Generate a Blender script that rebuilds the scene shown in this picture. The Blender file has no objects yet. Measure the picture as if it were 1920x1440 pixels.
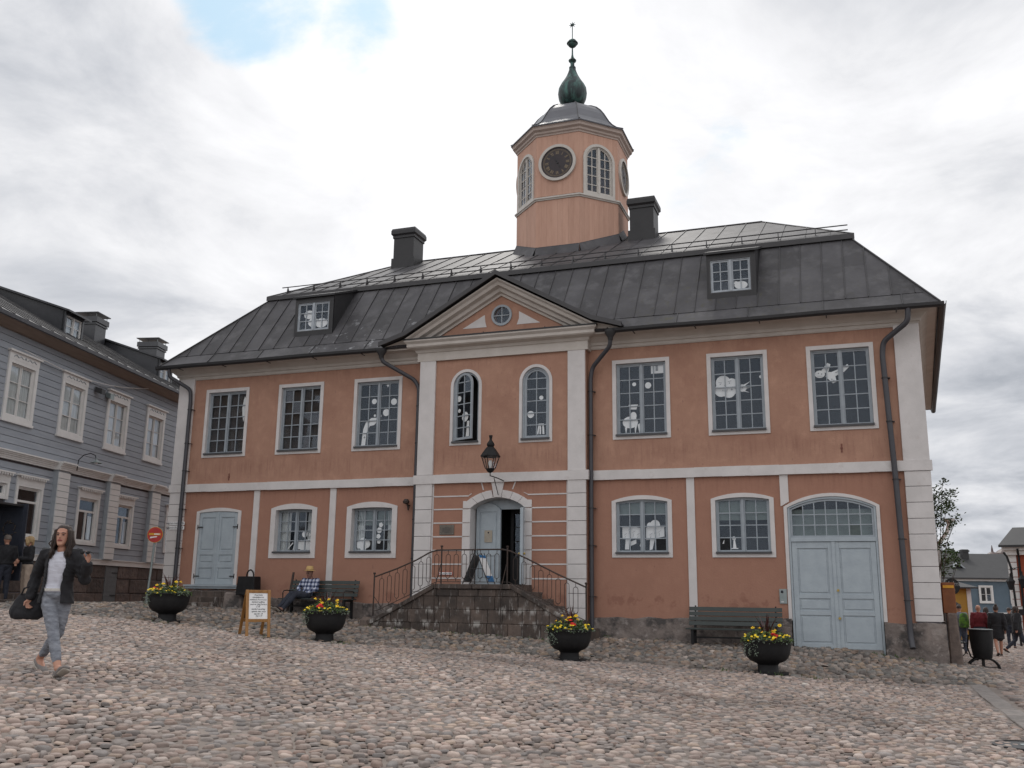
import bpy, bmesh, math, random
import numpy as np
from math import sin, cos, pi, radians, sqrt, atan2
from mathutils import Vector, Matrix
from mathutils.geometry import tessellate_polygon

random.seed(7)
rng = np.random.default_rng(7)
SC = bpy.context.scene
COL = SC.collection

# ------------------------------------------------------------------ camera
cam_d = bpy.data.cameras.new("camera")
cam = bpy.data.objects.new("camera", cam_d)
COL.objects.link(cam)
_yaw, _pitch, _roll = radians(-19.90098), radians(12.66571), radians(0.73771)
_f = Vector((sin(_yaw) * cos(_pitch), cos(_yaw) * cos(_pitch), sin(_pitch)))
_r0 = Vector((cos(_yaw), -sin(_yaw), 0))
_u0 = _r0.cross(_f)
_r = cos(_roll) * _r0 + sin(_roll) * _u0
_u = -sin(_roll) * _r0 + cos(_roll) * _u0
M = Matrix.Identity(4)
for i in range(3):
    M[i][0], M[i][1], M[i][2] = _r[i], _u[i], -_f[i]
CAMPOS = Vector((18.653, -22.584, 0.967))
M.translation = CAMPOS
cam.matrix_world = M
cam_d.sensor_width = 36.0
cam_d.lens = 36.0 * 1777.414 / 1920.0
cam_d.clip_start = 0.1
cam_d.clip_end = 3000
SC.camera = cam

# ------------------------------------------------------------------ world, sun, exposure
SUN_AZ, SUN_EL = radians(-22), radians(50)      # azimuth from +Y towards +X
W = bpy.data.worlds.new("World")
SC.world = W
W.use_nodes = True
nt = W.node_tree
nt.nodes.clear()
N = nt.nodes.new
Lk = nt.links.new
out = N('ShaderNodeOutputWorld')
bg = N('ShaderNodeBackground')
bg.inputs['Strength'].default_value = 0.10
Lk(bg.outputs[0], out.inputs[0])
sky = N('ShaderNodeTexSky')
sky.sky_type = 'NISHITA'
sky.sun_disc = False
sky.sun_elevation = SUN_EL
sky.sun_rotation = SUN_AZ
sky.air_density = 1.0
sky.dust_density = 1.5
tc = N('ShaderNodeTexCoord')
sep = N('ShaderNodeSeparateXYZ')
Lk(tc.outputs['Generated'], sep.inputs[0])


def wmath(op, a, b=None, c=None, clamp=False):
    n = N('ShaderNodeMath')
    n.operation = op
    n.use_clamp = clamp
    for i, v in enumerate((a, b, c)):
        if v is None:
            continue
        if isinstance(v, (int, float)):
            n.inputs[i].default_value = v
        else:
            Lk(v, n.inputs[i])
    return n.outputs[0]


# cloud layer: direction projected to a plane high above, so clouds flatten towards the horizon
zc = wmath('MAXIMUM', sep.outputs[2], 0.0)
zz = wmath('ADD', zc, 0.22)
px = wmath('DIVIDE', sep.outputs[0], zz)
py = wmath('DIVIDE', sep.outputs[1], zz)
comb = N('ShaderNodeCombineXYZ')
Lk(px, comb.inputs[0]); Lk(py, comb.inputs[1])


def wnoise(scale, detail, rough, off, dist=0.0):
    mp = N('ShaderNodeMapping')
    mp.inputs['Location'].default_value = off
    Lk(comb.outputs[0], mp.inputs[0])
    n = N('ShaderNodeTexNoise')
    n.inputs['Scale'].default_value = scale
    n.inputs['Detail'].default_value = detail
    n.inputs['Roughness'].default_value = rough
    n.inputs['Distortion'].default_value = dist
    Lk(mp.outputs[0], n.inputs['Vector'])
    return n.outputs['Fac']


n_big = wnoise(1.1, 6, 0.52, (3.1, 1.7, 0), 0.15)
n_fine = wnoise(3.2, 9, 0.58, (0.4, 5.2, 2), 0.25)
n_tex = wnoise(2.2, 12, 0.6, (8.4, 2.2, 5), 0.4)


def blob(d, lo, hi):
    v = Vector(d).normalized()
    n = N('ShaderNodeVectorMath'); n.operation = 'NORMALIZE'
    Lk(tc.outputs['Generated'], n.inputs[0])
    m = N('ShaderNodeVectorMath'); m.operation = 'DOT_PRODUCT'
    Lk(n.outputs[0], m.inputs[0]); m.inputs[1].default_value = v
    mr = N('ShaderNodeMapRange'); mr.interpolation_type = 'SMOOTHSTEP'
    mr.inputs['From Min'].default_value = cos(radians(hi))
    mr.inputs['From Max'].default_value = cos(radians(lo))
    Lk(m.outputs['Value'], mr.inputs['Value'])
    return mr.outputs[0]


# gaps of blue sky
gap = wmath('MAXIMUM', blob((-0.505, 0.672, 0.548), 0.5, 5.6), wmath('MULTIPLY', blob((-0.44, 0.722, 0.535), 0.5, 4.2), 0.72))
gap = wmath('MAXIMUM', gap, wmath('MULTIPLY', blob((-0.49, 0.66, 0.60), 1, 6), 0.9))
gap2 = wmath('MULTIPLY', wmath('MAXIMUM', blob((-0.2, 0.85, 0.485), 1, 6), blob((-0.13, 0.885, 0.445), 1, 5)), 0.40)
gap = wmath('MAXIMUM', gap, gap2)
gapn = wmath('ADD', wmath('MULTIPLY', wmath('SUBTRACT', n_fine, 0.5), 2.6), gap)
mrg = N('ShaderNodeMapRange'); mrg.interpolation_type = 'SMOOTHSTEP'
mrg.inputs['From Min'].default_value = 0.36; mrg.inputs['From Max'].default_value = 0.88
Lk(gapn, mrg.inputs['Value'])
gapmask = mrg.outputs[0]
gapmask = wmath('MULTIPLY', gapmask, wmath('MINIMUM', wmath('MULTIPLY', gap, 2.2), 1.0))
# darker cloud bellies: lower right, upper right, left
dark = wmath('MULTIPLY', blob((0.12, 0.985, 0.10), 3, 17), 0.52)
dark = wmath('MAXIMUM', dark, wmath('MULTIPLY', blob((0.12, 0.98, 0.35), 6, 24), 0.20))
dark = wmath('MAXIMUM', dark, wmath('MULTIPLY', blob((0.04, 0.84, 0.56), 4, 20), 0.42))
dark = wmath('MAXIMUM', dark, wmath('MULTIPLY', blob((-0.70, 0.62, 0.33), 4, 22), 0.34))
bright = blob((-0.33, 0.83, 0.46), 4, 26)
v = wmath('ADD', wmath('MULTIPLY', wmath('SUBTRACT', n_tex, 0.5), 1.35), wmath('MULTIPLY', wmath('SUBTRACT', n_big, 0.5), 1.1))
lum = wmath('ADD', 0.89, v)
lum = wmath('SUBTRACT', lum, wmath('MULTIPLY', dark, 0.80))
lum = wmath('ADD', lum, wmath('MULTIPLY', bright, 0.36))
lum = wmath('MINIMUM', wmath('MAXIMUM', lum, 0.30), 1.22)
ramp = N('ShaderNodeValToRGB')
e = ramp.color_ramp.elements
e[0].position = 0.20; e[0].color = (0.33, 0.36, 0.41, 1)
e[1].position = 1.0; e[1].color = (1.06, 1.06, 1.08, 1)
m1 = e.new(0.5); m1.color = (0.62, 0.64, 0.685, 1)
m2 = e.new(0.75); m2.color = (0.88, 0.885, 0.91, 1)
Lk(lum, ramp.inputs[0])
sc10 = N('ShaderNodeVectorMath'); sc10.operation = 'SCALE'
sc10.inputs['Scale'].default_value = 8.6
Lk(ramp.outputs[0], sc10.inputs[0])
skys = N('ShaderNodeVectorMath'); skys.operation = 'MULTIPLY_ADD'
skys.inputs[1].default_value = (0.25, 0.25, 0.25)
skys.inputs[2].default_value = (3.2, 5.0, 6.2)
Lk(sky.outputs[0], skys.inputs[0])
mix = N('ShaderNodeMix'); mix.data_type = 'RGBA'
Lk(wmath('MULTIPLY', gapmask, 0.92), mix.inputs['Factor'])
Lk(sc10.outputs[0], mix.inputs[6]); Lk(skys.outputs[0], mix.inputs[7])
Lk(mix.outputs[2], bg.inputs['Color'])

sun_d = bpy.data.lights.new("sun", 'SUN')
sun_d.energy = 0.9
sun_d.angle = radians(14)
sun_d.color = (1.0, 0.96, 0.9)
sun = bpy.data.objects.new("sun", sun_d)
COL.objects.link(sun)
sdir = Vector((sin(SUN_AZ) * cos(SUN_EL), cos(SUN_AZ) * cos(SUN_EL), sin(SUN_EL)))
sun.rotation_euler = sdir.to_track_quat('Z', 'Y').to_euler()
sun.location = (0, 0, 40)

SC.view_settings.view_transform = 'Standard'
SC.view_settings.look = 'None'
SC.view_settings.gamma = 1
SC.view_settings.exposure = 0.22
SC.view_settings.use_curve_mapping = False
SC.render.engine = 'CYCLES'
SC.cycles.max_bounces = 6
SC.cycles.transparent_max_bounces = 16
SC.cycles.caustics_reflective = False
SC.cycles.caustics_refractive = False

# ------------------------------------------------------------------ materials
MATS = {}


def pm(name, c1, c2=None, scale=3.0, rough=0.7, bump=0.0, bscale=30.0, obj_var=0.0, metallic=0.0,
       stretch=(1, 1, 1), attr=None, spec=0.5, detail=6, lo=0.35, hi=0.65, coord='pos', bdist=0.02):
    """general procedural material: two colours mixed by noise, optional per object value change and bump"""
    m = bpy.data.materials.new(name)
    m.use_nodes = True
    t = m.node_tree
    b = t.nodes['Principled BSDF']
    b.inputs['Roughness'].default_value = rough
    b.inputs['Metallic'].default_value = metallic
    b.inputs['Specular IOR Level'].default_value = spec
    if coord == 'pos':
        g = t.nodes.new('ShaderNodeNewGeometry'); vec = g.outputs['Position']
    else:
        g = t.nodes.new('ShaderNodeTexCoord'); vec = g.outputs['Object']
    mp = t.nodes.new('ShaderNodeMapping'); mp.inputs['Scale'].default_value = stretch
    t.links.new(vec, mp.inputs[0])
    no = t.nodes.new('ShaderNodeTexNoise')
    no.inputs['Scale'].default_value = scale; no.inputs['Detail'].default_value = detail
    no.inputs['Roughness'].default_value = 0.6
    t.links.new(mp.outputs[0], no.inputs['Vector'])
    mr = t.nodes.new('ShaderNodeMapRange')
    mr.inputs['From Min'].default_value = lo; mr.inputs['From Max'].default_value = hi
    t.links.new(no.outputs['Fac'], mr.inputs['Value'])
    mx = t.nodes.new('ShaderNodeMix'); mx.data_type = 'RGBA'
    t.links.new(mr.outputs[0], mx.inputs['Factor'])
    c2 = c2 or tuple(x * 0.8 for x in c1)
    mx.inputs[6].default_value = (*c1, 1); mx.inputs[7].default_value = (*c2, 1)
    colr = mx.outputs[2]
    if attr:
        a = t.nodes.new('ShaderNodeAttribute'); a.attribute_name = attr
        mm = t.nodes.new('ShaderNodeMix'); mm.data_type = 'RGBA'; mm.blend_type = 'MULTIPLY'
        mm.inputs['Factor'].default_value = 1
        t.links.new(colr, mm.inputs[6]); t.links.new(a.outputs['Color'], mm.inputs[7])
        colr = mm.outputs[2]
    if obj_var:
        oi = t.nodes.new('ShaderNodeObjectInfo')
        r2 = t.nodes.new('ShaderNodeMapRange')
        r2.inputs['To Min'].default_value = 1 - obj_var; r2.inputs['To Max'].default_value = 1 + obj_var
        t.links.new(oi.outputs['Random'], r2.inputs['Value'])
        hs = t.nodes.new('ShaderNodeHueSaturation')
        t.links.new(r2.outputs[0], hs.inputs['Value'])
        t.links.new(colr, hs.inputs['Color'])
        colr = hs.outputs[0]
    t.links.new(colr, b.inputs['Base Color'])
    if bump:
        n2 = t.nodes.new('ShaderNodeTexNoise')
        n2.inputs['Scale'].default_value = bscale; n2.inputs['Detail'].default_value = 5
        t.links.new(mp.outputs[0], n2.inputs['Vector'])
        bp = t.nodes.new('ShaderNodeBump')
        bp.inputs['Strength'].default_value = bump
        bp.inputs['Distance'].default_value = bdist
        t.links.new(n2.outputs['Fac'], bp.inputs['Height'])
        t.links.new(bp.outputs[0], b.inputs['Normal'])
    MATS[name] = m
    m['_col'] = 1
    return m


def overlay(m, colour, scale, lo, hi, stretch=(1, 1, 1), amount=1.0, zmask=None, xmask=None, zband=None, seed=0.0):
    """adds a second noise-shaped stain colour over a pm() material; zmask=(z_full, z_none), xmask=(x_centre, half width)"""
    t = m.node_tree
    b = t.nodes['Principled BSDF']
    src = b.inputs['Base Color'].links[0].from_socket
    g = t.nodes.new('ShaderNodeNewGeometry')
    mp = t.nodes.new('ShaderNodeMapping'); mp.inputs['Scale'].default_value = stretch
    mp.inputs['Location'].default_value = (seed, seed * 1.7, seed * 0.3)
    t.links.new(g.outputs['Position'], mp.inputs[0])
    no = t.nodes.new('ShaderNodeTexNoise'); no.inputs['Scale'].default_value = scale
    no.inputs['Detail'].default_value = 8; no.inputs['Roughness'].default_value = 0.65
    t.links.new(mp.outputs[0], no.inputs['Vector'])
    mr = t.nodes.new('ShaderNodeMapRange')
    mr.inputs['From Min'].default_value = lo; mr.inputs['From Max'].default_value = hi
    mr.inputs['To Max'].default_value = amount
    t.links.new(no.outputs['Fac'], mr.inputs['Value'])
    fac = mr.outputs[0]
    sp = t.nodes.new('ShaderNodeSeparateXYZ'); t.links.new(g.outputs['Position'], sp.inputs[0])
    if zmask:
        z = t.nodes.new('ShaderNodeMapRange')
        z.inputs['From Min'].default_value = zmask[1]; z.inputs['From Max'].default_value = zmask[0]
        t.links.new(sp.outputs[2], z.inputs['Value'])
        mu = t.nodes.new('ShaderNodeMath'); mu.operation = 'MULTIPLY'
        t.links.new(fac, mu.inputs[0]); t.links.new(z.outputs[0], mu.inputs[1]); fac = mu.outputs[0]
    if zband:
        s = t.nodes.new('ShaderNodeMath'); s.operation = 'SUBTRACT'; s.inputs[1].default_value = zband[0]
        t.links.new(sp.outputs[2], s.inputs[0])
        ab = t.nodes.new('ShaderNodeMath'); ab.operation = 'ABSOLUTE'; t.links.new(s.outputs[0], ab.inputs[0])
        z = t.nodes.new('ShaderNodeMapRange')
        z.inputs['From Min'].default_value = zband[1]; z.inputs['From Max'].default_value = 0
        t.links.new(ab.outputs[0], z.inputs['Value'])
        mu = t.nodes.new('ShaderNodeMath'); mu.operation = 'MULTIPLY'
        t.links.new(fac, mu.inputs[0]); t.links.new(z.outputs[0], mu.inputs[1]); fac = mu.outputs[0]
    if xmask:
        s = t.nodes.new('ShaderNodeMath'); s.operation = 'SUBTRACT'; s.inputs[1].default_value = xmask[0]
        t.links.new(sp.outputs[0], s.inputs[0])
        ab = t.nodes.new('ShaderNodeMath'); ab.operation = 'ABSOLUTE'; t.links.new(s.outputs[0], ab.inputs[0])
        z = t.nodes.new('ShaderNodeMapRange')
        z.inputs['From Min'].default_value = xmask[1]; z.inputs['From Max'].default_value = xmask[1] * 0.3
        t.links.new(ab.outputs[0], z.inputs['Value'])
        mu = t.nodes.new('ShaderNodeMath'); mu.operation = 'MULTIPLY'
        t.links.new(fac, mu.inputs[0]); t.links.new(z.outputs[0], mu.inputs[1]); fac = mu.outputs[0]
    mx = t.nodes.new('ShaderNodeMix'); mx.data_type = 'RGBA'
    t.links.new(fac, mx.inputs['Factor']); t.links.new(src, mx.inputs[6])
    mx.inputs[7].default_value = (*colour, 1)
    t.links.new(mx.outputs[2], b.inputs['Base Color'])
    return m


def glassmat(name, tint=(0.985, 0.99, 0.99), f=-0.012):
    m = bpy.data.materials.new(name)
    m.use_nodes = True
    t = m.node_tree
    t.nodes.clear()
    o = t.nodes.new('ShaderNodeOutputMaterial')
    tr = t.nodes.new('ShaderNodeBsdfTransparent'); tr.inputs[0].default_value = (*tint, 1)
    gl = t.nodes.new('ShaderNodeBsdfGlossy'); gl.inputs['Roughness'].default_value = 0.03
    gl.inputs[0].default_value = (0.72, 0.84, 1.0, 1)
    lw = t.nodes.new('ShaderNodeFresnel'); lw.inputs[0].default_value = 1.5
    g = t.nodes.new('ShaderNodeNewGeometry')
    bf = t.nodes.new('ShaderNodeMath'); bf.operation = 'MULTIPLY_ADD'; bf.inputs[1].default_value = -0.83333; bf.inputs[2].default_value = 1.5
    t.links.new(g.outputs['Backfacing'], bf.inputs[0]); t.links.new(bf.outputs[0], lw.inputs[0])
    no = t.nodes.new('ShaderNodeTexNoise'); no.inputs['Scale'].default_value = 1.6
    t.links.new(g.outputs['Position'], no.inputs['Vector'])
    bp = t.nodes.new('ShaderNodeBump'); bp.inputs['Strength'].default_value = 0.05; bp.inputs['Distance'].default_value = 0.03
    t.links.new(no.outputs['Fac'], bp.inputs['Height'])
    oi = t.nodes.new('ShaderNodeObjectInfo'); wn = t.nodes.new('ShaderNodeTexWhiteNoise'); wn.noise_dimensions = '1D'
    t.links.new(oi.outputs['Random'], wn.inputs['W'])
    sb = t.nodes.new('ShaderNodeVectorMath'); sb.operation = 'SUBTRACT'; sb.inputs[1].default_value = (.5, .5, .5)
    t.links.new(wn.outputs['Color'], sb.inputs[0])
    sc = t.nodes.new('ShaderNodeVectorMath'); sc.operation = 'SCALE'; sc.inputs['Scale'].default_value = .10
    t.links.new(sb.outputs[0], sc.inputs[0])
    av = t.nodes.new('ShaderNodeVectorMath'); av.operation = 'ADD'
    t.links.new(bp.outputs[0], av.inputs[0]); t.links.new(sc.outputs[0], av.inputs[1])
    nz = t.nodes.new('ShaderNodeVectorMath'); nz.operation = 'NORMALIZE'; t.links.new(av.outputs[0], nz.inputs[0])
    t.links.new(nz.outputs[0], gl.inputs['Normal'])
    ad = t.nodes.new('ShaderNodeMath'); ad.operation = 'ADD'; ad.inputs[1].default_value = f; ad.use_clamp = True
    t.links.new(lw.outputs[0], ad.inputs[0])
    mx = t.nodes.new('ShaderNodeMixShader')
    t.links.new(ad.outputs[0], mx.inputs[0]); t.links.new(tr.outputs[0], mx.inputs[1]); t.links.new(gl.outputs[0], mx.inputs[2])
    t.links.new(mx.outputs[0], o.inputs[0])
    return m


PLASTER = pm('terracotta_plaster', (0.42, 0.242, 0.172), (0.36, 0.20, 0.142), 1.6, 0.9, 0.25, 26, lo=0.3, hi=0.7)
overlay(PLASTER, (0.29, 0.14, 0.105), 2.3, 0.50, 0.72, amount=0.55, zmask=(0.5, 2.6))
overlay(PLASTER, (0.50, 0.295, 0.21), 4.0, 0.50, 0.72, amount=0.55, seed=4)
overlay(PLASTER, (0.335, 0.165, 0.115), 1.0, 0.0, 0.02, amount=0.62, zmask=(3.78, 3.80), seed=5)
overlay(PLASTER, (0.30, 0.155, 0.11), 0.8, 0.5, 0.62, amount=0.4, seed=61)
overlay(PLASTER, (0.20, 0.11, 0.09), 14.0, 0.66, 0.69, stretch=(1, 1, .35), amount=0.5, seed=71)
overlay(PLASTER, (0.32, 0.158, 0.115), 3.0, 0.52, 0.75, stretch=(4, 4, 0.5), amount=0.35, seed=9)
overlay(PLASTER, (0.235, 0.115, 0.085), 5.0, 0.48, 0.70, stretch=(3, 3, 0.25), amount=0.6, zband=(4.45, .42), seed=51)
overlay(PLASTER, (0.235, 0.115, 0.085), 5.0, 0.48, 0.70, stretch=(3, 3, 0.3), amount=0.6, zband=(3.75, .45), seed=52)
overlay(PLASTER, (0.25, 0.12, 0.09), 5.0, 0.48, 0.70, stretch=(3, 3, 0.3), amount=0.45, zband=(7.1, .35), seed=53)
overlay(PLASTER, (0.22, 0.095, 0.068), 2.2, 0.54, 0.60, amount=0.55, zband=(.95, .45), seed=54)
overlay(PLASTER, (0.52, 0.42, 0.36), 9.0, 0.66, 0.70, amount=0.7, zmask=(0.6, 1.15), seed=3)
WHITE = pm('white_limewash', (0.66, 0.63, 0.62), (0.58, 0.555, 0.545), 2.2, 0.85, 0.15, 30)
overlay(WHITE, (0.42, 0.36, 0.33), 5.0, 0.58, 0.8, amount=0.45, seed=2)
CORN = pm('cornice_paint', (0.56, 0.52, 0.48), (0.49, 0.45, 0.41), 2.5, 0.75, 0.1, 30)
overlay(CORN, (0.33, 0.29, 0.26), 3.0, 0.55, 0.8, stretch=(1, 1, 4), amount=0.4, seed=6)
JOINT = pm('joint_shadow_grey', (0.12, 0.11, 0.12), None, 4, 0.9)
BLUEP = pm('pale_blue_paint', (0.40, 0.455, 0.49), (0.345, 0.395, 0.435), 3.5, 0.55, 0.1, 40)
overlay(BLUEP, (0.20, 0.25, 0.30), 6, 0.56, 0.8, stretch=(1, 1, 3), amount=0.45, seed=5)
FRAMEP = pm('blue_grey_window_paint', (0.34, 0.38, 0.415), (0.285, 0.32, 0.355), 5, 0.5, 0.1, 50)
SILL = pm('dark_sill_metal', (0.065, 0.065, 0.07), None, 5, 0.5)
DARKIN = pm('dark_interior', (0.018, 0.017, 0.018), (0.03, 0.028, 0.026), 1.2, 0.9)
CURT = pm('window_curtain', (0.62, 0.64, 0.64), (0.42, 0.45, 0.45), 6, 0.9, 0.3, 20, stretch=(5, 5, 0.3))
BLIND = pm('greenish_blind', (0.16, 0.20, 0.19), (0.13, 0.16, 0.155), 3, 0.9)
BROWNIN = pm('brown_blind', (0.055, 0.043, 0.036), (0.04, 0.032, 0.028), 3, 0.9)
PAPER = pm('white_paper', (0.84, 0.84, 0.84), (0.78, 0.78, 0.78), 6, 0.9)
PAPERG = pm('grey_paper', (0.30, 0.31, 0.32), None, 6, 0.9)
GLASS = glassmat('window_glass')
ROOFM = pm('roof_sheet_metal', (0.078, 0.076, 0.082), (0.055, 0.053, 0.057), 1.3, 0.56, 0.45, 2.2, obj_var=0.20, spec=0.25, bdist=0.04)
overlay(ROOFM, (0.115, 0.112, 0.118), 1.7, 0.50, 0.64, amount=0.7, seed=77)
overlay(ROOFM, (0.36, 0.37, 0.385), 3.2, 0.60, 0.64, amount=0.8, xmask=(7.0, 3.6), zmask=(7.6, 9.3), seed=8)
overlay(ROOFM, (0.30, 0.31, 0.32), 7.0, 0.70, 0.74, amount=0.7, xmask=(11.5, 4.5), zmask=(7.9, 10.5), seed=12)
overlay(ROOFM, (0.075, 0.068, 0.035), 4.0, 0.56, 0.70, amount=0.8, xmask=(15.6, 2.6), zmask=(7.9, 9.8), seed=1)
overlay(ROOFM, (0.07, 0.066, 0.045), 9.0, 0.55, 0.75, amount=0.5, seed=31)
SEAM = pm('roof_seam_metal', (0.045, 0.043, 0.046), None, 3, 0.45)
DMETAL = pm('dark_painted_metal', (0.018, 0.018, 0.020), (0.025, 0.024, 0.026), 4, 0.5, 0.05, 30)
PIPE = pm('downpipe_metal', (0.055, 0.055, 0.064), (0.042, 0.042, 0.05), 3, 0.45)
TOWERP = pm('peach_board_paint', (0.55, 0.335, 0.25), (0.485, 0.285, 0.21), 2.2, 0.75, 0.2, 20, obj_var=0.05, stretch=(3, 3, 0.5))
overlay(TOWERP, (0.42, 0.245, 0.185), 3.2, 0.54, 0.8, stretch=(3, 3, 0.35), amount=0.4, seed=7)
CREAM = pm('cream_window_paint', (0.56, 0.53, 0.49), (0.50, 0.47, 0.43), 4, 0.6)
DOMEM = pm('dome_sheet_metal', (0.09, 0.093, 0.11), (0.07, 0.072, 0.085), 2, 0.38, 0.15, 3)
COPPER = pm('verdigris_copper', (0.018, 0.03, 0.032), (0.08, 0.19, 0.165), 2.6, 0.45, 0.1, 20, stretch=(3, 3, 0.7), metallic=0.25, lo=0.45, hi=0.75)
STONED = pm('stair_stone', (0.115, 0.086, 0.071), (0.06, 0.047, 0.041), 3.2, 0.85, 0.5, 16, obj_var=0.30)
overlay(STONED, (0.022, 0.021, 0.021), 2.6, 0.46, 0.72, stretch=(1.5, 1.5, 0.6), amount=0.7, seed=3)
overlay(STONED, (0.27, 0.25, 0.235), 5.0, 0.57, 0.68, stretch=(3, 3, 0.7), amount=0.8, seed=21)
for _z in (.66, .36):
    overlay(STONED, (0.36, 0.34, 0.32), 3.0, 0.52, 0.60, stretch=(1.6, 1.6, .6), amount=1.3, zband=(_z - .01, .10), seed=40 + _z)
PLINTH = pm('rough_plinth', (0.235, 0.195, 0.175), (0.12, 0.10, 0.092), 2.2, 0.9, 0.8, 9, bdist=0.05)
overlay(PLINTH, (0.30, 0.27, 0.25), 3.0, 0.52, 0.66, amount=0.6, seed=13)
overlay(PLINTH, (0.045, 0.042, 0.042), 2.0, 0.50, 0.62, amount=0.85, seed=17)
overlay(PLINTH, (0.34, 0.30, 0.28), 5.0, 0.56, 0.64, amount=0.6, seed=19)
IRON = pm('rusty_iron', (0.028, 0.022, 0.02), (0.055, 0.032, 0.024), 12, 0.65)
BLACK = pm('black_cast_iron', (0.009, 0.009, 0.010), (0.014, 0.014, 0.015), 8, 0.62, 0.15, 20, spec=0.3)
BENCHG = pm('dark_green_bench_paint', (0.034, 0.045, 0.042), (0.028, 0.036, 0.034), 8, 0.5, 0.1, 20)
WOOD = pm('varnished_pine', (0.34, 0.165, 0.045), (0.26, 0.12, 0.03), 5, 0.5, 0.05, 30, stretch=(4, 4, 0.5))
WOODD = pm('dark_back_board', (0.11, 0.055, 0.022), None, 5, 0.6)
BRASS = pm('brass', (0.45, 0.33, 0.10), None, 8, 0.35, metallic=0.8)
BRONZE = pm('weathered_bronze', (0.16, 0.14, 0.115), (0.12, 0.105, 0.09), 14, 0.5, metallic=0.3)
INK = pm('dark_lettering', (0.02, 0.022, 0.035), None, 5, 0.8)
GOLDL = pm('gilt_numeral', (0.30, 0.235, 0.15), None, 5, 0.5, metallic=0.3)
CLOCKF = pm('clock_face_paint', (0.020, 0.014, 0.018), (0.032, 0.02, 0.022), 5, 0.5)
REDP = pm('red_paint', (0.46, 0.03, 0.025), None, 6, 0.5)
YELP = pm('yellow_paint', (0.72, 0.36, 0.02), None, 6, 0.5)
STEEL = pm('galvanised_steel', (0.30, 0.34, 0.34), (0.24, 0.28, 0.28), 8, 0.45, metallic=0.4)
BLUEPOST = pm('blue_poster_print', (0.05, 0.19, 0.42), None, 6, 0.5)
CLAP = pm('blue_grey_clapboard', (0.33, 0.355, 0.395), (0.28, 0.305, 0.345), 4, 0.65, 0.15, 30, obj_var=0.06, stretch=(0.4, 0.4, 3))
HWHITE = pm('white_house_trim', (0.72, 0.705, 0.69), (0.66, 0.645, 0.63), 3, 0.6)
HGREY = pm('grey_trim_side', (0.36, 0.39, 0.42), None, 3, 0.6)
SOFFIT = pm('brown_eave_boards', (0.27, 0.205, 0.165), (0.21, 0.16, 0.13), 4, 0.7, stretch=(0.3, 0.3, 6))
HROOF = pm('black_house_roof', (0.035, 0.036, 0.042), (0.05, 0.052, 0.058), 2, 0.3, 0.1, 5, obj_var=0.1)
GRANITE = pm('red_brown_granite', (0.135, 0.095, 0.08), (0.075, 0.056, 0.05), 5, 0.85, 0.9, 10, obj_var=0.3, bdist=0.04)
NAVY = pm('navy_door_paint', (0.022, 0.027, 0.042), (0.03, 0.035, 0.05), 4, 0.5)
GREYD = pm('grey_board_door', (0.14, 0.145, 0.15), None, 4, 0.7)
LEAFM = pm('leaf_green', (0.045, 0.085, 0.022), (0.085, 0.13, 0.03), 9, 0.6, lo=0.4, hi=0.6)
LEAFD = pm('tree_leaf_green', (0.03, 0.062, 0.018), (0.055, 0.095, 0.025), 2, 0.6)
SILVERL = pm('silver_leaf', (0.22, 0.27, 0.21), (0.16, 0.20, 0.15), 9, 0.7)
SPIKE = pm('dark_red_spike_leaf', (0.075, 0.02, 0.022), (0.05, 0.02, 0.02), 9, 0.5)
YELF = pm('yellow_petal', (0.80, 0.55, 0.01), (0.85, 0.62, 0.02), 9, 0.7)
ORF = pm('orange_petal', (0.80, 0.30, 0.02), (0.85, 0.50, 0.03), 40, 0.7)
REDF = pm('red_petal', (0.62, 0.015, 0.01), None, 9, 0.7)
BARK = pm('bark', (0.07, 0.055, 0.045), None, 9, 0.9)
SOILG = pm('joint_sand', (0.25, 0.21, 0.185), (0.15, 0.125, 0.11), 1.4, 0.95, 0.6, 40, bdist=0.01)
overlay(SOILG, (0.055, 0.065, 0.03), 3.0, 0.58, 0.75, amount=0.5, seed=14)
COBB = pm('cobblestone', (1.0, 1.0, 1.0), (0.72, 0.70, 0.69), 14, 0.78, 0.45, 60, attr='Col', bdist=0.008)
SLAB = pm('granite_slab', (0.22, 0.195, 0.18), (0.15, 0.135, 0.125), 9, 0.8, 0.4, 30, obj_var=0.15)
FARROOF = pm('far_dark_roof', (0.03, 0.03, 0.032), (0.022, 0.022, 0.024), 2, 0.6)
FARBLUE = pm('far_blue_wall', (0.115, 0.16, 0.20), (0.10, 0.14, 0.175), 2, 0.8)
FARYEL = pm('far_yellow_wall', (0.46, 0.27, 0.05), (0.40, 0.235, 0.05), 2, 0.8)
FARRED = pm('far_red_wall', (0.40, 0.085, 0.035), (0.34, 0.075, 0.035), 2, 0.8)
FARBRICK = pm('far_brick', (0.12, 0.055, 0.04), (0.08, 0.04, 0.03), 5, 0.9)
DOMER = pm('far_brown_dome', (0.12, 0.085, 0.08), None, 2, 0.5)
RUSTBOX = pm('rust_brown_box', (0.24, 0.085, 0.028), (0.18, 0.06, 0.02), 5, 0.6)
FRAMEP.node_tree.nodes['Principled BSDF'].inputs['Roughness'].default_value = .5
GUARD = pm('guard_stone', (0.17, 0.13, 0.11), (0.11, 0.085, 0.075), 8, 0.9, 0.6, 12)
STRAW = pm('straw_hat', (0.58, 0.40, 0.17), (0.50, 0.33, 0.13), 30, 0.8, coord='obj')
SKINM = pm('shaded_skin', (0.27, 0.145, 0.11), None, 8, 0.6, coord='obj')
SKIN = pm('skin', (0.46, 0.24, 0.165), (0.40, 0.20, 0.14), 8, 0.55, coord='obj')
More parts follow.
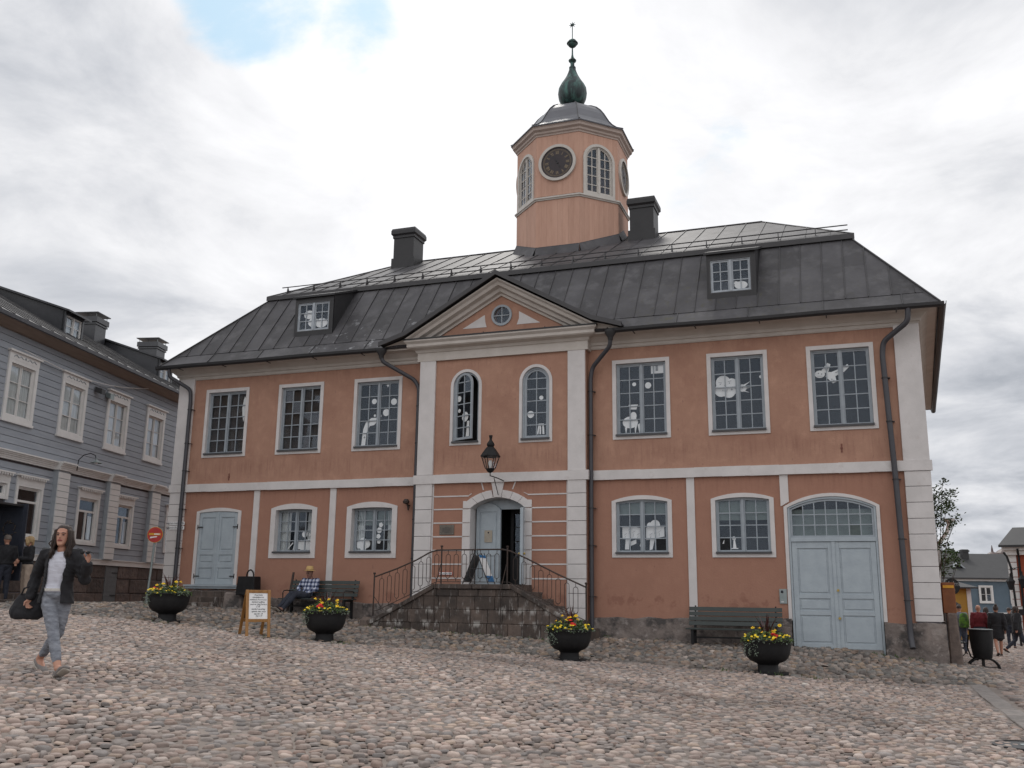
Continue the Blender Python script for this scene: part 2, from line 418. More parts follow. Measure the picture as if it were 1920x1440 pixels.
HAIRB = pm('brown_hair', (0.022, 0.013, 0.010), (0.042, 0.024, 0.017), 30, 0.55, 0.5, 60, stretch=(4, 4, 1), coord='obj')
HAIRBL = pm('blonde_hair', (0.42, 0.29, 0.15), (0.30, 0.20, 0.10), 30, 0.6, 0.5, 60, stretch=(4, 4, 1), coord='obj')
HAIRG = pm('grey_hair', (0.16, 0.13, 0.11), None, 30, 0.7, coord='obj')
BLKCL = pm('black_cloth', (0.011, 0.011, 0.014), (0.018, 0.018, 0.021), 14, 0.9, 0.4, 12, coord='obj')
TSHIRT = pm('white_tshirt', (0.60, 0.61, 0.68), (0.54, 0.55, 0.62), 5, 0.9, 0.6, 9, stretch=(1, 1, 3), coord='obj')
JEANS = pm('grey_washed_jeans', (0.25, 0.265, 0.30), (0.13, 0.14, 0.165), 9, 0.9, 0.8, 13, stretch=(1, 1, 2.4), coord='obj')
NAVYJ = pm('navy_jeans', (0.02, 0.023, 0.035), (0.03, 0.035, 0.05), 10, 0.9, 0.4, 12, coord='obj')
BLUEJ = pm('blue_jeans', (0.10, 0.125, 0.18), (0.07, 0.09, 0.13), 10, 0.9, 0.4, 12, coord='obj')
BEIGE = pm('beige_trousers', (0.38, 0.30, 0.24), None, 10, 0.9, coord='obj')
GBLUE = pm('grey_blue_shirt', (0.17, 0.19, 0.24), None, 10, 0.9, 0.4, 12, coord='obj')
DKRED = pm('dark_red_sweater', (0.13, 0.012, 0.018), None, 10, 0.9, coord='obj')
GREENB = pm('green_backpack', (0.10, 0.25, 0.02), (0.03, 0.06, 0.02), 9, 0.8, coord='obj')
SHOEG = pm('grey_canvas_shoe', (0.22, 0.20, 0.19), None, 20, 0.9, coord='obj')
SOLE = pm('pale_rubber_sole', (0.45, 0.41, 0.36), None, 20, 0.8, coord='obj')
SHOEB = pm('dark_brown_shoe', (0.035, 0.022, 0.018), None, 20, 0.7, coord='obj')
LIPS = pm('lips', (0.30, 0.07, 0.07), None, 20, 0.5, coord='obj')
EYEW = pm('eye_dark', (0.03, 0.02, 0.018), None, 20, 0.3, coord='obj')
BELT = pm('white_belt', (0.62, 0.60, 0.56), None, 20, 0.6, coord='obj')


def checked():
    m = pm('checked_shirt_cloth', (0.5, 0.5, 0.5), None, 10, 0.9, 0.3, 12, coord='obj')
    t = m.node_tree
    b = t.nodes['Principled BSDF']
    tcn = t.nodes.new('ShaderNodeTexCoord')
    sp = t.nodes.new('ShaderNodeSeparateXYZ'); t.links.new(tcn.outputs['Object'], sp.inputs[0])

    def stripe(sock, f):
        a = t.nodes.new('ShaderNodeMath'); a.operation = 'MULTIPLY'; a.inputs[1].default_value = f
        t.links.new(sock, a.inputs[0])
        fr = t.nodes.new('ShaderNodeMath'); fr.operation = 'FRACT'; t.links.new(a.outputs[0], fr.inputs[0])
        g = t.nodes.new('ShaderNodeMath'); g.operation = 'GREATER_THAN'; g.inputs[1].default_value = 0.5
        t.links.new(fr.outputs[0], g.inputs[0])
        return g.outputs[0]
    s = t.nodes.new('ShaderNodeMath'); s.operation = 'ADD'
    t.links.new(stripe(sp.outputs[0], 10.0), s.inputs[0]); t.links.new(stripe(sp.outputs[2], 10.0), s.inputs[1])
    cr = t.nodes.new('ShaderNodeValToRGB'); cr.color_ramp.interpolation = 'CONSTANT'
    el = cr.color_ramp.elements
    el[0].position = 0; el[0].color = (0.018, 0.025, 0.06, 1)
    el[1].position = 0.35; el[1].color = (0.15, 0.18, 0.28, 1)
    e3 = el.new(0.8); e3.color = (0.55, 0.58, 0.68, 1)
    d = t.nodes.new('ShaderNodeMath'); d.operation = 'DIVIDE'; d.inputs[1].default_value = 2.0
    t.links.new(s.outputs[0], d.inputs[0]); t.links.new(d.outputs[0], cr.inputs[0])
    t.links.new(cr.outputs[0], b.inputs['Base Color'])
    return m


CHECK = checked()


# ------------------------------------------------------------------ mesh helpers
def world_of(o):
    m = o.matrix_basis
    if o.parent:
        return world_of(o.parent) @ o.matrix_parent_inverse @ m
    return m


def link(o, parent=None, keep=True):
    COL.objects.link(o)
    if parent is not None:
        o.parent = parent
        if keep:
            o.matrix_parent_inverse = world_of(parent).inverted()
    return o


def thing(name, label, cat, loc=(0, 0, 0), rz=0.0, group=None):
    o = bpy.data.objects.new(name, None)
    o.empty_display_size = 0.3
    o.location = loc
    o.rotation_euler = (0, 0, rz)
    COL.objects.link(o)
    o['label'] = label
    o['category'] = cat
    if group:
        o['group'] = group
    return o


class MB:
    def __init__(s):
        s.v = []; s.f = []; s.mi = []; s.cur = 0

    def add(s, vs, fs):
        b = len(s.v)
        s.v += [tuple(x) for x in vs]
        s.f += [tuple(b + i for i in f) for f in fs]
        s.mi += [s.cur] * len(fs)

    def box(s, x0, x1, y0, y1, z0, z1):
        s.add([(x0, y0, z0), (x1, y0, z0), (x1, y1, z0), (x0, y1, z0), (x0, y0, z1), (x1, y0, z1), (x1, y1, z1), (x0, y1, z1)],
              [(0, 3, 2, 1), (4, 5, 6, 7), (0, 1, 5, 4), (1, 2, 6, 5), (2, 3, 7, 6), (3, 0, 4, 7)])

    def hexa(s, p):
        s.add(p, [(0, 3, 2, 1), (4, 5, 6, 7), (0, 1, 5, 4), (1, 2, 6, 5), (2, 3, 7, 6), (3, 0, 4, 7)])

    def prism3(s, poly, d):
        """closed prism: polygon of 3D points pushed by vector d"""
        n = len(poly)
        a = [Vector(p) for p in poly]
        b = [p + Vector(d) for p in a]
        s.add(a + b, [tuple(range(n - 1, -1, -1)), tuple(range(n, 2 * n))] + [(i, (i + 1) % n, n + (i + 1) % n, n + i) for i in range(n)])

    def ring(s, outer, inner):
        """outer/inner: pair (front, back) loops; builds a frame"""
        (of, ob), (if_, ib) = outer, inner
        n = len(of)
        b = of + ob + if_ + ib
        fs = []
        for i in range(n):
            j = (i + 1) % n
            fs.append((i, j, 2 * n + j, 2 * n + i))
            fs.append((n + i, 3 * n + i, 3 * n + j, n + j))
            fs.append((i, n + i, n + j, j))
            fs.append((2 * n + i, 2 * n + j, 3 * n + j, 3 * n + i))
        s.add(b, fs)

    def tube(s, pts, r, n=8, caps=True):
        pts = [Vector(p) for p in pts]
        k = len(pts)
        rs = r if isinstance(r, (list, tuple)) else [r] * k
        rings = []
        up = None
        for i, p in enumerate(pts):
            t = (pts[min(i + 1, k - 1)] - pts[max(i - 1, 0)])
            if t.length < 1e-9:
                t = Vector((0, 0, 1))
            t.normalize()
            if up is None:
                up = Vector((0, 0, 1)) if abs(t.z) < 0.9 else Vector((1, 0, 0))
            a = t.cross(up)
            if a.length < 1e-4:
                a = t.orthogonal()
            a.normalize()
            b = a.cross(t)
            up = b
            rings.append([p + rs[i] * (cos(2 * pi * j / n) * a + sin(2 * pi * j / n) * b) for j in range(n)])
        vs = [q for rr in rings for q in rr]
        fs = []
        for i in range(k - 1):
            for j in range(n):
                fs.append((i * n + j, i * n + (j + 1) % n, (i + 1) * n + (j + 1) % n, (i + 1) * n + j))
        if caps:
            fs.append(tuple(range(n - 1, -1, -1)))
            fs.append(tuple((k - 1) * n + j for j in range(n)))
        s.add(vs, fs)

    def lathe(s, prof, c=(0, 0, 0), n=20, ang=0.0, caps=True):
        """prof: (radius, z); around vertical axis through c"""
        c = Vector(c)
        vs = []
        for r, z in prof:
            for j in range(n):
                a = ang + 2 * pi * j / n
                vs.append(c + Vector((r * cos(a), r * sin(a), z)))
        fs = []
        for i in range(len(prof) - 1):
            for j in range(n):
                fs.append((i * n + j, i * n + (j + 1) % n, (i + 1) * n + (j + 1) % n, (i + 1) * n + j))
        if caps:
            fs.append(tuple(range(n - 1, -1, -1)))
            fs.append(tuple((len(prof) - 1) * n + j for j in range(n)))
        s.add(vs, fs)

    def loft(s, rings, caps=True):
        n = len(rings[0])
        vs = [q for r in rings for q in r]
        fs = []
        for i in range(len(rings) - 1):
            for j in range(n):
                fs.append((i * n + j, i * n + (j + 1) % n, (i + 1) * n + (j + 1) % n, (i + 1) * n + j))
        if caps:
            fs.append(tuple(range(n - 1, -1, -1)))
            fs.append(tuple((len(rings) - 1) * n + j for j in range(n)))
        s.add(vs, fs)

    def ball(s, c, r, n=8, sc=(1, 1, 1)):
        prof = [(max(0.001, sin(pi * i / n)) * r, -cos(pi * i / n) * r) for i in range(n + 1)]
        c = Vector(c)
        m = n * 2
        vs = []
        for rr, z in prof:
            for j in range(m):
                vs.append(c + Vector((rr * cos(2 * pi * j / m) * sc[0], rr * sin(2 * pi * j / m) * sc[1], z * sc[2])))
        fs = []
        for i in range(n):
            for j in range(m):
                fs.append((i * m + j, i * m + (j + 1) % m, (i + 1) * m + (j + 1) % m, (i + 1) * m + j))
        fs.append(tuple(range(m - 1, -1, -1))); fs.append(tuple(n * m + j for j in range(m)))
        s.add(vs, fs)

    def mesh(s, name, mats, smooth=False, fix=True):
        me = bpy.data.meshes.new(name)
        me.from_pydata([tuple(v) for v in s.v], [], s.f)
        if fix:
            bm = bmesh.new(); bm.from_mesh(me)
            bmesh.ops.recalc_face_normals(bm, faces=bm.faces)
            bm.to_mesh(me); bm.free()
        if not isinstance(mats, (list, tuple)):
            mats = [mats]
        for m in mats:
            me.materials.append(m)
        if len(mats) > 1:
            me.polygons.foreach_set('material_index', s.mi)
        if smooth:
            me.shade_smooth()
            if smooth != 'full':
                try:
                    me.set_sharp_from_angle(angle=radians(40))
                except Exception:
                    pass
        return me

    def build(s, name, mats, parent=None, smooth=False, bevel=0.0, keep=True, fix=True):
        o = bpy.data.objects.new(name, s.mesh(name, mats, smooth, fix))
        link(o, parent, keep)
        if bevel:
            md = o.modifiers.new('bevel', 'BEVEL')
            md.width = bevel; md.segments = 1; md.limit_method = 'ANGLE'
        return o


def tag(o, label=None, cat=None, group=None, kind=None):
    if label: o['label'] = label
    if cat: o['category'] = cat
    if group: o['group'] = group
    if kind: o['kind'] = kind
    return o


class Face:
    """a wall frame: u runs along the wall, z is up, o is outwards"""
    def __init__(s, O, U, Nn):
        s.O = Vector(O); s.U = Vector(U).normalized(); s.N = Vector(Nn).normalized()

    def p(s, u, z, o=0.0):
        return s.O + s.U * u + s.N * o + Vector((0, 0, z))

    def loop(s, pts, o):
        return [s.p(u, z, o) for u, z in pts]

    def box(s, mb, u0, u1, z0, z1, o0, o1):
        mb.hexa([s.p(u0, z0, o0), s.p(u1, z0, o0), s.p(u1, z0, o1), s.p(u0, z0, o1),
                 s.p(u0, z1, o0), s.p(u1, z1, o0), s.p(u1, z1, o1), s.p(u0, z1, o1)])

    def prism(s, mb, poly, o0, o1):
        mb.prism3(s.loop(poly, o0), s.N * (o1 - o0))

    def ring(s, mb, outer, inner, o0, o1):
        mb.ring((s.loop(outer, o1), s.loop(outer, o0)), (s.loop(inner, o1), s.loop(inner, o0)))

    def wall(s, mb, outer, holes, depth):
        """wall skin with holes, reveals go in by depth"""
        loops = [[Vector((u, z, 0)) for u, z in outer]] + [[Vector((u, z, 0)) for u, z in h] for h in holes]
        tris = tessellate_polygon(loops)
        flat = [p for lp in loops for p in lp]
        mb.add([s.p(q.x, q.y, 0) for q in flat], [tuple(t) for t in tris])
        for h in holes:
            a = s.loop(h, 0); b = s.loop(h, -depth); n = len(h)
            mb.add(a + b, [(i, (i + 1) % n, n + (i + 1) % n, n + i) for i in range(n)])


def arch(u0, u1, z0, zs, zc, n=14):
    """outline: rectangle when zc<=zs, else arch through spring zs and crown zc"""
    if zc - zs < 0.01:
        top = [(u1 + (u0 - u1) * i / n, zs) for i in range(n + 1)]
    else:
        w = (u1 - u0) / 2; h = zc - zs
        R = (w * w + h * h) / (2 * h)
        cz = zc - R; cu = (u0 + u1) / 2
        a0 = math.asin(min(1, w / R))
        if h > w * 0.999: a0 = pi / 2
        top = [(cu + R * sin(a0 - 2 * a0 * i / n), cz + R * cos(a0 - 2 * a0 * i / n)) for i in range(n + 1)]
    return [(u0, z0), (u1, z0)] + top


def clip(poly, a, b, c):
    """keep a*u+b*z<=c"""
    res = []
    n = len(poly)
    for i in range(n):
        p, q = poly[i], poly[(i + 1) % n]
        dp = a * p[0] + b * p[1] - c; dq = a * q[0] + b * q[1] - c
        if dp <= 0: res.append(p)
        if (dp < 0 < dq) or (dq < 0 < dp):
            t = dp / (dp - dq)
            res.append((p[0] + (q[0] - p[0]) * t, p[1] + (q[1] - p[1]) * t))
    return res


def clip_rect(poly, u0, u1, z0, z1):
    for a, b, c in ((-1, 0, -u0), (1, 0, u1), (0, -1, -z0), (0, 1, z1)):
        poly = clip(poly, a, b, c)
        if len(poly) < 3: return []
    out = []
    for p in poly:
        if not out or abs(p[0] - out[-1][0]) + abs(p[1] - out[-1][1]) > 1e-4: out.append(p)
    if len(out) > 1 and abs(out[0][0] - out[-1][0]) + abs(out[0][1] - out[-1][1]) < 1e-4: out.pop()
    if len(out) < 3: return []
    A = sum(out[i][0] * out[(i + 1) % len(out)][1] - out[(i + 1) % len(out)][0] * out[i][1] for i in range(len(out))) / 2
    return out if abs(A) > 4e-4 else []


def top_at(sh, u, n=14):
    u0, u1, z0, zs, zc = sh
    if zc - zs < 0.01: return zs
    w = (u1 - u0) / 2; h = zc - zs
    R = (w * w + h * h) / (2 * h); cu = (u0 + u1) / 2
    d = min(abs(u - cu), w)
    return zc - R + sqrt(max(0, R * R - d * d))


def inset(sh, t, tb=None):
    u0, u1, z0, zs, zc = sh
    tb = t if tb is None else tb
    if zc - zs < 0.01:
        return (u0 + t, u1 - t, z0 + tb, zs - t, zs - t)
    sh2 = (u0 + t, u1 - t, z0 + tb, zs, zc - t)
    if zc - zs > (u1 - u0) / 2 - 0.02:
        return sh2
    return (u0 + t, u1 - t, z0 + tb, zs - t * 0.35, zc - t)


def shape_poly(sh, n=14): return arch(*sh, n=n)


def window(F, parent, sh, sur=0.1, depth=0.1, name='window', cols=2, rows=5, cases=2, fr=0.035, mull=0.042, cw=0.034,
           frame_m=None, sur_m=None, sill=True, cut=(), cover=None, cdep=.09, n=14, mun=0.022, sur_o=0.025, back=0.7, surround=True,
           row_z=None, glass=None, pane_name='pane'):
    frame_m = frame_m or FRAMEP; sur_m = sur_m or WHITE
    hole = inset(sh, sur)
    mb = MB()
    in1 = inset(hole, fr)
    F.ring(mb, shape_poly(inset(hole, 0.003), n), shape_poly(in1, n), -depth - 0.07, -depth + 0.015)
    u0, u1, z0, zs, zc = in1
    W_ = (u1 - u0)
    cwid = (W_ - mull * (cases - 1)) / cases
    o0, o1 = -depth - 0.05, -depth - 0.005
    panes = []
    P = shape_poly(in1, n)
    for c in range(cases):
        a = u0 + c * (cwid + mull)
        b = a + cwid
        if c < cases - 1:
            mu = b + mull / 2
            F.box(mb, b, b + mull, z0, top_at(in1, mu) - 0.005, -depth - 0.055, -depth + 0.01)
            F.box(mb, b - .004, b + mull + .004, z0, top_at(in1, mu) - 0.005, -depth + 0.01, -depth + 0.022)
        # casement stiles and rails
        ga, gb = a + cw, b - cw
        F.box(mb, a, ga, z0, top_at(in1, (a + ga) / 2) - (0.002), o0, o1)
        F.box(mb, gb, b, z0, top_at(in1, (gb + b) / 2) - (0.002), o0, o1)
        F.box(mb, ga, gb, z0, z0 + cw, o0 + 0.002, o1 - 0.002)
        if zc - zs < 0.01:
            F.box(mb, ga, gb, zs - cw, zs, o0 + 0.002, o1 - 0.002)
        zt = zc - cw
        zb = z0 + cw
        zlist = row_z if row_z else [zb + (zt - zb) * k / rows for k in range(rows + 1)]
        if row_z: zlist = [zb] + list(row_z) + [zt]
        ulist = [ga + (gb - ga) * k / cols for k in range(cols + 1)]
        for k in range(1, cols):
            F.box(mb, ulist[k] - mun / 2, ulist[k] + mun / 2, zb, top_at(in1, ulist[k]) - (cw if zc - zs < 0.01 else 0.01), o0 + 0.008, o1 - 0.006)
        for k in range(1, len(zlist) - 1):
            z = zlist[k]
            ua, ub = ga, gb
            if z > zs and zc - zs > 0.01:
                while ua < gb and top_at(in1, ua) < z + 0.01: ua += 0.02
                while ub > ga and top_at(in1, ub) < z + 0.01: ub -= 0.02
                if ub - ua < 0.05: continue
            F.box(mb, ua, ub, z - mun / 2, z + mun / 2, o0 + 0.01, o1 - 0.008)
        inner = shape_poly(inset(in1, cw * 0.6, 0.0) if zc - zs > 0.01 else in1, n)
        for i in range(cols):
            for k in range(len(zlist) - 1):
                q = clip_rect(inner, ulist[i], ulist[i + 1], zlist[k], zlist[k + 1])
                if q: panes.append(q)
    if zc - zs > 0.01:   # arched casement head
        F.ring(mb, shape_poly(in1, n), shape_poly(inset(in1, cw * 0.8, 0.002), n), o0 + 0.004, o1 - 0.001)
    wo = mb.build(name, frame_m, parent)
    if surround:
        s = MB(); F.ring(s, shape_poly(sh, n), shape_poly(hole, n), -depth - 0.03, sur_o); s.build('surround', sur_m, wo)
    if sill:
        s = MB(); F.box(s, hole[0] - 0.012, hole[1] + 0.012, hole[2] - 0.018, hole[2] + 0.028, -depth, sur_o + 0.05); s.build('sill', SILL, wo)
    for q in panes:
        s = MB()
        jt = random.uniform(-0.0015, 0.0015)
        F.prism(s, q, -depth - 0.032 + jt, -depth - 0.027 + jt)
        s.build(pane_name, glass or GLASS, wo)
    # room behind
    if back is None: return wo, inset(sh, sur * 0.5)
    r = MB()
    a, b, c, d = hole[0] - 0.05, hole[1] + 0.05, hole[2] - 0.05, max(hole[3], hole[4]) + 0.08
    o = -depth - 0.075
    pts = [F.p(a, c, o), F.p(b, c, o), F.p(b, d, o), F.p(a, d, o), F.p(a, c, o - back), F.p(b, c, o - back), F.p(b, d, o - back), F.p(a, d, o - back)]
    r.add(pts, [(0, 1, 5, 4), (1, 2, 6, 5), (2, 3, 7, 6), (3, 0, 4, 7), (4, 5, 6, 7)])
    r.build('room_interior', DARKIN, wo, fix=False)
    if cover:
        for (kind, za, zb_, ua, ub) in cover:
            m = {'blind': BLIND, 'curtain': CURT, 'brown': BROWNIN}[kind]
            s = MB()
            U0, U1 = u0 + ua * W_, u0 + ub * W_
            Za, Zb = z0 + za * (max(zs, zc) - z0), z0 + zb_ * (max(zs, zc) - z0)
            k = 14 if kind == 'curtain' else 2
            base = -depth - cdep
            fr_, bk = [], []
            for i in range(k + 1):
                uu = U0 + (U1 - U0) * i / k
                oo = base + (0.007 * sin(i * 2.1) if kind == 'curtain' else 0)
                fr_.append((uu, oo))
            vs = [F.p(uu, Za, oo) for uu, oo in fr_] + [F.p(uu, Zb, oo) for uu, oo in fr_] + \
                 [F.p(uu, Za, oo - 0.01) for uu, oo in fr_] + [F.p(uu, Zb, oo - 0.01) for uu, oo in fr_]
            m_ = k + 1
            fs = []
            for i in range(k):
                fs += [(i, i + 1, m_ + i + 1, m_ + i), (2 * m_ + i, 3 * m_ + i, 3 * m_ + i + 1, 2 * m_ + i + 1), (i, 2 * m_ + i, 2 * m_ + i + 1, i + 1), (m_ + i, m_ + i + 1, 3 * m_ + i + 1, 3 * m_ + i)]
            s.add(vs, fs)
            s.build('curtain' if kind == 'curtain' else 'blind', m, wo)
    for ci, (poly, mt) in enumerate(cut):
        s = MB(); co_ = -depth - 0.040 - .0018 * (len(cut) - ci); F.prism(s, poly, co_ - .001, co_)
        s.build('paper_cutout', mt, wo)
    return wo, inset(sh, sur * 0.5)


def circ(u, z, r, n=16, sx=1.0, rot=0.0):
    return [(u + r * sx * cos(2 * pi * i / n + rot), z + r * sin(2 * pi * i / n + rot)) for i in range(n)]


TMP = bpy.data.scenes.new('scratch')


def evaluated(o):
    """the mesh of an object with its modifiers applied, worked out in an empty scratch scene (fast)"""
    TMP.collection.objects.link(o)
    vl = TMP.view_layers[0]
    vl.update()
    dg = vl.depsgraph
    me = bpy.data.meshes.new_from_object(o.evaluated_get(dg))
    TMP.collection.objects.unlink(o)
    return me


def text_obj(s, size, F, u, z, o, mat, parent, align='CENTER', name='lettering', depth=0.002, shear=0.0, extra=None):
    cu = bpy.data.curves.new('txt', 'FONT')
    cu.body = s; cu.size = size; cu.align_x = align; cu.extrude = depth; cu.shear = shear
    cu.resolution_u = 1
    if extra: cu.space_character = extra
    to = bpy.data.objects.new('txt', cu)
    me = evaluated(to)
    bpy.data.objects.remove(to); bpy.data.curves.remove(cu)
    mt = Matrix.Identity(4)
    for i in range(3):
        mt[i][0], mt[i][1], mt[i][2] = F.U[i], (0, 0, 1)[i], F.N[i]
    mt.translation = F.p(u, z, o)
    me.transform(mt)
    me.materials.clear(); me.materials.append(mat)
    ob = bpy.data.objects.new(name, me)
    link(ob, parent)
    return ob
# ================================================================== GROUND
def _i(x, xs, ys):
    return np.interp(x, xs, ys)


def G(X, Y):
    X = np.asarray(X, float); Y = np.asarray(Y, float)
    F0 = _i(X, [-40, -3, -1, 0, 5, 7.4, 11.8, 13.5, 18.2, 20.2, 22, 24, 60], [.62, .62, .64, .68, .48, .25, .12, .03, -.05, -.29, -.56, -.66, -.9])
    F1 = _i(X, [-40, -6, -1, 2, 5.3, 8.4, 13.4, 17, 20.5, 24, 60], [.62, .65, .66, .56, .39, .1, -.17, -.28, -.5, -.68, -.9])
    F2 = .39 - .057 * (np.clip(X, -1, 24) - 5.27)
    t = np.clip(Y / -5, 0, 1)
    a = F0 * (1 - t) + F1 * t
    t2 = np.clip((-5 - Y) / 5, 0, 1)
    z = a * (1 - t2) + F2 * t2
    far = np.clip(Y / 15, 0, 1)
    FS = np.where(X > 15, -.80 - .012 * np.clip(Y - 15, 0, 40), .62)
    z = z * (1 - far) + FS * far
    return z


def g(x, y):
    return float(G(x, y))


xs = np.concatenate([[-900, -400, -150, -70, -30], np.arange(-12, 30.01, 0.4), [36, 50, 90, 200, 500, 900]])
ys = np.concatenate([[-900, -400, -150, -60, -36], np.arange(-26, 22.01, 0.4), [26, 32, 40, 50, 60, 75, 100, 160, 400, 1200]])
XX, YY = np.meshgrid(xs, ys)
ZZ = G(XX, YY) - 0.004
ZZ = ZZ + 0.008 * np.sin(XX * 2.3 + 1.7 * np.sin(YY * 1.9)) * (np.abs(XX) < 40)
nx, ny = len(xs), len(ys)
me = bpy.data.meshes.new('ground')
idx = np.arange(nx * ny).reshape(ny, nx)
fs = np.stack([idx[:-1, :-1], idx[:-1, 1:], idx[1:, 1:], idx[1:, :-1]], -1).reshape(-1, 4)
me.from_pydata(np.stack([XX, YY, ZZ], -1).reshape(-1, 3).tolist(), [], fs.tolist())
me.materials.append(SOILG)
me.shade_smooth()
ground = bpy.data.objects.new('ground', me)
COL.objects.link(ground)
ground['kind'] = 'structure'

_fn, _rn, _un = np.array(_f), np.array(_r), np.array(_u)
_cp = np.array(CAMPOS)
FPX = 1777.414


def project(x, y, z):
    d = np.stack([x, y, z], -1) - _cp
    w = d @ _fn
    w_ = np.where(np.abs(w) < 1e-3, 1e-3, w)
    return 960 + FPX * (d @ _rn) / w_, 720 - FPX * (d @ _un) / w_, w


def bline(x):
    """edge between the square's cobbles and the rougher strip along the town hall"""
    return np.interp(x, [-6, 7.2, 8.7, 11, 12.7, 17.6, 18.9, 20.4], [-6.8, -6.6, -6.6, -5.7, -4.7, -4.9, -4.4, -3.6]) + 0.12 * np.sin(x * 3.1)


def cells(x0, x1, y0, y1, px_, py_, jit, K, ang=0.0):
    """jittered grid cells: centres and polar radii to the cell border in K directions"""
    nx_ = int((x1 - x0) / px_) + 2; ny_ = int((y1 - y0) / py_) + 2
    ix, iy = np.meshgrid(np.arange(nx_), np.arange(ny_))
    cx = x0 + (ix + 0.5 * (iy % 2)) * px_ + rng.uniform(-jit, jit, ix.shape) * px_
    cy = y0 + iy * py_ + rng.uniform(-jit, jit, ix.shape) * py_
    th = 2 * pi * (np.arange(K) / K) + ang
    ux, uy = np.cos(th), np.sin(th)
    R = np.full(ix.shape + (K,), 9.0)
    P = 2
    cxp = np.pad(cx, P, constant_values=1e3); cyp = np.pad(cy, P, constant_values=1e3)
    for dy in range(-P, P + 1):
        for dx in range(-P, P + 1):
            if dx == 0 and dy == 0: continue
            ox = cxp[P + dy:P + dy + ny_, P + dx:P + dx + nx_] - cx
            oy = cyp[P + dy:P + dy + ny_, P + dx:P + dx + nx_] - cy
            d2 = ox * ox + oy * oy
            dot = ox[..., None] * ux + oy[..., None] * uy
            r = np.where(dot > 1e-6, d2[..., None] / 2 / np.maximum(dot, 1e-6), 9.0)
            R = np.minimum(R, r)
    R = np.minimum(R, 0.75 * max(px_, py_))
    return cx.ravel(), cy.ravel(), R.reshape(-1, K), ux, uy


PAL_A = np.array([[.36, .315, .29], [.33, .29, .27], [.42, .375, .34], [.30, .285, .275], [.25, .25, .25], [.36, .295, .262], [.44, .41, .385], [.32, .31, .30], [.39, .335, .285], [.22, .21, .205], [.33, .28, .255], [.34, .30, .275]])
PAL_B = np.array([[.21, .20, .19], [.16, .165, .16], [.26, .245, .225], [.135, .13, .125], [.23, .19, .16], [.31, .29, .27], [.175, .185, .18], [.28, .235, .185]])


def smooth_r(R, k=1):
    for _ in range(k):
        R = 0.5 * R + 0.25 * (np.roll(R, 1, 1) + np.roll(R, -1, 1))
    return R


def stones(cx, cy, R, ux, uy, gap, h, pal, dome=0.6, tilt=0.05, hv=0.3, irr=.04, band=False):
    """arrays of vertices (N, V, 3), colours; three rings and a centre"""
    n, K = R.shape
    Rg = np.maximum(R * (1 - gap) - 0.006, 0.01)
    m = R.min(1, keepdims=True)
    Rg = np.minimum(smooth_r(Rg, 2 if irr < .05 else 1) * (1 + rng.normal(0, irr, Rg.shape)) * (1 + rng.uniform(-irr, irr * .3, (n, 1))), R - 0.003)
    Rg = np.maximum(Rg, .012)
    zb = G(cx, cy)
    hh = h * (1 + rng.uniform(-hv, hv, n))
    tx = rng.normal(0, tilt, n); ty = rng.normal(0, tilt, n)
    V = []
    for sc, zz in ((1.0, -0.35), (0.94, 0.45), (dome, 0.9)):
        rr = Rg * sc * (1 + rng.uniform(-0.04, 0.04, Rg.shape))
        x = rr * ux; y = rr * uy
        z = zb[:, None] + hh[:, None] * (zz + rng.uniform(-0.06, 0.06, rr.shape)) + x * tx[:, None] + y * ty[:, None]
        V.append(np.stack([cx[:, None] + x, cy[:, None] + y, z], -1))
    V.append(np.stack([cx, cy, zb + hh * 1.0], -1)[:, None, :])
    V = np.concatenate(V, 1)
    c = pal[rng.integers(0, len(pal), n)] * (1 + rng.normal(0, 0.14, (n, 1)))
    patch = 1 + 0.14 * np.sin(cx * 0.9 + 1.3 * np.sin(cy * 0.7)) * np.sin(cy * 1.1 + cx * 0.3) + 0.08 * np.sin(cx * 2.7) * np.sin(cy * 3.3)
    if band:      # a trodden, dirtier swathe crossing the square
        dd = (cy + 8.6) - (-.62) * (cx - 15.0) * 1.0
        dd = np.abs(dd + .5 * np.sin(cx * 1.3))
        c = c * (1 - .38 * np.exp(-(dd / .55) ** 2) * (cx > 11.5) * (cx < 19))[:, None]
    c = np.clip(c * patch[:, None] * np.array([1.0, .905, .86]), 0.04, 0.62)
    return V, c


def stone_faces(K):
    f4 = []
    f3 = []
    for j in range(K):
        k = (j + 1) % K
        f4 += [(j, k, K + k, K + j), (K + j, K + k, 2 * K + k, 2 * K + j)]
        f3.append((2 * K + j, 2 * K + k, 3 * K))
    return f4, f3


def stones_mesh(name, V, C):
    n, nv, _ = V.shape
    K = (nv - 1) // 3
    f4, f3 = stone_faces(K)
    off = (np.arange(n) * nv)[:, None, None]
    q = (np.array(f4)[None] + off).reshape(-1, 4)
    t = (np.array(f3)[None] + off).reshape(-1, 3)
    me = bpy.data.meshes.new(name)
    me.vertices.add(n * nv)
    me.vertices.foreach_set('co', V.reshape(-1).astype(np.float32))
    loops = np.concatenate([q.ravel(), t.ravel()]).astype(np.int32)
    me.loops.add(len(loops)); me.loops.foreach_set('vertex_index', loops)
    me.polygons.add(len(q) + len(t))
    starts = np.concatenate([np.arange(len(q)) * 4, len(q) * 4 + np.arange(len(t)) * 3]).astype(np.int32)
    me.polygons.foreach_set('loop_start', starts)
    me.update(calc_edges=True)
    ca = me.color_attributes.new('Col', 'FLOAT_COLOR', 'POINT')
    cc = np.ones((n, nv, 4), np.float32); cc[:, :, :3] = C[:, None, :]
    ca.data.foreach_set('color', cc.ravel())
    me.materials.append(COBB)
    me.shade_smooth()
    me.validate()
    return me


PLANTERS = [(5.24, -6.13, .425), (8.98, -6.19, .405), (13.47, -4.92, .42), (17.05, -4.8, .42)]


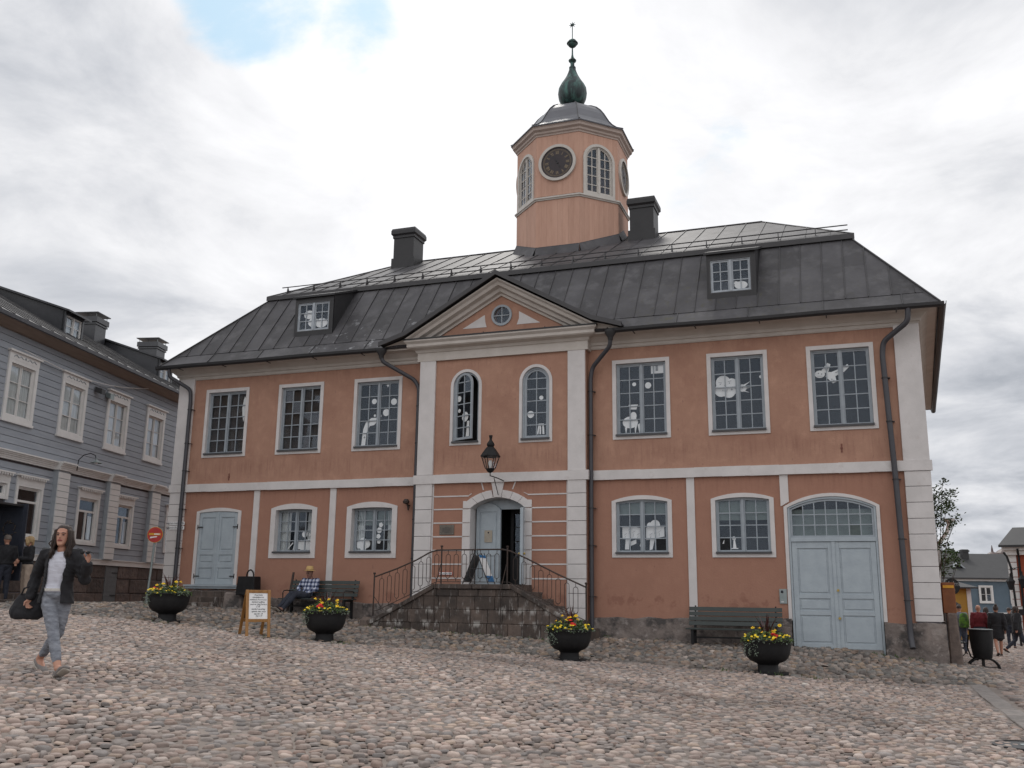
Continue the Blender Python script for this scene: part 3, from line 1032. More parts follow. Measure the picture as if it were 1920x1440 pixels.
def visible(cx, cy, mx=260, dmin=4.0, dmax=60):
    x, y, w = project(cx, cy, G(cx, cy))
    return (w > dmin) & (w < dmax) & (x > -mx) & (x < 1920 + mx) & (y < 1440 + 300)


allV = {}
near_pool = []


def zone(x0, x1, y0, y1, p1, p2, jit, K, cond, gap, h, pal, **kw):
    cx, cy, R, ux, uy = cells(x0, x1, y0, y1, p1, p2, jit, K)
    ok = visible(cx, cy) & cond(cx, cy)
    inside = (cx > 0.05) & (cx < 20.2) & (cy > -0.02) & (cy < 12)
    stairs = (cx > 7.5) & (cx < 12.8) & (cy > -1.75)
    ok &= ~inside & ~stairs
    cx, cy, R = cx[ok], cy[ok], R[ok]
    V, c = stones(cx, cy, R, ux, uy, gap, h, pal, **kw)
    x, y, w = project(cx, cy, G(cx, cy))
    onscreen = (x > 0) & (x < 1920) & (y > 0) & (y < 1435)
    return V, c, np.where(onscreen, w, 99), cx, cy


A_ = zone(-3, 21, -20.5, -3, 0.132, 0.104, 0.42, 10, lambda x, y: (y < bline(x) - 0.02) & (x < 20.30), 0.17, 0.018, PAL_A, dome=0.74, tilt=.075, hv=.5, irr=.11, band=True)
B_ = zone(-3.6, 20.6, -7.2, 0.3, 0.18, 0.14, 0.40, 10, lambda x, y: (y > bline(x) + 0.02) & (y < 0.02 + 0 * x), 0.14, 0.036, PAL_B, dome=0.66, tilt=0.15, hv=0.6, irr=.14)
C_ = zone(20.85, 34, -13, 40, 0.20, 0.13, 0.20, 8, lambda x, y: (x > 20.85) & (y < 34), 0.07, 0.03, PAL_A * 0.86, dome=0.75)
D_ = zone(-3.4, -0.1, 0.3, 12, 0.17, 0.14, 0.3, 8, lambda x, y: (x < 0), 0.1, 0.035, PAL_A * 0.9, dome=0.7)
E_ = zone(20.3, 20.85, -2.9, 14, 0.17, 0.14, 0.3, 8, lambda x, y: (x > 20.3) & (y > -2.6), 0.1, 0.05, PAL_B, dome=0.6, tilt=0.12)
# individually built stones: the nearest 300 in view, from the square
V, c, w, cx, cy = A_
order = np.argsort(w)[:300]
sel = np.zeros(len(w), bool); sel[order] = True
K = (V.shape[1] - 1) // 3
f4, f3 = stone_faces(K)
for i in order:
    o3 = np.array([cx[i], cy[i], float(G(cx[i], cy[i]))])
    mm = bpy.data.meshes.new('cobblestone')
    mm.from_pydata((V[i] - o3).tolist(), [], f4 + f3)
    ca = mm.color_attributes.new('Col', 'FLOAT_COLOR', 'POINT')
    ca.data.foreach_set('color', np.tile(np.append(c[i], 1.0).astype(np.float32), V.shape[1]))
    mm.materials.append(COBB); mm.shade_smooth()
    ob = bpy.data.objects.new('cobblestone', mm)
    ob.location = o3
    COL.objects.link(ob); ob.parent = ground
for (V_, c_, *_r_), msk in ((A_, ~sel), (B_, None), (C_, None), (D_, None), (E_, None)):
    if msk is not None: V_, c_ = V_[msk], c_[msk]
    ob = bpy.data.objects.new('cobblestones', stones_mesh('cobblestones', V_, c_))
    COL.objects.link(ob); ob.parent = ground; ob['kind'] = 'stuff'
# border line of long granite slabs towards the side street
y = -13.0
while y < 8:
    L_ = random.uniform(0.7, 1.15)
    x0 = 20.36 + random.uniform(-0.01, 0.01); x1 = x0 + 0.27
    mb = MB(); z0, z1 = g(20.5, y), g(20.5, y + L_)
    if y + L_ < -2.7 or y > 30:
        mb.hexa([(x0, y + .01, z0 - .1), (x1, y + .01, z0 - .1), (x1, y + L_ - .01, z1 - .1), (x0, y + L_ - .01, z1 - .1),
                 (x0, y + .01, z0 + .02), (x1, y + .01, z0 + .02), (x1, y + L_ - .01, z1 + .02), (x0, y + L_ - .01, z1 + .02)])
        o = mb.build('border_slab', SLAB, ground, bevel=0.008)
    y += L_
# manhole cover
mh = thing('manhole_cover', 'round iron cover set in the cobbles at the lower right corner', 'manhole cover', (20.15, -11.25, g(20.15, -11.25) + 0.02))
mb = MB(); mb.lathe([(0.34, -0.03), (0.34, 0.012), (0.30, 0.016), (0.30, 0.006), (0.02, 0.006)], n=28); mb.build('lid', DMETAL, mh, keep=False)
mb = MB(); mb.lathe([(0.07, 0.006), (0.07, 0.014), (0.01, 0.014)], n=12); mb.build('boss', STEEL, mh, keep=False)


def tufts(name, label, pts, m, hgt=0.12, cat='grass', per=26, spread=0.18):
    mb = MB()
    for (x, y) in pts:
        for _ in range(per):
            a = random.uniform(0, 2 * pi); rr = random.gauss(0, spread)
            bx, by = x + rr * cos(a), y + random.gauss(0, spread) * 0.6
            zz_ = g(bx, by) + 0.01
            hh = hgt * random.uniform(0.4, 1.1); a2 = random.uniform(0, 2 * pi); w_ = 0.006
            lx, ly = cos(a2) * hh * 0.5, sin(a2) * hh * 0.5
            mb.add([(bx - w_, by, zz_), (bx + w_, by, zz_), (bx + lx + w_, by + ly, zz_ + hh), (bx + lx, by + ly + w_, zz_ + hh * .8), (bx, by + w_, zz_)], [(0, 1, 2), (1, 4, 3, 2), (4, 0, 3)])
    o = mb.build(name, m, None, fix=False)
    tag(o, label, cat, kind='stuff')
    return o


tufts('grass', 'thin grass growing in joints along the foot of the walls',
      [(17.8, -5.0), (17.3, -5.1), (19.0, -.18), (19.3, -.2), (19.6, -.25), (16.3, -5.1), (8.2, -6.9), (9.6, -6.6), (5.6, -6.8), (13.0, -.2), (14.2, -.15)] +
      [(x, -1.95) for x in np.arange(7.6, 12.6, 0.55)] + [(-3.0 + 0.1 * k, -1.5 - 0.45 * k) for k in range(8)], LEAFM, 0.07, per=16)

# ================================================================== TOWN HALL
TW = 20.24
th = thing('town_hall', 'terracotta coloured two-storey town hall with white trim, dark sheet metal roof and octagonal clock tower', 'town hall', (0, 0, 0))
F0 = Face((0, 0, 0), (1, 0, 0), (0, -1, 0))
PR = 0.25
FR = Face((0, -PR, 0), (1, 0, 0), (0, -1, 0))
holesL, holesR, holesC = [], [], []


def cm(polys, mat=PAPER):
    return [(p, mat) for p in polys]


# ---- upper windows of the wings
UZ0, UZ1 = 4.778, 6.788
upper = [('A', 0.956, 2.435), ('B', 3.433, 4.892), ('C', 5.858, 7.324), ('D', 13.147, 14.584), ('E', 15.49, 16.914), ('F', 17.803, 19.28)]
for nm_, a, b in upper:
    cov, cut = [], []
    if nm_ in 'AB': cov = [('brown', 0, 1, 0, 1)]
    if nm_ == 'A':
        cut = cm([[(2.17, 6.45), (2.14, 6.2), (2.17, 5.95), (2.21, 5.8), (2.25, 5.95), (2.24, 6.5), (2.21, 6.55)]])
    if nm_ == 'C':
        cut = cm([circ(6.42, 6.16, .075), circ(7.02, 6.12, .09), circ(6.80, 5.83, .10), circ(6.82, 6.58, .05, 3, rot=pi / 2 * 3),
                  [(6.08, 4.95), (6.20, 4.95), (6.23, 5.30), (6.32, 5.48), (6.45, 5.50), (6.56, 5.62), (6.50, 5.70), (6.36, 5.70), (6.20, 5.60), (6.12, 5.40)],
                  circ(6.46, 5.76, .035), circ(6.60, 5.74, .05, sx=1.3)])
        cut += cm([circ(6.17, 5.17, .028)], PAPERG)
    if nm_ == 'D':
        cut = cm([circ(13.67, 6.18, .05), circ(14.02, 6.13, .08), [(14.10, 6.42), (14.44, 6.42), (14.44, 6.66), (14.10, 6.66)],
                  circ(13.64, 5.38, .10, sx=.8), circ(13.56, 5.22, .15, sx=1.3), [(13.42, 5.10), (13.45, 4.93), (13.48, 5.1)], [(13.66, 5.15), (13.68, 4.90), (13.73, 5.15)], [(13.74, 5.15), (13.79, 4.92), (13.82, 5.2)],
                  [(13.52, 5.66), (13.56, 5.54), (13.72, 5.54), (13.76, 5.66)]])
        cut += cm([[(14.22, 6.48), (14.28, 6.48), (14.28, 6.62), (14.22, 6.62)]], PAPERG)
    if nm_ == 'E':
        cut = cm([circ(15.85, 6.08, .18), circ(16.05, 6.03, .15), circ(15.80, 5.90, .165), circ(15.98, 5.86, .16), circ(16.12, 5.92, .13), circ(16.30, 5.92, .09, sx=1.1),
                  [(16.33, 6.0), (16.50, 6.08), (16.34, 5.96)], [(16.33, 5.92), (16.52, 5.93), (16.33, 5.89)], [(16.33, 5.86), (16.47, 5.80), (16.31, 5.84)], circ(16.74, 6.17, .04)])
    if nm_ == 'E':
        cut += cm([circ(15.78, 6.04, .013), circ(16.0, 6.06, .013), [(15.74, 6.085), (15.82, 6.07), (15.82, 6.08), (15.74, 6.095)], [(15.96, 6.09), (16.05, 6.11), (16.05, 6.12), (15.96, 6.10)], [(15.87, 6.02), (15.88, 6.02), (15.92, 5.95), (15.86, 5.94), (15.86, 5.95), (15.905, 5.955)], [(15.82, 5.89), (15.92, 5.875), (15.97, 5.90), (15.92, 5.865), (15.82, 5.88)], circ(16.05, 5.90, .022), [(16.16, 5.99), (16.30, 6.02), (16.30, 6.01), (16.16, 5.98)], [(16.16, 5.93), (16.32, 5.93), (16.32, 5.92), (16.16, 5.92)]], PAPERG)
    if nm_ == 'F':
        cut = cm([circ(18.08, 6.14, .09, sx=1.3), circ(18.30, 6.09, .09, sx=1.0), [(18.1, 6.2), (18.26, 6.40), (18.33, 6.36), (18.26, 6.15)], [(18.3, 6.16), (18.62, 6.28), (18.70, 6.34), (18.74, 6.28), (18.62, 6.16), (18.35, 6.04)],
                  [(18.20, 6.08), (18.36, 5.90), (18.44, 5.94), (18.42, 6.08)]])
        cut += cm([circ(18.05, 6.16, .014), circ(18.12, 6.14, .014), circ(18.34, 6.0, .014), circ(18.38, 5.97, .014), [(18.02, 6.09), (18.14, 6.08), (18.14, 6.09), (18.02, 6.10)], [(18.42, 6.14), (18.60, 6.21), (18.60, 6.222), (18.42, 6.152)], [(18.27, 6.34), (18.24, 6.2), (18.25, 6.2), (18.28, 6.34)]], PAPERG)
    wobj, hole = window(F0, th, (a, b, UZ0, UZ1, UZ1), sur=0.095, depth=0.07, name='upper_window', cover=cov, cut=cut, fr=0.038)
    (holesL if b < 10 else holesR).append(shape_poly(hole))
# ---- lower windows
LZ0, LZS, LZC = 1.922, 3.273, 3.40
lower = [('b', 3.445, 4.90), ('c', 5.82, 7.32), ('d', 13.10, 14.56), ('e', 15.48, 16.91)]
for nm_, a, b in lower:
    dp = 0.16 if b < 10 else 0.06
    sr = 0.15 if b < 10 else 0.10
    cov, cut = [], []
    if nm_ == 'b':
        cov = [('curtain', 0, 1, 0.0, 0.28), ('curtain', 0, 1, .78, 1.0)]
        cut = cm([circ(4.42, 2.58, .09), circ(4.58, 2.56, .06, 3), [(4.06, 2.15), (4.30, 2.17), (4.34, 2.42), (4.12, 2.40)], [(4.30, 2.15), (4.70, 2.15), (4.72, 2.40), (4.55, 2.44), (4.32, 2.40)], [(3.86, 2.15), (4.05, 2.36), (4.08, 2.34), (3.90, 2.15)], [(4.12, 2.56), (4.2, 2.56), (4.2, 2.66), (4.12, 2.66)]])
    if nm_ == 'c':
        cov = [('curtain', 0, 1, 0.0, 0.2), ('curtain', 0, 1, .82, 1.0), ('blind', .62, 1, 0, 1)]
        cut = cm([circ(6.22, 2.36, .11), circ(6.33, 2.30, .11), circ(6.12, 2.28, .10), circ(6.24, 2.22, .10), circ(6.74, 2.80, .07, 5), circ(6.70, 2.66, .08, 7), circ(6.68, 2.50, .07, 5), circ(6.70, 2.36, .06, 6)])
    if nm_ == 'd':
        cov = [('blind', .74, 1, 0, 1)]
        cut = cm([[(13.32, 2.38), (13.80, 2.36), (13.84, 2.62), (13.50, 2.68), (13.32, 2.66)], [(13.90, 2.34), (14.34, 2.42), (14.34, 2.66), (13.90, 2.64)], circ(14.12, 2.70, .12), circ(14.0, 2.68, .08),
                  [(13.38, 2.12), (13.48, 2.12), (13.50, 2.37), (13.40, 2.38)], [(13.50, 2.30), (13.66, 2.36), (13.66, 2.26), (13.52, 2.20)], [(13.74, 2.20), (13.82, 2.12), (13.84, 2.36), (13.78, 2.34)], [(13.98, 2.1), (14.05, 2.12), (14.12, 2.40), (14.0, 2.40)]])
    if nm_ == 'd':
        _l = []
        for _q in range(9):
            _u = 13.36 + .105 * _q; _z = 2.46 + .06 * ((_q * 5) % 3)
            if 13.80 < _u < 13.92: continue
            _l.append([(_u, _z), (_u + .07, _z + .05), (_u + .07, _z + .042), (_u, _z - .008)]); _l.append([(_u + .03, _z - .02), (_u + .038, _z - .02), (_u + .02, _z - .10), (_u + .012, _z - .10)])
        cut += cm(_l, PAPERG)
    if nm_ == 'e':
        cov = [('blind', .60, 1, 0, 1)]
        cut = cm([circ(15.97, 2.36, .045), [(15.94, 2.14), (16.02, 2.14), (15.99, 2.34), (15.96, 2.34)], [(15.9, 2.12), (16.06, 2.12), (16.06, 2.14), (15.9, 2.14)], [(15.70, 2.24), (15.75, 2.34), (15.74, 2.24)]])
    wobj, hole = window(F0, th, (a, b, LZ0, LZS, LZC), sur=sr, depth=dp, name='lower_window', rows=4, cover=cov, cut=cut)
    (holesL if b < 10 else holesR).append(shape_poly(hole))


def leaf(F, parent, sh, u0, u1, z0, o, panels, m, name='door_leaf', st=0.09, thick=0.05):
    poly = clip_rect(shape_poly(sh), u0, u1, z0, 99)
    mb = MB(); F.prism(mb, poly, o - thick, o)
    # stiles
    for a, b in ((u0, u0 + st), (u1 - st, u1)):
        F.prism(mb, clip_rect(shape_poly(inset(sh, 0.004, 0)), a, b, z0, 99), o + 0.001, o + 0.022)
    zt = 99
    edges = [z0] + [v for p in panels for v in p] + [zt]
    for i in range(0, len(edges), 2):
        q = clip_rect(shape_poly(inset(sh, 0.004, 0)), u0 + st, u1 - st, edges[i], edges[i + 1])
        if q: F.prism(mb, q, o + 0.001, o + 0.022)
    wo = mb.build(name, m, parent, bevel=0.004)
    for (pa, pb) in panels:
        q = clip_rect(shape_poly(inset(sh, 0.05, 0)), u0 + st + 0.035, u1 - st - 0.035, pa + 0.035, pb - 0.035)
        if q:
            s = MB(); F.prism(s, q, o + 0.001, o + 0.014); s.build('door_panel', m, wo, bevel=0.008)
    return wo


# ---- left double door
DS = (0.97, 2.466, 1.20, 3.23, 3.33)
DH = inset(DS, 0.10, 0.0)
mb = MB(); F0.ring(mb, shape_poly(DS), shape_poly(DH), -0.10, 0.025)
dw = mb.build('doorway', WHITE, th)
mid = (DH[0] + DH[1]) / 2
pz = [(1.34, 1.66), (1.80, 2.02), (2.14, 3.06)]
for a, b in ((DH[0], mid - 0.004), (mid + 0.004, DH[1])):
    leaf(F0, dw, inset(DH, 0.01, 0), a + 0.008 if a == DH[0] else a, b - 0.008 if b == DH[1] else b, 1.20, -0.02, pz, BLUEP)
mb = MB(); F0.box(mb, mid - 0.025, mid + 0.025, 1.205, 3.22, 0.003, 0.016); mb.build('cover_strip', BLUEP, dw)
mb = MB(); F0.box(mb, 0.83, 2.53, 1.09, 1.20, -0.2, 0.10); F0.box(mb, 0.80, 2.56, 1.15, 1.198, 0.10, 0.14); mb.build('threshold', BLUEP, dw)
for zz_ in (1.42, 2.78):
    for uu, sg in ((DH[0] - 0.02, 1), (DH[1] + 0.02, -1)):
        mb = MB(); F0.box(mb, min(uu, uu + sg * 0.16), max(uu, uu + sg * 0.16), zz_, zz_ + 0.025, 0.005, 0.03)
        F0.box(mb, uu - 0.012, uu + 0.012, zz_ - 0.05, zz_ + 0.08, 0.005, 0.035); mb.build('hinge', DMETAL, dw)
holesL.append(shape_poly(inset(DS, 0.05, 0.0)))

# ---- carriage gate with fanlight
GS = (17.12, 19.17, -0.25, 3.06, 3.35)
GH = inset(GS, 0.075, 0.0)
mb = MB()
o_, i_ = shape_poly(GS), shape_poly(GH)
_n = len(o_)
for _k in range(1, _n):          # jambs and arch, open at the foot
    _a, _b = (_k, (_k + 1) % _n)
    pa, pb, qa, qb = list(o_[_a]), list(o_[_b]), list(i_[_a]), list(i_[_b])
    for _p in (pa, pb, qa, qb): _p[1] = max(_p[1], 0.54)
    F0.prism(mb, [tuple(pa), tuple(pb), tuple(qb), tuple(qa)], -0.1, 0.03)
gate = mb.build('gateway', WHITE, th)
G2 = inset(GH, 0.006, 0.0)
mb = MB(); F0.ring(mb, shape_poly(G2), shape_poly(inset(G2, 0.045, 0.0)), -0.09, 0.005)
F0.box(mb, G2[0] + 0.045, G2[1] - 0.045, 2.27, 2.36, -0.085, 0.02)
mb.build('gate_frame', BLUEP, gate)
gi = inset(G2, 0.047, 0.0)
gm = (gi[0] + gi[1]) / 2
for a, b in ((gi[0], gm - 0.004), (gm + 0.004, gi[1])):
    leaf(F0, gate, (a, b, -0.05, 2.265, 2.265), a + .004, b - .004, -0.05, -0.03, [(0.06, 0.66), (0.76, 1.02), (1.12, 2.12)], BLUEP, name='gate_leaf', st=0.115)
mb = MB(); F0.box(mb, gm - 0.035, gm + 0.035, -0.05, 2.262, -0.005, 0.014); mb.build('cover_strip', BLUEP, gate)
for zz_ in (1.20, 0.60):
    mb = MB(); mb.tube([F0.p(gm + 0.05, zz_, 0.0), F0.p(gm + 0.05, zz_, 0.035)], 0.028, 12); mb.build('knob', BRASS, gate)
mb = MB(); F0.box(mb, gi[0], gi[1], -0.16, -0.052, -0.15, 0.03); mb.build('door_step', SLAB, gate)
# fanlight
FS_ = (gi[0], gi[1], 2.36, gi[3] - 0.012, gi[4] - 0.004)
mb = MB()
F0.ring(mb, shape_poly(FS_), shape_poly(inset(FS_, 0.045, 0.045)), -0.07, -0.02)
fi = inset(FS_, 0.045, 0.045)
fl = None
us = [fi[0] + (fi[1] - fi[0]) * k / 7 for k in range(8)]
zs_ = [fi[2], fi[2] + 0.235, fi[2] + 0.47, 9]
for k in range(1, 7):
    F0.box(mb, us[k] - 0.011, us[k] + 0.011, fi[2], top_at(fi, us[k]), -0.06, -0.03)
for z in zs_[1:3]:
    ua, ub = fi[0], fi[1]
    while top_at(fi, ua) < z + .01: ua += 0.02
    while top_at(fi, ub) < z + .01: ub -= 0.02
    F0.box(mb, ua, ub, z - 0.011, z + 0.011, -0.059, -0.031)
fan = mb.build('fanlight', FRAMEP, th)
for k in range(7):
    for j in range(3):
        q = clip_rect(shape_poly(fi), us[k], us[k + 1], zs_[j], zs_[j + 1])
        if q:
            s = MB(); F0.prism(s, q, -0.047, -0.042); s.build('pane', GLASS, fan)
s = MB(); F0.box(s, gi[0], gi[1], 2.3, 3.0, -0.16, -0.15); s.build('blind', BLIND, fan)
s = MB(); F0.box(s, gi[0] - .1, gi[1] + .1, -0.2, 3.3, -0.6, -0.55); s.build('room_interior', DARKIN, fan)
holesR.append(shape_poly(inset(GS, 0.04, 0.0)))

# ---- risalit windows
right = (10.775, 11.655, 4.77, 6.33, 6.78)
left = (8.87, 9.74, 4.77, 6.33, 6.78)
_, h_ = window(FR, th, right, sur=0.075, depth=0.05, name='arched_window', cases=1, cols=2, rows=5, fr=0.045, cw=0.06,
               row_z=[5.22, 5.53, 5.84, 6.15, 6.42], cut=cm([circ(11.33, 5.92, .055), circ(11.05, 5.50, .09)]) + cm([[(11.22, 4.98), (11.26, 5.25), (11.40, 5.25), (11.42, 4.98), (11.37, 4.98), (11.36, 5.2), (11.33, 5.2), (11.33, 4.98), (11.29, 4.98), (11.29, 5.2), (11.26, 4.98)]]))
holesC.append(shape_poly(h_))
# open casement: frame without panes, then a casement turned outwards
hl = inset(left, 0.075)
mb = MB(); FR.ring(mb, shape_poly(hl), shape_poly(inset(hl, 0.045)), -0.12, -0.03)
wl = mb.build('arched_window', FRAMEP, th)
s = MB(); FR.ring(s, shape_poly(left), shape_poly(hl), -0.13, 0.025); s.build('surround', WHITE, wl)
s = MB(); FR.box(s, hl[0] - 0.012, hl[1] + 0.012, hl[2] - 0.018, hl[2] + 0.028, -0.06, 0.07); s.build('sill', SILL, wl)
r = MB()
a, b, c_, d = hl[0], hl[1], hl[2], hl[4]
pts = [FR.p(a, c_, -.15), FR.p(b, c_, -.15), FR.p(b, d, -.15), FR.p(a, d, -.15), FR.p(a, c_, -.9), FR.p(b, c_, -.9), FR.p(b, d, -.9), FR.p(a, d, -.9)]
r.add(pts, [(0, 1, 5, 4), (1, 2, 6, 5), (2, 3, 7, 6), (3, 0, 4, 7), (4, 5, 6, 7)])
r.build('room_interior', DARKIN, wl, fix=False)
ang = radians(24)
hinge = FR.p(hl[0] + 0.05, 0, -0.02)
FC = Face(hinge, (cos(ang), -sin(ang), 0), (-sin(ang), -cos(ang), 0))
cwd = hl[1] - hl[0] - 0.10
cs = (0, cwd, hl[2] + 0.06, hl[3], hl[4] - 0.05)
mb = MB()
ci = inset(cs, 0.055, 0.06)
FC.ring(mb, shape_poly(cs), shape_poly(ci), -0.045, 0)
mu = cwd / 2
FC.box(mb, mu - .012, mu + .012, ci[2], top_at(ci, mu), -.04, -.01)
rz = [5.22, 5.53, 5.84, 6.15, 6.42]
for z in rz: FC.box(mb, ci[0], ci[1], z - .011, z + .011, -.039, -.011)
oc = mb.build('casement', FRAMEP, wl)
zl = [ci[2]] + rz + [9]
for i in range(2):
    for k in range(6):
        q = clip_rect(shape_poly(ci), [ci[0], mu][i], [mu, ci[1]][i], zl[k], zl[k + 1])
        if q:
            s = MB(); FC.prism(s, q, -.028, -.023); s.build('pane', GLASS, wl)
for p_, m_ in cm([circ(.10, 6.0, .08), circ(.34, 5.50, .13, sx=.9), [(.38, 4.98), (.50, 4.98), (.50, 5.38), (.42, 5.38)], circ(.12, 5.68, .05)]):
    s = MB(); FC.prism(s, p_, -.04, -.037); s.build('paper_cutout', m_, wl)
holesC.append(shape_poly(inset(left, 0.04)))
# oculus
oc_c = (10.26, 8.17)
mb = MB(); FR.ring(mb, circ(*oc_c, .285, 32), circ(*oc_c, .225, 32), -.05, .03)
FR.box(mb, oc_c[0] - .012, oc_c[0] + .012, oc_c[1] - .23, oc_c[1] + .23, -.04, .0); FR.box(mb, oc_c[0] - .23, oc_c[0] + .23, oc_c[1] - .012, oc_c[1] + .012, -.039, -.001)
oo = mb.build('round_window', FRAMEP, th)
for k in range(4):
    a0 = k * pi / 2
    q = [(oc_c[0], oc_c[1])] + [(oc_c[0] + .226 * cos(a0 + j * pi / 14), oc_c[1] + .226 * sin(a0 + j * pi / 14)) for j in range(8)]
    s = MB(); FR.prism(s, q, -.03, -.025); s.build('pane', GLASS, oo)
s = MB(); FR.prism(s, circ(*oc_c, .27, 16), -.5, -.45); s.build('room_interior', DARKIN, oo)

# ---- portal
PS = (9.50, 10.95, 1.25, 3.15, 3.40)
PO = (9.29, 11.14, 1.25, 3.24, 3.60)
portal_face = FR
pr_ = MB(); FR.ring(pr_, shape_poly((9.46, 10.99, 1.25, 3.17, 3.44)), shape_poly(PS), -0.38, 0.0)
portal = pr_.build('portal', WHITE, th)
zj = [1.25, 1.41, 1.755, 2.10, 2.44, 2.78, 3.13]
for i in range(len(zj) - 1):
    for a, b in ((PO[0], PS[0] + .003), (PS[1] - .003, PO[1])):
        s = MB(); FR.box(s, a, b, zj[i] + .007, zj[i + 1] - .007, .001, .032); s.build('stone_block', WHITE, portal, bevel=.004)
ti = shape_poly(PS)[2:]; to = shape_poly(PO)[2:]
ti = [(PS[1], 3.14)] + ti[1:-1] + [(PS[0], 3.14)]; to = [(PO[1], 3.14)] + to[1:-1] + [(PO[0], 3.14)]
for a, b in ((0, 2), (2, 4), (4, 6), (6, 8), (8, 10), (10, 12), (12, 14)):
    inn = ti[a:b + 1]; ou = to[a:b + 1]
    if a == 0: ou = [(PO[1], 3.14), (PO[1], 3.33)] + ou[1:]
    if a == 12: ou = ou[:-1] + [(PO[0], 3.33), (PO[0], 3.14)]
    poly = ou + inn[::-1]
    cxm = sum(p[0] for p in poly) / len(poly); czm = sum(p[1] for p in poly) / len(poly)
    poly = [(cxm + (p[0] - cxm) * .965, czm + (p[1] - czm) * .985) for p in poly]
    if a == 6: poly = [(10.13, 3.41), (10.33, 3.41), (10.40, 3.80), (10.06, 3.80)]
    s = MB(); FR.prism(s, poly, .001, .034 if a != 6 else .045); s.build('keystone' if a == 6 else 'arch_stone', WHITE, portal, bevel=.004)
for (ua, za, ub, zb) in ((9.84, 3.60, 9.78, 3.80), (10.62, 3.60, 10.70, 3.80), (9.52, 3.52, 9.44, 3.47), (10.92, 3.52, 11.02, 3.47)):
    s = MB(); FR.prism(s, [(ua - .015, za), (ua + .015, za), (ub + .015, zb), (ub - .015, zb)], .001, .012); s.build('joint_strip', WHITE, portal)
# doors: left leaf closed, right leaf open outwards, dark vestibule with inner glazed door
lf = leaf(FR, portal, (9.50, 10.20, 1.27, 3.12, 3.30), 9.54, 10.20, 1.27, -0.33, [(1.40, 1.98), (2.10, 3.08)], BLUEP)
s = MB(); FR.box(s, 9.50, 10.95, 3.14, 3.42, -.40, -.385); s.build('transom_board', BLUEP, portal)
ao = radians(102)
hg = FR.p(10.85, 0, -.30)
FD = Face(hg, (-cos(ao), -sin(ao), 0), Vector((-cos(ao), -sin(ao), 0)).cross(Vector((0, 0, 1))))
leaf(FD, portal, (0, .62, 1.27, 3.10, 3.14), 0, .62, 1.27, .02, [(1.40, 1.98), (2.10, 3.0)], BLUEP)
s = MB(); s.ball(FD.p(.60, 2.0, .06), .03, 6); s.ball(FD.p(.60, 2.0, -.07), .03, 6); s.build('knob', BRASS, portal)
s = MB()
pts = [FR.p(9.5, 1.26, -.40), FR.p(10.97, 1.26, -.40), FR.p(10.97, 3.4, -.40), FR.p(9.5, 3.4, -.40), FR.p(9.5, 1.26, -1.6), FR.p(10.97, 1.26, -1.6), FR.p(10.97, 3.4, -1.6), FR.p(9.5, 3.4, -1.6)]
s.add(pts, [(0, 1, 5, 4), (1, 2, 6, 5), (2, 3, 7, 6), (3, 0, 4, 7), (4, 5, 6, 7)]); s.build('vestibule', DARKIN, portal, fix=False)
s = MB(); FR.ring(s, [(10.24, 1.27), (10.84, 1.27), (10.84, 3.2), (10.24, 3.2)], [(10.32, 2.0), (10.76, 2.0), (10.76, 3.08), (10.32, 3.08)], -1.0, -.95)
for z in (2.36, 2.72): FR.box(s, 10.32, 10.76, z - .012, z + .012, -.98, -.96)
FR.box(s, 10.53, 10.55, 2.0, 3.08, -.98, -.96); s.build('inner_door', DMETAL, portal)
s = MB(); FR.box(s, 10.32, 10.76, 2.0, 3.08, -.972, -.968); s.build('pane', GLASS, portal)
holesC.append(shape_poly((9.46, 10.99, 1.20, 3.17, 3.44)))

# ---- walls
mb = MB()
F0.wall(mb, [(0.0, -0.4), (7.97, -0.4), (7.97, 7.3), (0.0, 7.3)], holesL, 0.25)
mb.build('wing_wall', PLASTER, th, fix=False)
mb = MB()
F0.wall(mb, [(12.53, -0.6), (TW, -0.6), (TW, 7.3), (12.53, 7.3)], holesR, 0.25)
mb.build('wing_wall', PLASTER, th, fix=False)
mb = MB()
FR.wall(mb, [(7.97, -0.4), (12.53, -0.4), (12.53, 7.66), (10.25, 9.05), (7.97, 7.66)], holesC + [circ(*oc_c, .25, 24)], 0.3)
mb.add([(7.97, -PR, -.4), (7.97, 0, -.4), (7.97, 0, 7.66), (7.97, -PR, 7.66)], [(0, 1, 2, 3)])
mb.add([(12.53, -PR, -.6), (12.53, 0, -.6), (12.53, 0, 7.66), (12.53, -PR, 7.66)], [(3, 2, 1, 0)])
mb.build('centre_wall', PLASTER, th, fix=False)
RX, RY = 20.90, 12.1
mb = MB()
mb.hexa([(TW - .3, 0.26, -.9), (TW, 0.001, -.9), (RX, RY, -.9), (RX - .3, RY, -.9), (TW - .3, 0.26, 7.3), (TW, 0.001, 7.3), (RX, RY, 7.3), (RX - .3, RY, 7.3)])
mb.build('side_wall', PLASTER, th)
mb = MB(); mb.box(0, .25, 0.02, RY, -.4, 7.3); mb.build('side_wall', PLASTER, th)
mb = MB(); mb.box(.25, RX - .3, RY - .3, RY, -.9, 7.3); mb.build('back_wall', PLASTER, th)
mb = MB(); mb.box(.26, TW - .4, .9, RY - .4, 4.0, 4.1); mb.build('floor_slab', DARKIN, th)

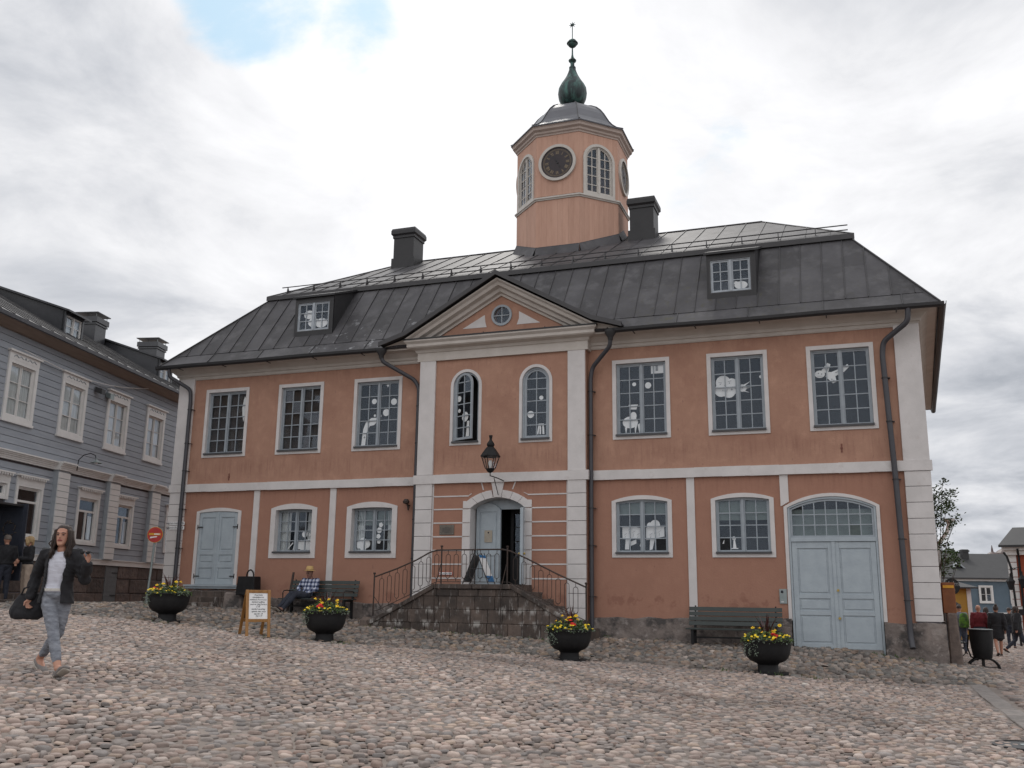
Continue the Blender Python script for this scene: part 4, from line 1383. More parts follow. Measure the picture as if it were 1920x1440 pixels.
# ---- plinth (irregular stone base)
def plinth(x0, x1, zt, out=0.07, name='plinth'):
    n = max(2, int((x1 - x0) / 0.35))
    mb = MB()
    for i in range(n):
        a, b = x0 + (x1 - x0) * i / n, x0 + (x1 - x0) * (i + 1) / n
        za = np.interp(a, *zt) + .025 * sin(a * 7.3) + .015 * sin(a * 17); zb = np.interp(b, *zt) + .025 * sin(b * 7.3) + .015 * sin(b * 17)
        oa, ob = out + .02 * sin(a * 5.1), out + .02 * sin(b * 5.1)
        mb.add([(a, -oa - .06, -.6), (b, -ob - .06, -.6), (b, -ob, zb - .03), (a, -oa, za - .03), (a, .03, za), (b, .03, zb)],
               [(0, 1, 2, 3), (3, 2, 5, 4)])
    return mb


mb = plinth(0.0, 7.97, ([0, .8, .83, 2.53, 3.5, 5.1, 6.4, 8], [.85, .88, 1.08, 1.08, .88, .85, .79, .78]))
mb.build('plinth', PLINTH, th, fix=False)
mb = plinth(12.53, 17.18, ([12.5, 15, 17.2], [.54, .57, .60])); mb.build('plinth', PLINTH, th, fix=False)
mb = plinth(19.10, TW + .08, ([19, 19.7, 20.3], [.53, .56, .56]), out=.09)
mb.add([(TW + .08, -.15, -.9), (RX + .12, RY, -.9), (RX + .06, RY, .56), (TW + .08, -.10, .56), (TW - .02, .03, .58), (RX - .02, RY, .58)], [(0, 1, 2, 3), (3, 2, 5, 4)])
mb.build('plinth', PLINTH, th, fix=False)

# ---- pilasters, quoins, string course, lisenes
def quoins(F, u0, u1, zlist, o=0.06, side=True):
    for i in range(len(zlist) - 1):
        s = MB(); F.box(s, u0, u1, zlist[i] + .006, zlist[i + 1] - .006, -.02, o + random.uniform(-.002, .002)); s.build('quoin_block', WHITE, th, bevel=.004)


zq = [0.56 + .3 - 0.0] + [round(1.07 + .34 * k, 3) for k in range(9)]
zR = [0.56, 0.70] + [1.04, 1.38, 1.72, 2.07, 2.41, 2.75, 3.10, 3.45, 3.79]
zL = [0.86, 1.04, 1.38, 1.72, 2.07, 2.41, 2.75, 3.10, 3.45, 3.79]
quoins(F0, 0.0, 0.53, zL)
quoins(F0, 19.73, TW + .03, zR)
zC = [0.1, 0.40, 0.73, 1.07, 1.41, 1.755, 2.10, 2.45, 2.79, 3.13, 3.46, 3.80]
quoins(FR, 7.97, 8.43, zC); quoins(FR, 12.07, 12.53, zC)
s = MB(); F0.box(s, 0, .5, .8, 3.8, -.05, .045); F0.box(s, 19.76, TW, .5, 3.8, -.05, .045); FR.box(s, 8.0, 8.4, .1, 3.8, -.02, .045); FR.box(s, 12.1, 12.5, .1, 3.8, -.02, .045)
s.build('quoin_core', JOINT, th)
for F, a, b, z0, z1 in ((F0, 0, .53, 4.02, 7.14), (F0, 19.73, TW + .03, 4.02, 7.14), (FR, 7.98, 8.43, 4.025, 7.07), (FR, 12.07, 12.52, 4.025, 7.07)):
    s = MB(); F.box(s, a, b, z0, z1, -.02, .058); s.build('pilaster', WHITE, th, bevel=.004)
for F, a, b, zt in ((F0, -.04, 7.97, 4.01), (F0, 12.53, TW + .07, 4.02), (FR, 7.90, 12.60, 4.02)):
    s = MB(); nn = 12
    for i in range(nn):
        ua, ub = a + (b - a) * i / nn, a + (b - a) * (i + 1) / nn
        F.box(s, ua, ub, 3.79 + .004 * sin(ua * 3), zt + .005 * sin(ua * 2.1), -.02, .082)
    s.build('string_course', WHITE, th)
for a, z0 in ((2.855, .9), (5.284, .86), (14.92, .58)):
    s = MB(); F0.box(s, a, a + .185, z0, 3.788, -.02, .03); s.build('lisene', WHITE, th)
s = MB(); F0.prism(s, [(17.06, 3.07), (17.12, 3.10), (17.245, 3.17), (17.245, 3.788), (17.06, 3.788)], -.02, .029); s.build('lisene', WHITE, th)
for z in (3.46, 3.13, 2.785, 2.44, 2.10, 1.755, 1.41):
    for a, b in ((8.48, 9.285), (11.145, 12.03)):
        if z > 3.4: b = b + .15 if a < 9 else b; a = a - .12 if a > 9 else a
        s = MB(); FR.box(s, a, b, z - .016, z + .016, -.01, .012); s.build('joint_strip', WHITE, th)
for a in (8.435, 12.03):
    s = MB(); FR.box(s, a, a + .036, .2, 3.79, -.01, .011); s.build('joint_strip', WHITE, th)

# ---- cornices
def sweep(path, prof, name, mat, parent):
    """path: XY points walked with the outside on the right; prof: (out, z)"""
    n = len(path)
    pts = [Vector((x, y, 0)) for x, y in path]
    offs = []
    for i in range(n):
        ns = []
        if i > 0:
            d = (pts[i] - pts[i - 1]).normalized(); ns.append(Vector((d.y, -d.x, 0)))
        if i < n - 1:
            d = (pts[i + 1] - pts[i]).normalized(); ns.append(Vector((d.y, -d.x, 0)))
        m = sum(ns, Vector()) / len(ns)
        m = m / m.length_squared if m.length > 0 else ns[0]
        offs.append(m)
    rings = [[p + o * a + Vector((0, 0, z)) for a, z in prof] for p, o in zip(pts, offs)]
    mb = MB(); mb.loft(rings, caps=True)
    return mb.build(name, mat, parent)


wing = [(-.1, 7.10), (.03, 7.10), (.05, 7.13), (.05, 7.19), (.085, 7.20), (.10, 7.26), (.24, 7.38), (.42, 7.42), (.42, 7.46), (-.1, 7.46)]
sweep([(0, RY), (0, 0), (TW, 0), (RX, RY)], wing, 'cornice', CORN, th)
arc = [(-.1, 7.06), (.07, 7.06), (.07, 7.28), (.10, 7.30), (.13, 7.36), (.27, 7.40), (.30, 7.43), (.30, 7.50), (.36, 7.56), (.36, 7.60), (-.1, 7.63)]
sweep([(7.97, 0.1), (7.97, -PR), (12.53, -PR), (12.53, 0.1)], arc, 'entablature', CORN, th)
s = MB(); s.box(7.60, 12.90, -PR - .38, -.25, 7.605, 7.635); s.build('cornice_flashing', DMETAL, th)
# raking cornices
AX = 10.25


def rake(prof, sgn):
    """profile (out, down) along the slope of the pediment; down measured below roof line"""
    sl = (9.12 - 7.62) / 2.68
    p0 = Vector((AX + sgn * 2.68, -PR, 7.62)); p1 = Vector((AX, -PR, 9.12))
    a = [p0 + Vector((0, -o, -dn)) for o, dn in prof]
    b = [p1 + Vector((0, -o, -dn)) for o, dn in prof]
    # lower end is cut flat on the cornice
    for i, q in enumerate(a):
        if q.z < 7.636:
            t = (7.636 - q.z) / (p1.z - p0.z); v = b[i] - a[i]; a[i] = a[i] + v * t
    mb = MB(); mb.loft([a, b]); return mb


rp = [(-.05, .03), (.40, .03), (.40, .07), (.33, .12), (.30, .20), (.18, .24), (.15, .33), (.06, .36), (.05, .42), (-.05, .42)]
for sg in (-1, 1):
    rake(rp, sg).build('raking_cornice', CORN, th)
for tri in ([(9.15, 7.885), (9.84, 7.885), (9.80, 8.02), (9.78, 8.22)], [(10.68, 7.885), (11.32, 7.885), (10.74, 8.24), (10.74, 8.05)]):
    s = MB(); FR.prism(s, tri, -.01, .008); s.build('white_triangle', WHITE, th)

# ---- roof
BRK_Y, BRK_Z = 1.42, 9.90
EY, EZ = -.50, 7.47
EXL, EXR = -.45, TW + .48
BXL, BXR = 1.98, 18.95
RZ, RGY = 12.42, 6.0
RXL, RXR = 4.25, 16.5
BEY = RY + .5


def slope(parent, poly3, udir, spacing, name='roof_panel', phase=0.0, rows=(0.52,), skip=None, th_=0.012, seam_h=.035):
    P = [Vector(p) for p in poly3]
    U = Vector(udir).normalized()
    nrm = (P[1] - P[0]).cross(P[2] - P[1]).normalized()
    if nrm.z < 0: nrm = -nrm
    Vv = nrm.cross(U)
    if Vv.z < 0: Vv = -Vv
    O = P[0]
    p2 = [((p - O).dot(U), (p - O).dot(Vv)) for p in P]
    base = MB(); base.prism3([p - nrm * .01 for p in P], -nrm * .04)
    bo = base.build('roof_slope', SEAM, parent)
    u0 = min(p[0] for p in p2); u1 = max(p[0] for p in p2); v0 = min(p[1] for p in p2); v1 = max(p[1] for p in p2)

    def T(q, h): return O + U * q[0] + Vv * q[1] + nrm * h
    k = 0
    u = u0 - spacing * phase
    while u < u1:
        a, b = max(u, u0), min(u + spacing, u1)
        cuts = [v0]
        for r_ in rows:
            cuts.append(v0 + (v1 - v0) * (r_ + random.uniform(-.07, .07)))
        cuts.append(v1 + 1)
        for i in range(len(cuts) - 1):
            q = clip_rect(p2, a + .004, b - .004, cuts[i] + .004, cuts[i + 1] - .004)
            if q and not (skip and skip(T(q[0], 0), T(q[len(q) // 2], 0))):
                mb = MB(); j = [random.uniform(0, .006) for _ in q]
                top = [T(c, th_ * (.35 + .65 * (i % 2 == 0)) + jj) for c, jj in zip(q, j)]
                mb.prism3([T(c, -.004) for c in q], nrm * .001)
                mb.v = []; mb.f = []; mb.mi = []
                n_ = len(q)
                mb.add([T(c, -.01) for c in q] + top, [tuple(range(n_ - 1, -1, -1)), tuple(range(n_, 2 * n_))] + [(x, (x + 1) % n_, n_ + (x + 1) % n_, n_ + x) for x in range(n_)])
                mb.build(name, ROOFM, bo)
        if u > u0 + .02:
            q = clip_rect(p2, u - .002, u + .002, v0 - 1, v1 + 1)
            if not q:
                zs2 = [p for p in p2]
            vs_ = []
            n2 = len(p2)
            for i in range(n2):
                A_2, B_2 = p2[i], p2[(i + 1) % n2]
                if (A_2[0] - u) * (B_2[0] - u) < 0:
                    t = (u - A_2[0]) / (B_2[0] - A_2[0]); vs_.append(A_2[1] + (B_2[1] - A_2[1]) * t)
            if len(vs_) >= 2:
                va, vb = min(vs_), max(vs_)
                if vb - va > .1:
                    w_ = .011; mb = MB(); k_ = random.uniform(-.006, .006)
                    mb.hexa([T((u - w_, va), 0), T((u + w_, va), 0), T((u + w_ * .6, va), seam_h), T((u - w_ * .6, va), seam_h),
                             T((u - w_ + k_, vb), 0), T((u + w_ + k_, vb), 0), T((u + w_ * .6 + k_, vb), seam_h), T((u - w_ * .6 + k_, vb), seam_h)])
                    mb.build('seam', SEAM, bo)
        u += spacing
        k += 1
    return bo


FLY, FLZ = -.18, 7.80      # top of the flared eave strip


def lx(y):                 # left/right hip x on the lower slope
    t = (y - EY) / (BRK_Y - EY)
    return EXL + (BXL - EXL) * t, EXR + (BXR - EXR) * t


fl, fr_ = lx(FLY)
slope(th, [(EXL, EY, EZ), (EXR, EY, EZ), (fr_, FLY, FLZ), (fl, FLY, FLZ)], (1, 0, 0), 1.7, name='eave_sheet', rows=())
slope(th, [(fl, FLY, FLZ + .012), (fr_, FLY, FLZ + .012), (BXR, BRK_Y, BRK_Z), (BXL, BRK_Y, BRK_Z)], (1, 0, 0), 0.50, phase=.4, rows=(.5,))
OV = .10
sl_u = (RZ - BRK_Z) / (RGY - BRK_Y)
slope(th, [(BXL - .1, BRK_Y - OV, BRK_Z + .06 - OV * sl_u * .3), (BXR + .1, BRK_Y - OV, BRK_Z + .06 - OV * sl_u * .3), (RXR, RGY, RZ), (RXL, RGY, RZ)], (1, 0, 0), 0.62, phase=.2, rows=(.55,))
# drip edge of the break
s = MB(); s.box(BXL - .12, BXR + .12, BRK_Y - OV - .02, BRK_Y - OV, BRK_Z - .06, BRK_Z + .075); s.build('roof_drip_edge', SEAM, th)
# right hip, left hip, back
br, bl = (BXR + .1, BRK_Y, BRK_Z), (BXL - .1, BRK_Y, BRK_Z)
_e = Vector((RX + .48 - EXR, BEY - EY, 0))
slope(th, [(EXR, EY, EZ), (EXR + _e.x, EY + _e.y, EZ), (BXR + _e.x * .70, BRK_Y + _e.y * .70, BRK_Z), (BXR, BRK_Y, BRK_Z)], _e, 0.6, rows=(.5,))
slope(th, [(EXL, BEY, EZ), (EXL, EY, EZ), (BXL, BRK_Y, BRK_Z), (BXL, BEY - 1.9, BRK_Z)], (0, 1, 0), 0.6, rows=(.5,))
slope(th, [(BXR + .1, BRK_Y - OV, BRK_Z + .03), (BXR + .1 + _e.x * .70, BRK_Y - OV + _e.y * .70, BRK_Z + .03), (RXR, RGY, RZ)], _e, 0.62, rows=(.5,))
slope(th, [(BXL - .1, BEY - 1.8, BRK_Z + .03), (BXL - .1, BRK_Y - OV, BRK_Z + .03), (RXL, RGY, RZ)], (0, 1, 0), 0.62, rows=(.5,))
s = MB()
s.add([(EXL, BEY, EZ), (RX + .48, BEY, EZ), (BXR + _e.x * .7, BRK_Y + _e.y * .7, BRK_Z), (BXL, BEY - 1.9, BRK_Z), (RXR, RGY, RZ), (RXL, RGY, RZ)], [(0, 1, 2, 3), (3, 2, 4, 5)])
s.build('back_roof', ROOFM, th, fix=False)
s = MB(); s.tube([(RXL, RGY, RZ + .02), (RXR, RGY, RZ + .02)], .035, 8)
for a, b in (((EXL, EY, EZ + .02), (BXL, BRK_Y, BRK_Z + .02)), ((BXL - .1, BRK_Y - OV, BRK_Z + .07), (RXL, RGY, RZ + .02)), ((EXR, EY, EZ + .02), (BXR, BRK_Y, BRK_Z + .02)), ((BXR + .1, BRK_Y - OV, BRK_Z + .07), (RXR, RGY, RZ + .02))):
    s.tube([a, b], .022, 6)
s.build('ridge_cap', SEAM, th)
s = MB(); s.add([(EXL + .05, -.02, 7.46), (EXR - .05, -.02, 7.46), (EXR - .05, EY + .02, 7.455), (EXL + .05, EY + .02, 7.455)], [(0, 1, 2, 3)])
s.add([(TW - .1, 0, 7.46), (RX - .1, RY, 7.46), (RX + .45, RY + .4, 7.455), (EXR - .03, EY + .02, 7.455)], [(0, 1, 2, 3)])
s.build('soffit', CORN, th, fix=False)
# snow guard
for dz, dy in ((.13, 0), (.27, .02)):
    s = MB(); s.tube([(BXL + .15 + (.28 if dz < .2 else 0), BRK_Y + .28 + dy, BRK_Z + .20 + dz), (BXR - .02, BRK_Y + .28 + dy, BRK_Z + .20 + dz)], .016, 6); s.build('snow_guard_rail', SEAM, th)
x = BXL + .35
while x < BXR:
    s = MB(); zz_ = BRK_Z + .2
    s.add([(x - .01, BRK_Y + .30, zz_ + .28), (x - .01, BRK_Y + .22, zz_ - .02), (x - .01, BRK_Y + .42, zz_ + .10), (x + .01, BRK_Y + .30, zz_ + .28), (x + .01, BRK_Y + .22, zz_ - .02), (x + .01, BRK_Y + .42, zz_ + .10)], [(0, 1, 2), (3, 5, 4), (0, 3, 4, 1), (1, 4, 5, 2), (2, 5, 3, 0)])
    s.build('snow_guard_bracket', SEAM, th); x += .93
# gutter
def gutter(p, q, name='gutter'):
    p, q = Vector(p), Vector(q); d = (q - p).normalized(); n = Vector((d.y, -d.x, 0))
    prof = [(-.075, .0), (-.07, -.05), (-.03, -.085), (.03, -.085), (.07, -.05), (.08, .015), (.065, .015), (.055, -.04), (.02, -.07), (-.02, -.07), (-.055, -.045), (-.065, 0)]
    mb = MB(); k = max(2, int((q - p).length / 1.1)); rings = []
    for i in range(k + 1):
        c = p + (q - p) * i / k; c.z += .008 * sin(i * 1.9)
        rings.append([c + n * a + Vector((0, 0, b)) for a, b in prof])
    mb.loft(rings); return mb.build(name, DMETAL, th)


gutter((EXL - .03, EY - .05, 7.44), (6.92, EY - .05, 7.45)); gutter((13.2, EY - .05, 7.45), (EXR + .07, EY - .05, 7.44)); gutter((EXR + .04, EY - .1, 7.44), (RX + .52, RY + .5, 7.44))
x = 0.3
while x < TW:
    if x < 6.8 or x > 13.3:
        s = MB(); s.box(x, x + .025, EY - .10, EY + .15, 7.345, 7.362); s.build('gutter_bracket', DMETAL, th)
    x += 1.5
# ---- gable roof over the centre
for sg in (-1, 1):
    e0 = Vector((AX + sg * 3.32, -PR - .50, 7.50)); e1 = Vector((AX + sg * 2.55, -PR - .50, 7.74)); r0 = Vector((AX, -PR - .50, 9.185))
    mb = MB()
    def pc(p, y): return Vector((p.x, y, p.z))
    for a, b in ((e0, e1), (e1, r0)):
        ya, yb = (a.z - 7.5) / 2.4 * 1.85 - .1, (b.z - 7.5) / 2.4 * 1.85 - .1
        mb.hexa([a, b, pc(b, yb + .3), pc(a, ya + .3), a + Vector((0, 0, .05)), b + Vector((0, 0, .05)), pc(b, yb + .3) + Vector((0, 0, .05)), pc(a, ya + .3) + Vector((0, 0, .05))])
        d = Vector((0, -.02, 0))
        mb.hexa([a + Vector((0, 0, -.045)) + d, b + Vector((0, 0, -.045)) + d, b + Vector((0, .03, -.045)), a + Vector((0, .03, -.045)), a + Vector((0, 0, .075)) + d, b + Vector((0, 0, .075)) + d, b + Vector((0, .03, .075)), a + Vector((0, .03, .075))])
    mb.build('gable_roof', SEAM, th)
    mb = MB()
    for k in range(1, 4):
        p = e1 + (r0 - e1) * k / 4
        y2 = (p.z - 7.5) / 2.4 * 1.85
        mb.tube([p + Vector((0, .02, .06)), Vector((p.x, y2, p.z + .06))], .014, 5)
    mb.build('gable_seam', SEAM, th)
    # cornice return below the roof foot
    s = MB(); xx = sorted([AX + sg * 2.55, AX + sg * 3.25])
    s.hexa([(xx[0], -.42, 7.40), (xx[1], -.42, 7.40), (xx[1], -.0, 7.40), (xx[0], -.0, 7.40)] + ([(xx[0], -.50, 7.50), (xx[1], -.50, 7.70), (xx[1], 0, 7.70), (xx[0], 0, 7.50)] if sg < 0 else [(xx[0], -.50, 7.70), (xx[1], -.50, 7.50), (xx[1], 0, 7.50), (xx[0], 0, 7.70)]))
    s.build('cornice_return', CORN, th)

# ---- dormers
for a, b, bird in ((3.72, 4.98, 0), (15.55, 16.74, 1)):
    FDm = Face((0, .12, 0), (1, 0, 0), (0, -1, 0))
    wz0, wz1 = 8.36, 9.20
    cut = cm([circ((a + b) / 2 - .20, 8.86, .13, sx=1.3), circ((a + b) / 2 - .05, 8.62, .14, sx=1.2), circ((a + b) / 2 + .22, 8.58, .14, sx=1.4)]) if not bird else cm([circ((a + b) / 2 + .22, 8.52, .10, sx=1.6), circ((a + b) / 2 + .10, 8.58, .05)])
    wo, hl_ = window(FDm, th, (a + .06, b - .10, wz0 - .03, wz1 + .03, wz1 + .03), sur=.03, depth=.01, name='dormer_window', rows=3, fr=.02, mull=.05, cw=.04, sur_m=SEAM, sill=False, cut=cut, frame_m=pm('dormer_paint' + str(bird), (.42, .46, .50), None, 5, .6), back=.5)
    mb = MB()
    FDm.ring(mb, [(a, 8.16), (b, 8.16), (b, 9.36), (a, 9.36)], [(a + .07, 8.34), (b - .11, 8.34), (b - .11, 9.22), (a + .07, 9.22)], -.02, .02)
    # cheeks and roof
    for xx in (a, b - .03):
        mb.hexa([(xx, .12, 8.14), (xx + .03, .12, 8.14), (xx + .03, .3, 8.2), (xx, .3, 8.2), (xx, .12, 9.36), (xx + .03, .12, 9.36), (xx + .03, 1.5, 9.9), (xx, 1.5, 9.9)])
    mb.build('dormer_frame', DMETAL, th)
    mb = MB()
    mb.hexa([(a - .06, .02, 9.34), (b + .06, .02, 9.34), (b + .06, 1.45, 9.88), (a - .06, 1.45, 9.88), (a - .06, .02, 9.40), (b + .06, .02, 9.40), (b + .06, 1.45, 9.95), (a - .06, 1.45, 9.95)])
    mb.build('dormer_roof', DMETAL, th)
# ---- chimneys
for a in (4.22, 12.52):
    w_ = .76
    mb = MB(); mb.box(a, a + w_, 5.1, 5.86, 11.4, 13.08)
    mb.box(a - .05, a + w_ + .05, 5.05, 5.91, 11.4, 12.28)
    mb.box(a - .03, a + w_ + .03, 5.07, 5.89, 13.02, 13.10)
    mb.lathe([((w_ / 2 + .03) * 1.414, 13.10), ((w_ / 2 + .08) * 1.414, 13.16), ((w_ / 2 + .08) * 1.414, 13.28), ((w_ / 2 + .05) * 1.414, 13.36)], (a + w_ / 2, 5.48, 0), 4, pi / 4)
    mb.build('chimney', DMETAL, th)

# ---- downpipes
def pipe(pts, r=.055, clamps=(), hopper=None, name='downpipe'):
    mb = MB()
    fine = []
    P = [Vector(p) for p in pts]
    for i, p in enumerate(P):
        if 0 < i < len(P) - 1:
            a = (P[i - 1] - p).normalized(); b = (P[i + 1] - p).normalized()
            d = min(.12, (P[i - 1] - p).length * .4, (P[i + 1] - p).length * .4)
            for t in (0, .25, .5, .75, 1):
                q0 = p + a * d * (1 - t) ** 2 + b * d * t ** 2
                fine.append(q0)
        else: fine.append(p)
    mb.tube(fine, r, 12)
    o = mb.build(name, PIPE, th, smooth=True)
    for z in clamps:
        for i in range(len(P) - 1):
            lo_, hi_ = sorted((P[i].z, P[i + 1].z))
            if lo_ <= z <= hi_ and hi_ - lo_ > .5:
                t = (z - P[i].z) / (P[i + 1].z - P[i].z); q = P[i] + (P[i + 1] - P[i]) * t
                s = MB(); s.tube([q - Vector((0, 0, .012)), q + Vector((0, 0, .012))], r * 1.22, 12); s.box(q.x + r, q.x + r + .05, q.y - .008, q.y + .12, z - .008, z + .008); s.build('pipe_clamp', DMETAL, o)
    if hopper:
        s = MB(); s.lathe([(.06, -.20), (.075, -.12), (.14, -.02), (.14, .05), (.11, .05)], hopper, 14); s.build('hopper', DMETAL, o, smooth=True)
    return o


pipe([(-.05, -.52, 7.40), (-.05, -.50, 7.16), (.48, -.16, 6.80), (.50, -.14, 6.5), (.50, -.14, .9)], clamps=(6.2, 5.2, 4.4, 3.3, 2.2, 1.3), hopper=None)
pipe([(6.93, -.55, 7.30), (6.95, -.52, 7.10), (7.75, -.15, 6.62), (7.88, -.13, 6.40), (7.88, -.13, .3)], clamps=(5.9, 4.9, 3.9, 2.9, 1.9), hopper=(6.93, -.55, 7.38))
pipe([(13.24, -.55, 7.28), (13.22, -.50, 7.05), (12.68, -.16, 6.62), (12.62, -.14, 6.35), (12.62, -.14, .1)], clamps=(6.0, 4.9, 3.1, 2.2, 1.0), hopper=(13.24, -.55, 7.38))
pipe([(20.05, -.54, 7.42), (20.03, -.50, 7.08), (19.50, -.16, 6.74), (19.46, -.13, 6.45), (19.54, -.14, 3.7), (19.60, -.20, .25), (19.62, -.32, .02)], r=.062, clamps=(5.9, 4.9, 3.6, 2.3, 1.0))

# ---- tower
TX, TY, TA = 10.42, 5.88, 1.72


def oct_face(k, a):
    th_ = -pi / 2 + k * pi / 4      # outward normal angle; k=0 faces the square
    Nn = Vector((cos(th_), sin(th_), 0)); U = Vector((-sin(th_), cos(th_), 0))
    return Face(Vector((TX, TY, 0)) + Nn * a - U * (a * math.tan(pi / 8)), U, Nn), 2 * a * math.tan(pi / 8)


for k in range(8):
    Ft, wd = oct_face(k, TA)
    core = MB(); Ft.box(core, -.02, wd + .02, 10.6, 13.32, -.12, -.02)
    shp = None
    if k % 2 == 0:
        cc = (wd / 2, 14.49)
    else:
        shp = (wd / 2 - .575, wd / 2 + .575, 13.36, 14.62, 15.16)
        Fi = Face(Ft.O - Ft.N * .02, Ft.U, Ft.N)
        Fi.wall(core, [(-.01, 13.3), (wd + .01, 13.3), (wd + .01, 15.6), (-.01, 15.6)], [shape_poly(inset(shp, .06))], .10)
    if shp is None: Ft.box(core, -.02, wd + .02, 13.3, 15.6, -.12, -.02)
    co = core.build('tower_wall', TOWERP, th, fix=False)
    if k in (0, 1, 7, 2, 6):
        nb = 8
        bw = wd / nb
        for i in range(nb):
            s = MB(); u_a, u_b = i * bw + .001, (i + 1) * bw - .001
            Ft.box(s, u_a, u_b, 10.7, 13.28, -.02, .001 * (i % 2)); s.build('board', TOWERP, co, bevel=.0015)
            if shp:
                if u_b < shp[0] + .05 or u_a > shp[1] - .05:
                    s = MB(); Ft.box(s, u_a, u_b, 13.4, 15.5, -.02, .001 * (i % 2)); s.build('board', TOWERP, co, bevel=.0015)
                else:
                    s = MB(); Ft.box(s, u_a, u_b, top_at(inset(shp, .03), (u_a + u_b) / 2) - .06, 15.5, -.02, .001 * (i % 2)); s.build('board', TOWERP, co, bevel=.0015)
            else:
                s = MB(); Ft.box(s, u_a, u_b, 13.4, 15.5, -.02, .001 * (i % 2)); s.build('board', TOWERP, co, bevel=.0015)
    if shp:
        window(Ft, th, shp, sur=.09, depth=-.0, name='tower_window', rows=5, fr=.03, mull=.05, cw=.045, frame_m=CREAM, sur_m=CREAM, sill=False, sur_o=.05, back=None, mun=.026, row_z=[13.75, 14.06, 14.37, 14.68])
    else:
        ck = MB(); n_ = 36
        Ft.ring(ck, circ(*cc, .62, n_), circ(*cc, .53, n_), -.02, .075)
        ck_o = ck.build('clock', CREAM, th)
        s = MB(); Ft.prism(s, circ(*cc, .54, n_), -.01, .035); s.build('clock_face', CLOCKF, ck_o)
        s = MB()
        Ft.ring(s, circ(*cc, .465, n_), circ(*cc, .458, n_), .035, .04); Ft.ring(s, circ(*cc, .435, n_), circ(*cc, .430, n_), .035, .04)
        for i in range(60):
            a_ = 2 * pi * i / 60; p = [(cc[0] + r_ * sin(a_) + d_ * cos(a_), cc[1] + r_ * cos(a_) - d_ * sin(a_)) for r_, d_ in ((.437, -.002), (.457, -.002), (.457, .002), (.437, .002))]
            Ft.prism(s, p, .035, .04)
        s.build('minute_ring', GOLDL, ck_o)
        if k in (0, 2, 6):
            rom = ['XII', 'I', 'II', 'III', 'IIII', 'V', 'VI', 'VII', 'VIII', 'IX', 'X', 'XI']
            for i, tx_ in enumerate(rom):
                a_ = 2 * pi * i / 12
                cxn, czn = cc[0] + .345 * sin(a_), cc[1] + .345 * cos(a_)
                Fn = Face(Ft.p(cxn, czn, .037), Ft.U, Ft.N)
                # numeral strokes, radial
                s = MB()
                wdt = {'I': .028, 'V': .062, 'X': .062}
                tot = sum(wdt[c] for c in tx_); x_ = -tot / 2
                for ch in tx_:
                    wv = wdt[ch]; xm = x_ + wv / 2
                    strokes = {'I': [((xm, -.055), (xm, .055), .007)], 'V': [((xm - .02, .055), (xm, -.055), .008), ((xm + .02, .055), (xm, -.055), .005)], 'X': [((xm - .02, .055), (xm + .02, -.055), .008), ((xm + .02, .055), (xm - .02, -.055), .005)]}[ch]
                    for (ax_, az_), (bx_, bz_), t_ in strokes:
                        q = []
                        for (px__, pz__) in ((ax_ - t_, az_), (ax_ + t_, az_), (bx_ + t_, bz_), (bx_ - t_, bz_)):
                            q.append((px__ * cos(a_) + pz__ * sin(a_), -px__ * sin(a_) + pz__ * cos(a_)))
                        Fn.prism(s, q, 0, .004)
                    x_ += wv
                s.build('numeral', GOLDL, ck_o)
            for nm2, L2, a_, w2 in (('hour_hand', .20, radians(152), .016), ('minute_hand', .34, radians(-32), .011)):
                s = MB(); q = [(cc[0] + l * sin(a_) + d * cos(a_), cc[1] + l * cos(a_) - d * sin(a_)) for l, d in ((-.07, -w2), (-.07, w2), (L2 * .8, w2), (L2, 0), (L2 * .8, -w2))]
                Ft.prism(s, q, .045, .052); s.build(nm2, DMETAL, ck_o)
            s = MB(); Ft.prism(s, circ(*cc, .03, 12), .04, .06); s.build('hub', DMETAL, ck_o)


def octring(prof, name, mat, n=8):
    mb = MB(); mb.lathe([(a / cos(pi / 8), z) for a, z in prof], (TX, TY, 0), 8, pi / 8, caps=False); return mb.build(name, mat, th)


octring([(TA - .02, 13.26), (TA + .03, 13.26), (TA + .04, 13.29), (TA + .07, 13.31), (TA + .07, 13.35), (TA + .02, 13.38), (TA - .02, 13.39)], 'tower_band', CREAM)
octring([(TA - .02, 15.48), (TA + .02, 15.48), (TA + .03, 15.53), (TA + .07, 15.56), (TA + .08, 15.62), (TA + .15, 15.67), (TA + .16, 15.74), (TA + .18, 15.76), (TA + .18, 15.80), (TA - .2, 15.80)], 'tower_cornice', pm('tower_cornice_paint', (.47, .385, .34), (.40, .33, .29), 3, .75))
octring([(TA + .21, 15.78), (TA + .21, 15.82), (1.70, 15.95), (1.54, 16.10), (1.42, 16.26), (1.32, 16.44), (1.22, 16.62), (1.10, 16.80), (.94, 16.97), (.74, 17.10), (.50, 17.20), (.26, 17.26), (.02, 17.30)], 'dome', DOMEM)
s = MB()
for k in range(8):
    a_ = pi / 8 + k * pi / 4
    s.tube([(TX + r_ / cos(pi / 8) * cos(a_), TY + r_ / cos(pi / 8) * sin(a_), z + .015) for r_, z in [(TA + .22, 15.82), (1.70, 15.95), (1.54, 16.10), (1.42, 16.26), (1.32, 16.44), (1.22, 16.62), (1.10, 16.80), (.94, 16.97), (.74, 17.10), (.50, 17.20), (.26, 17.26)]], .016, 5)
s.build('dome_seam', SEAM, th)
s = MB(); s.lathe([(TA + .16, 11.0), (TA + .16, 11.2), (TA + .02, 11.6)], (TX, TY, 0), 8, pi / 8, caps=False)
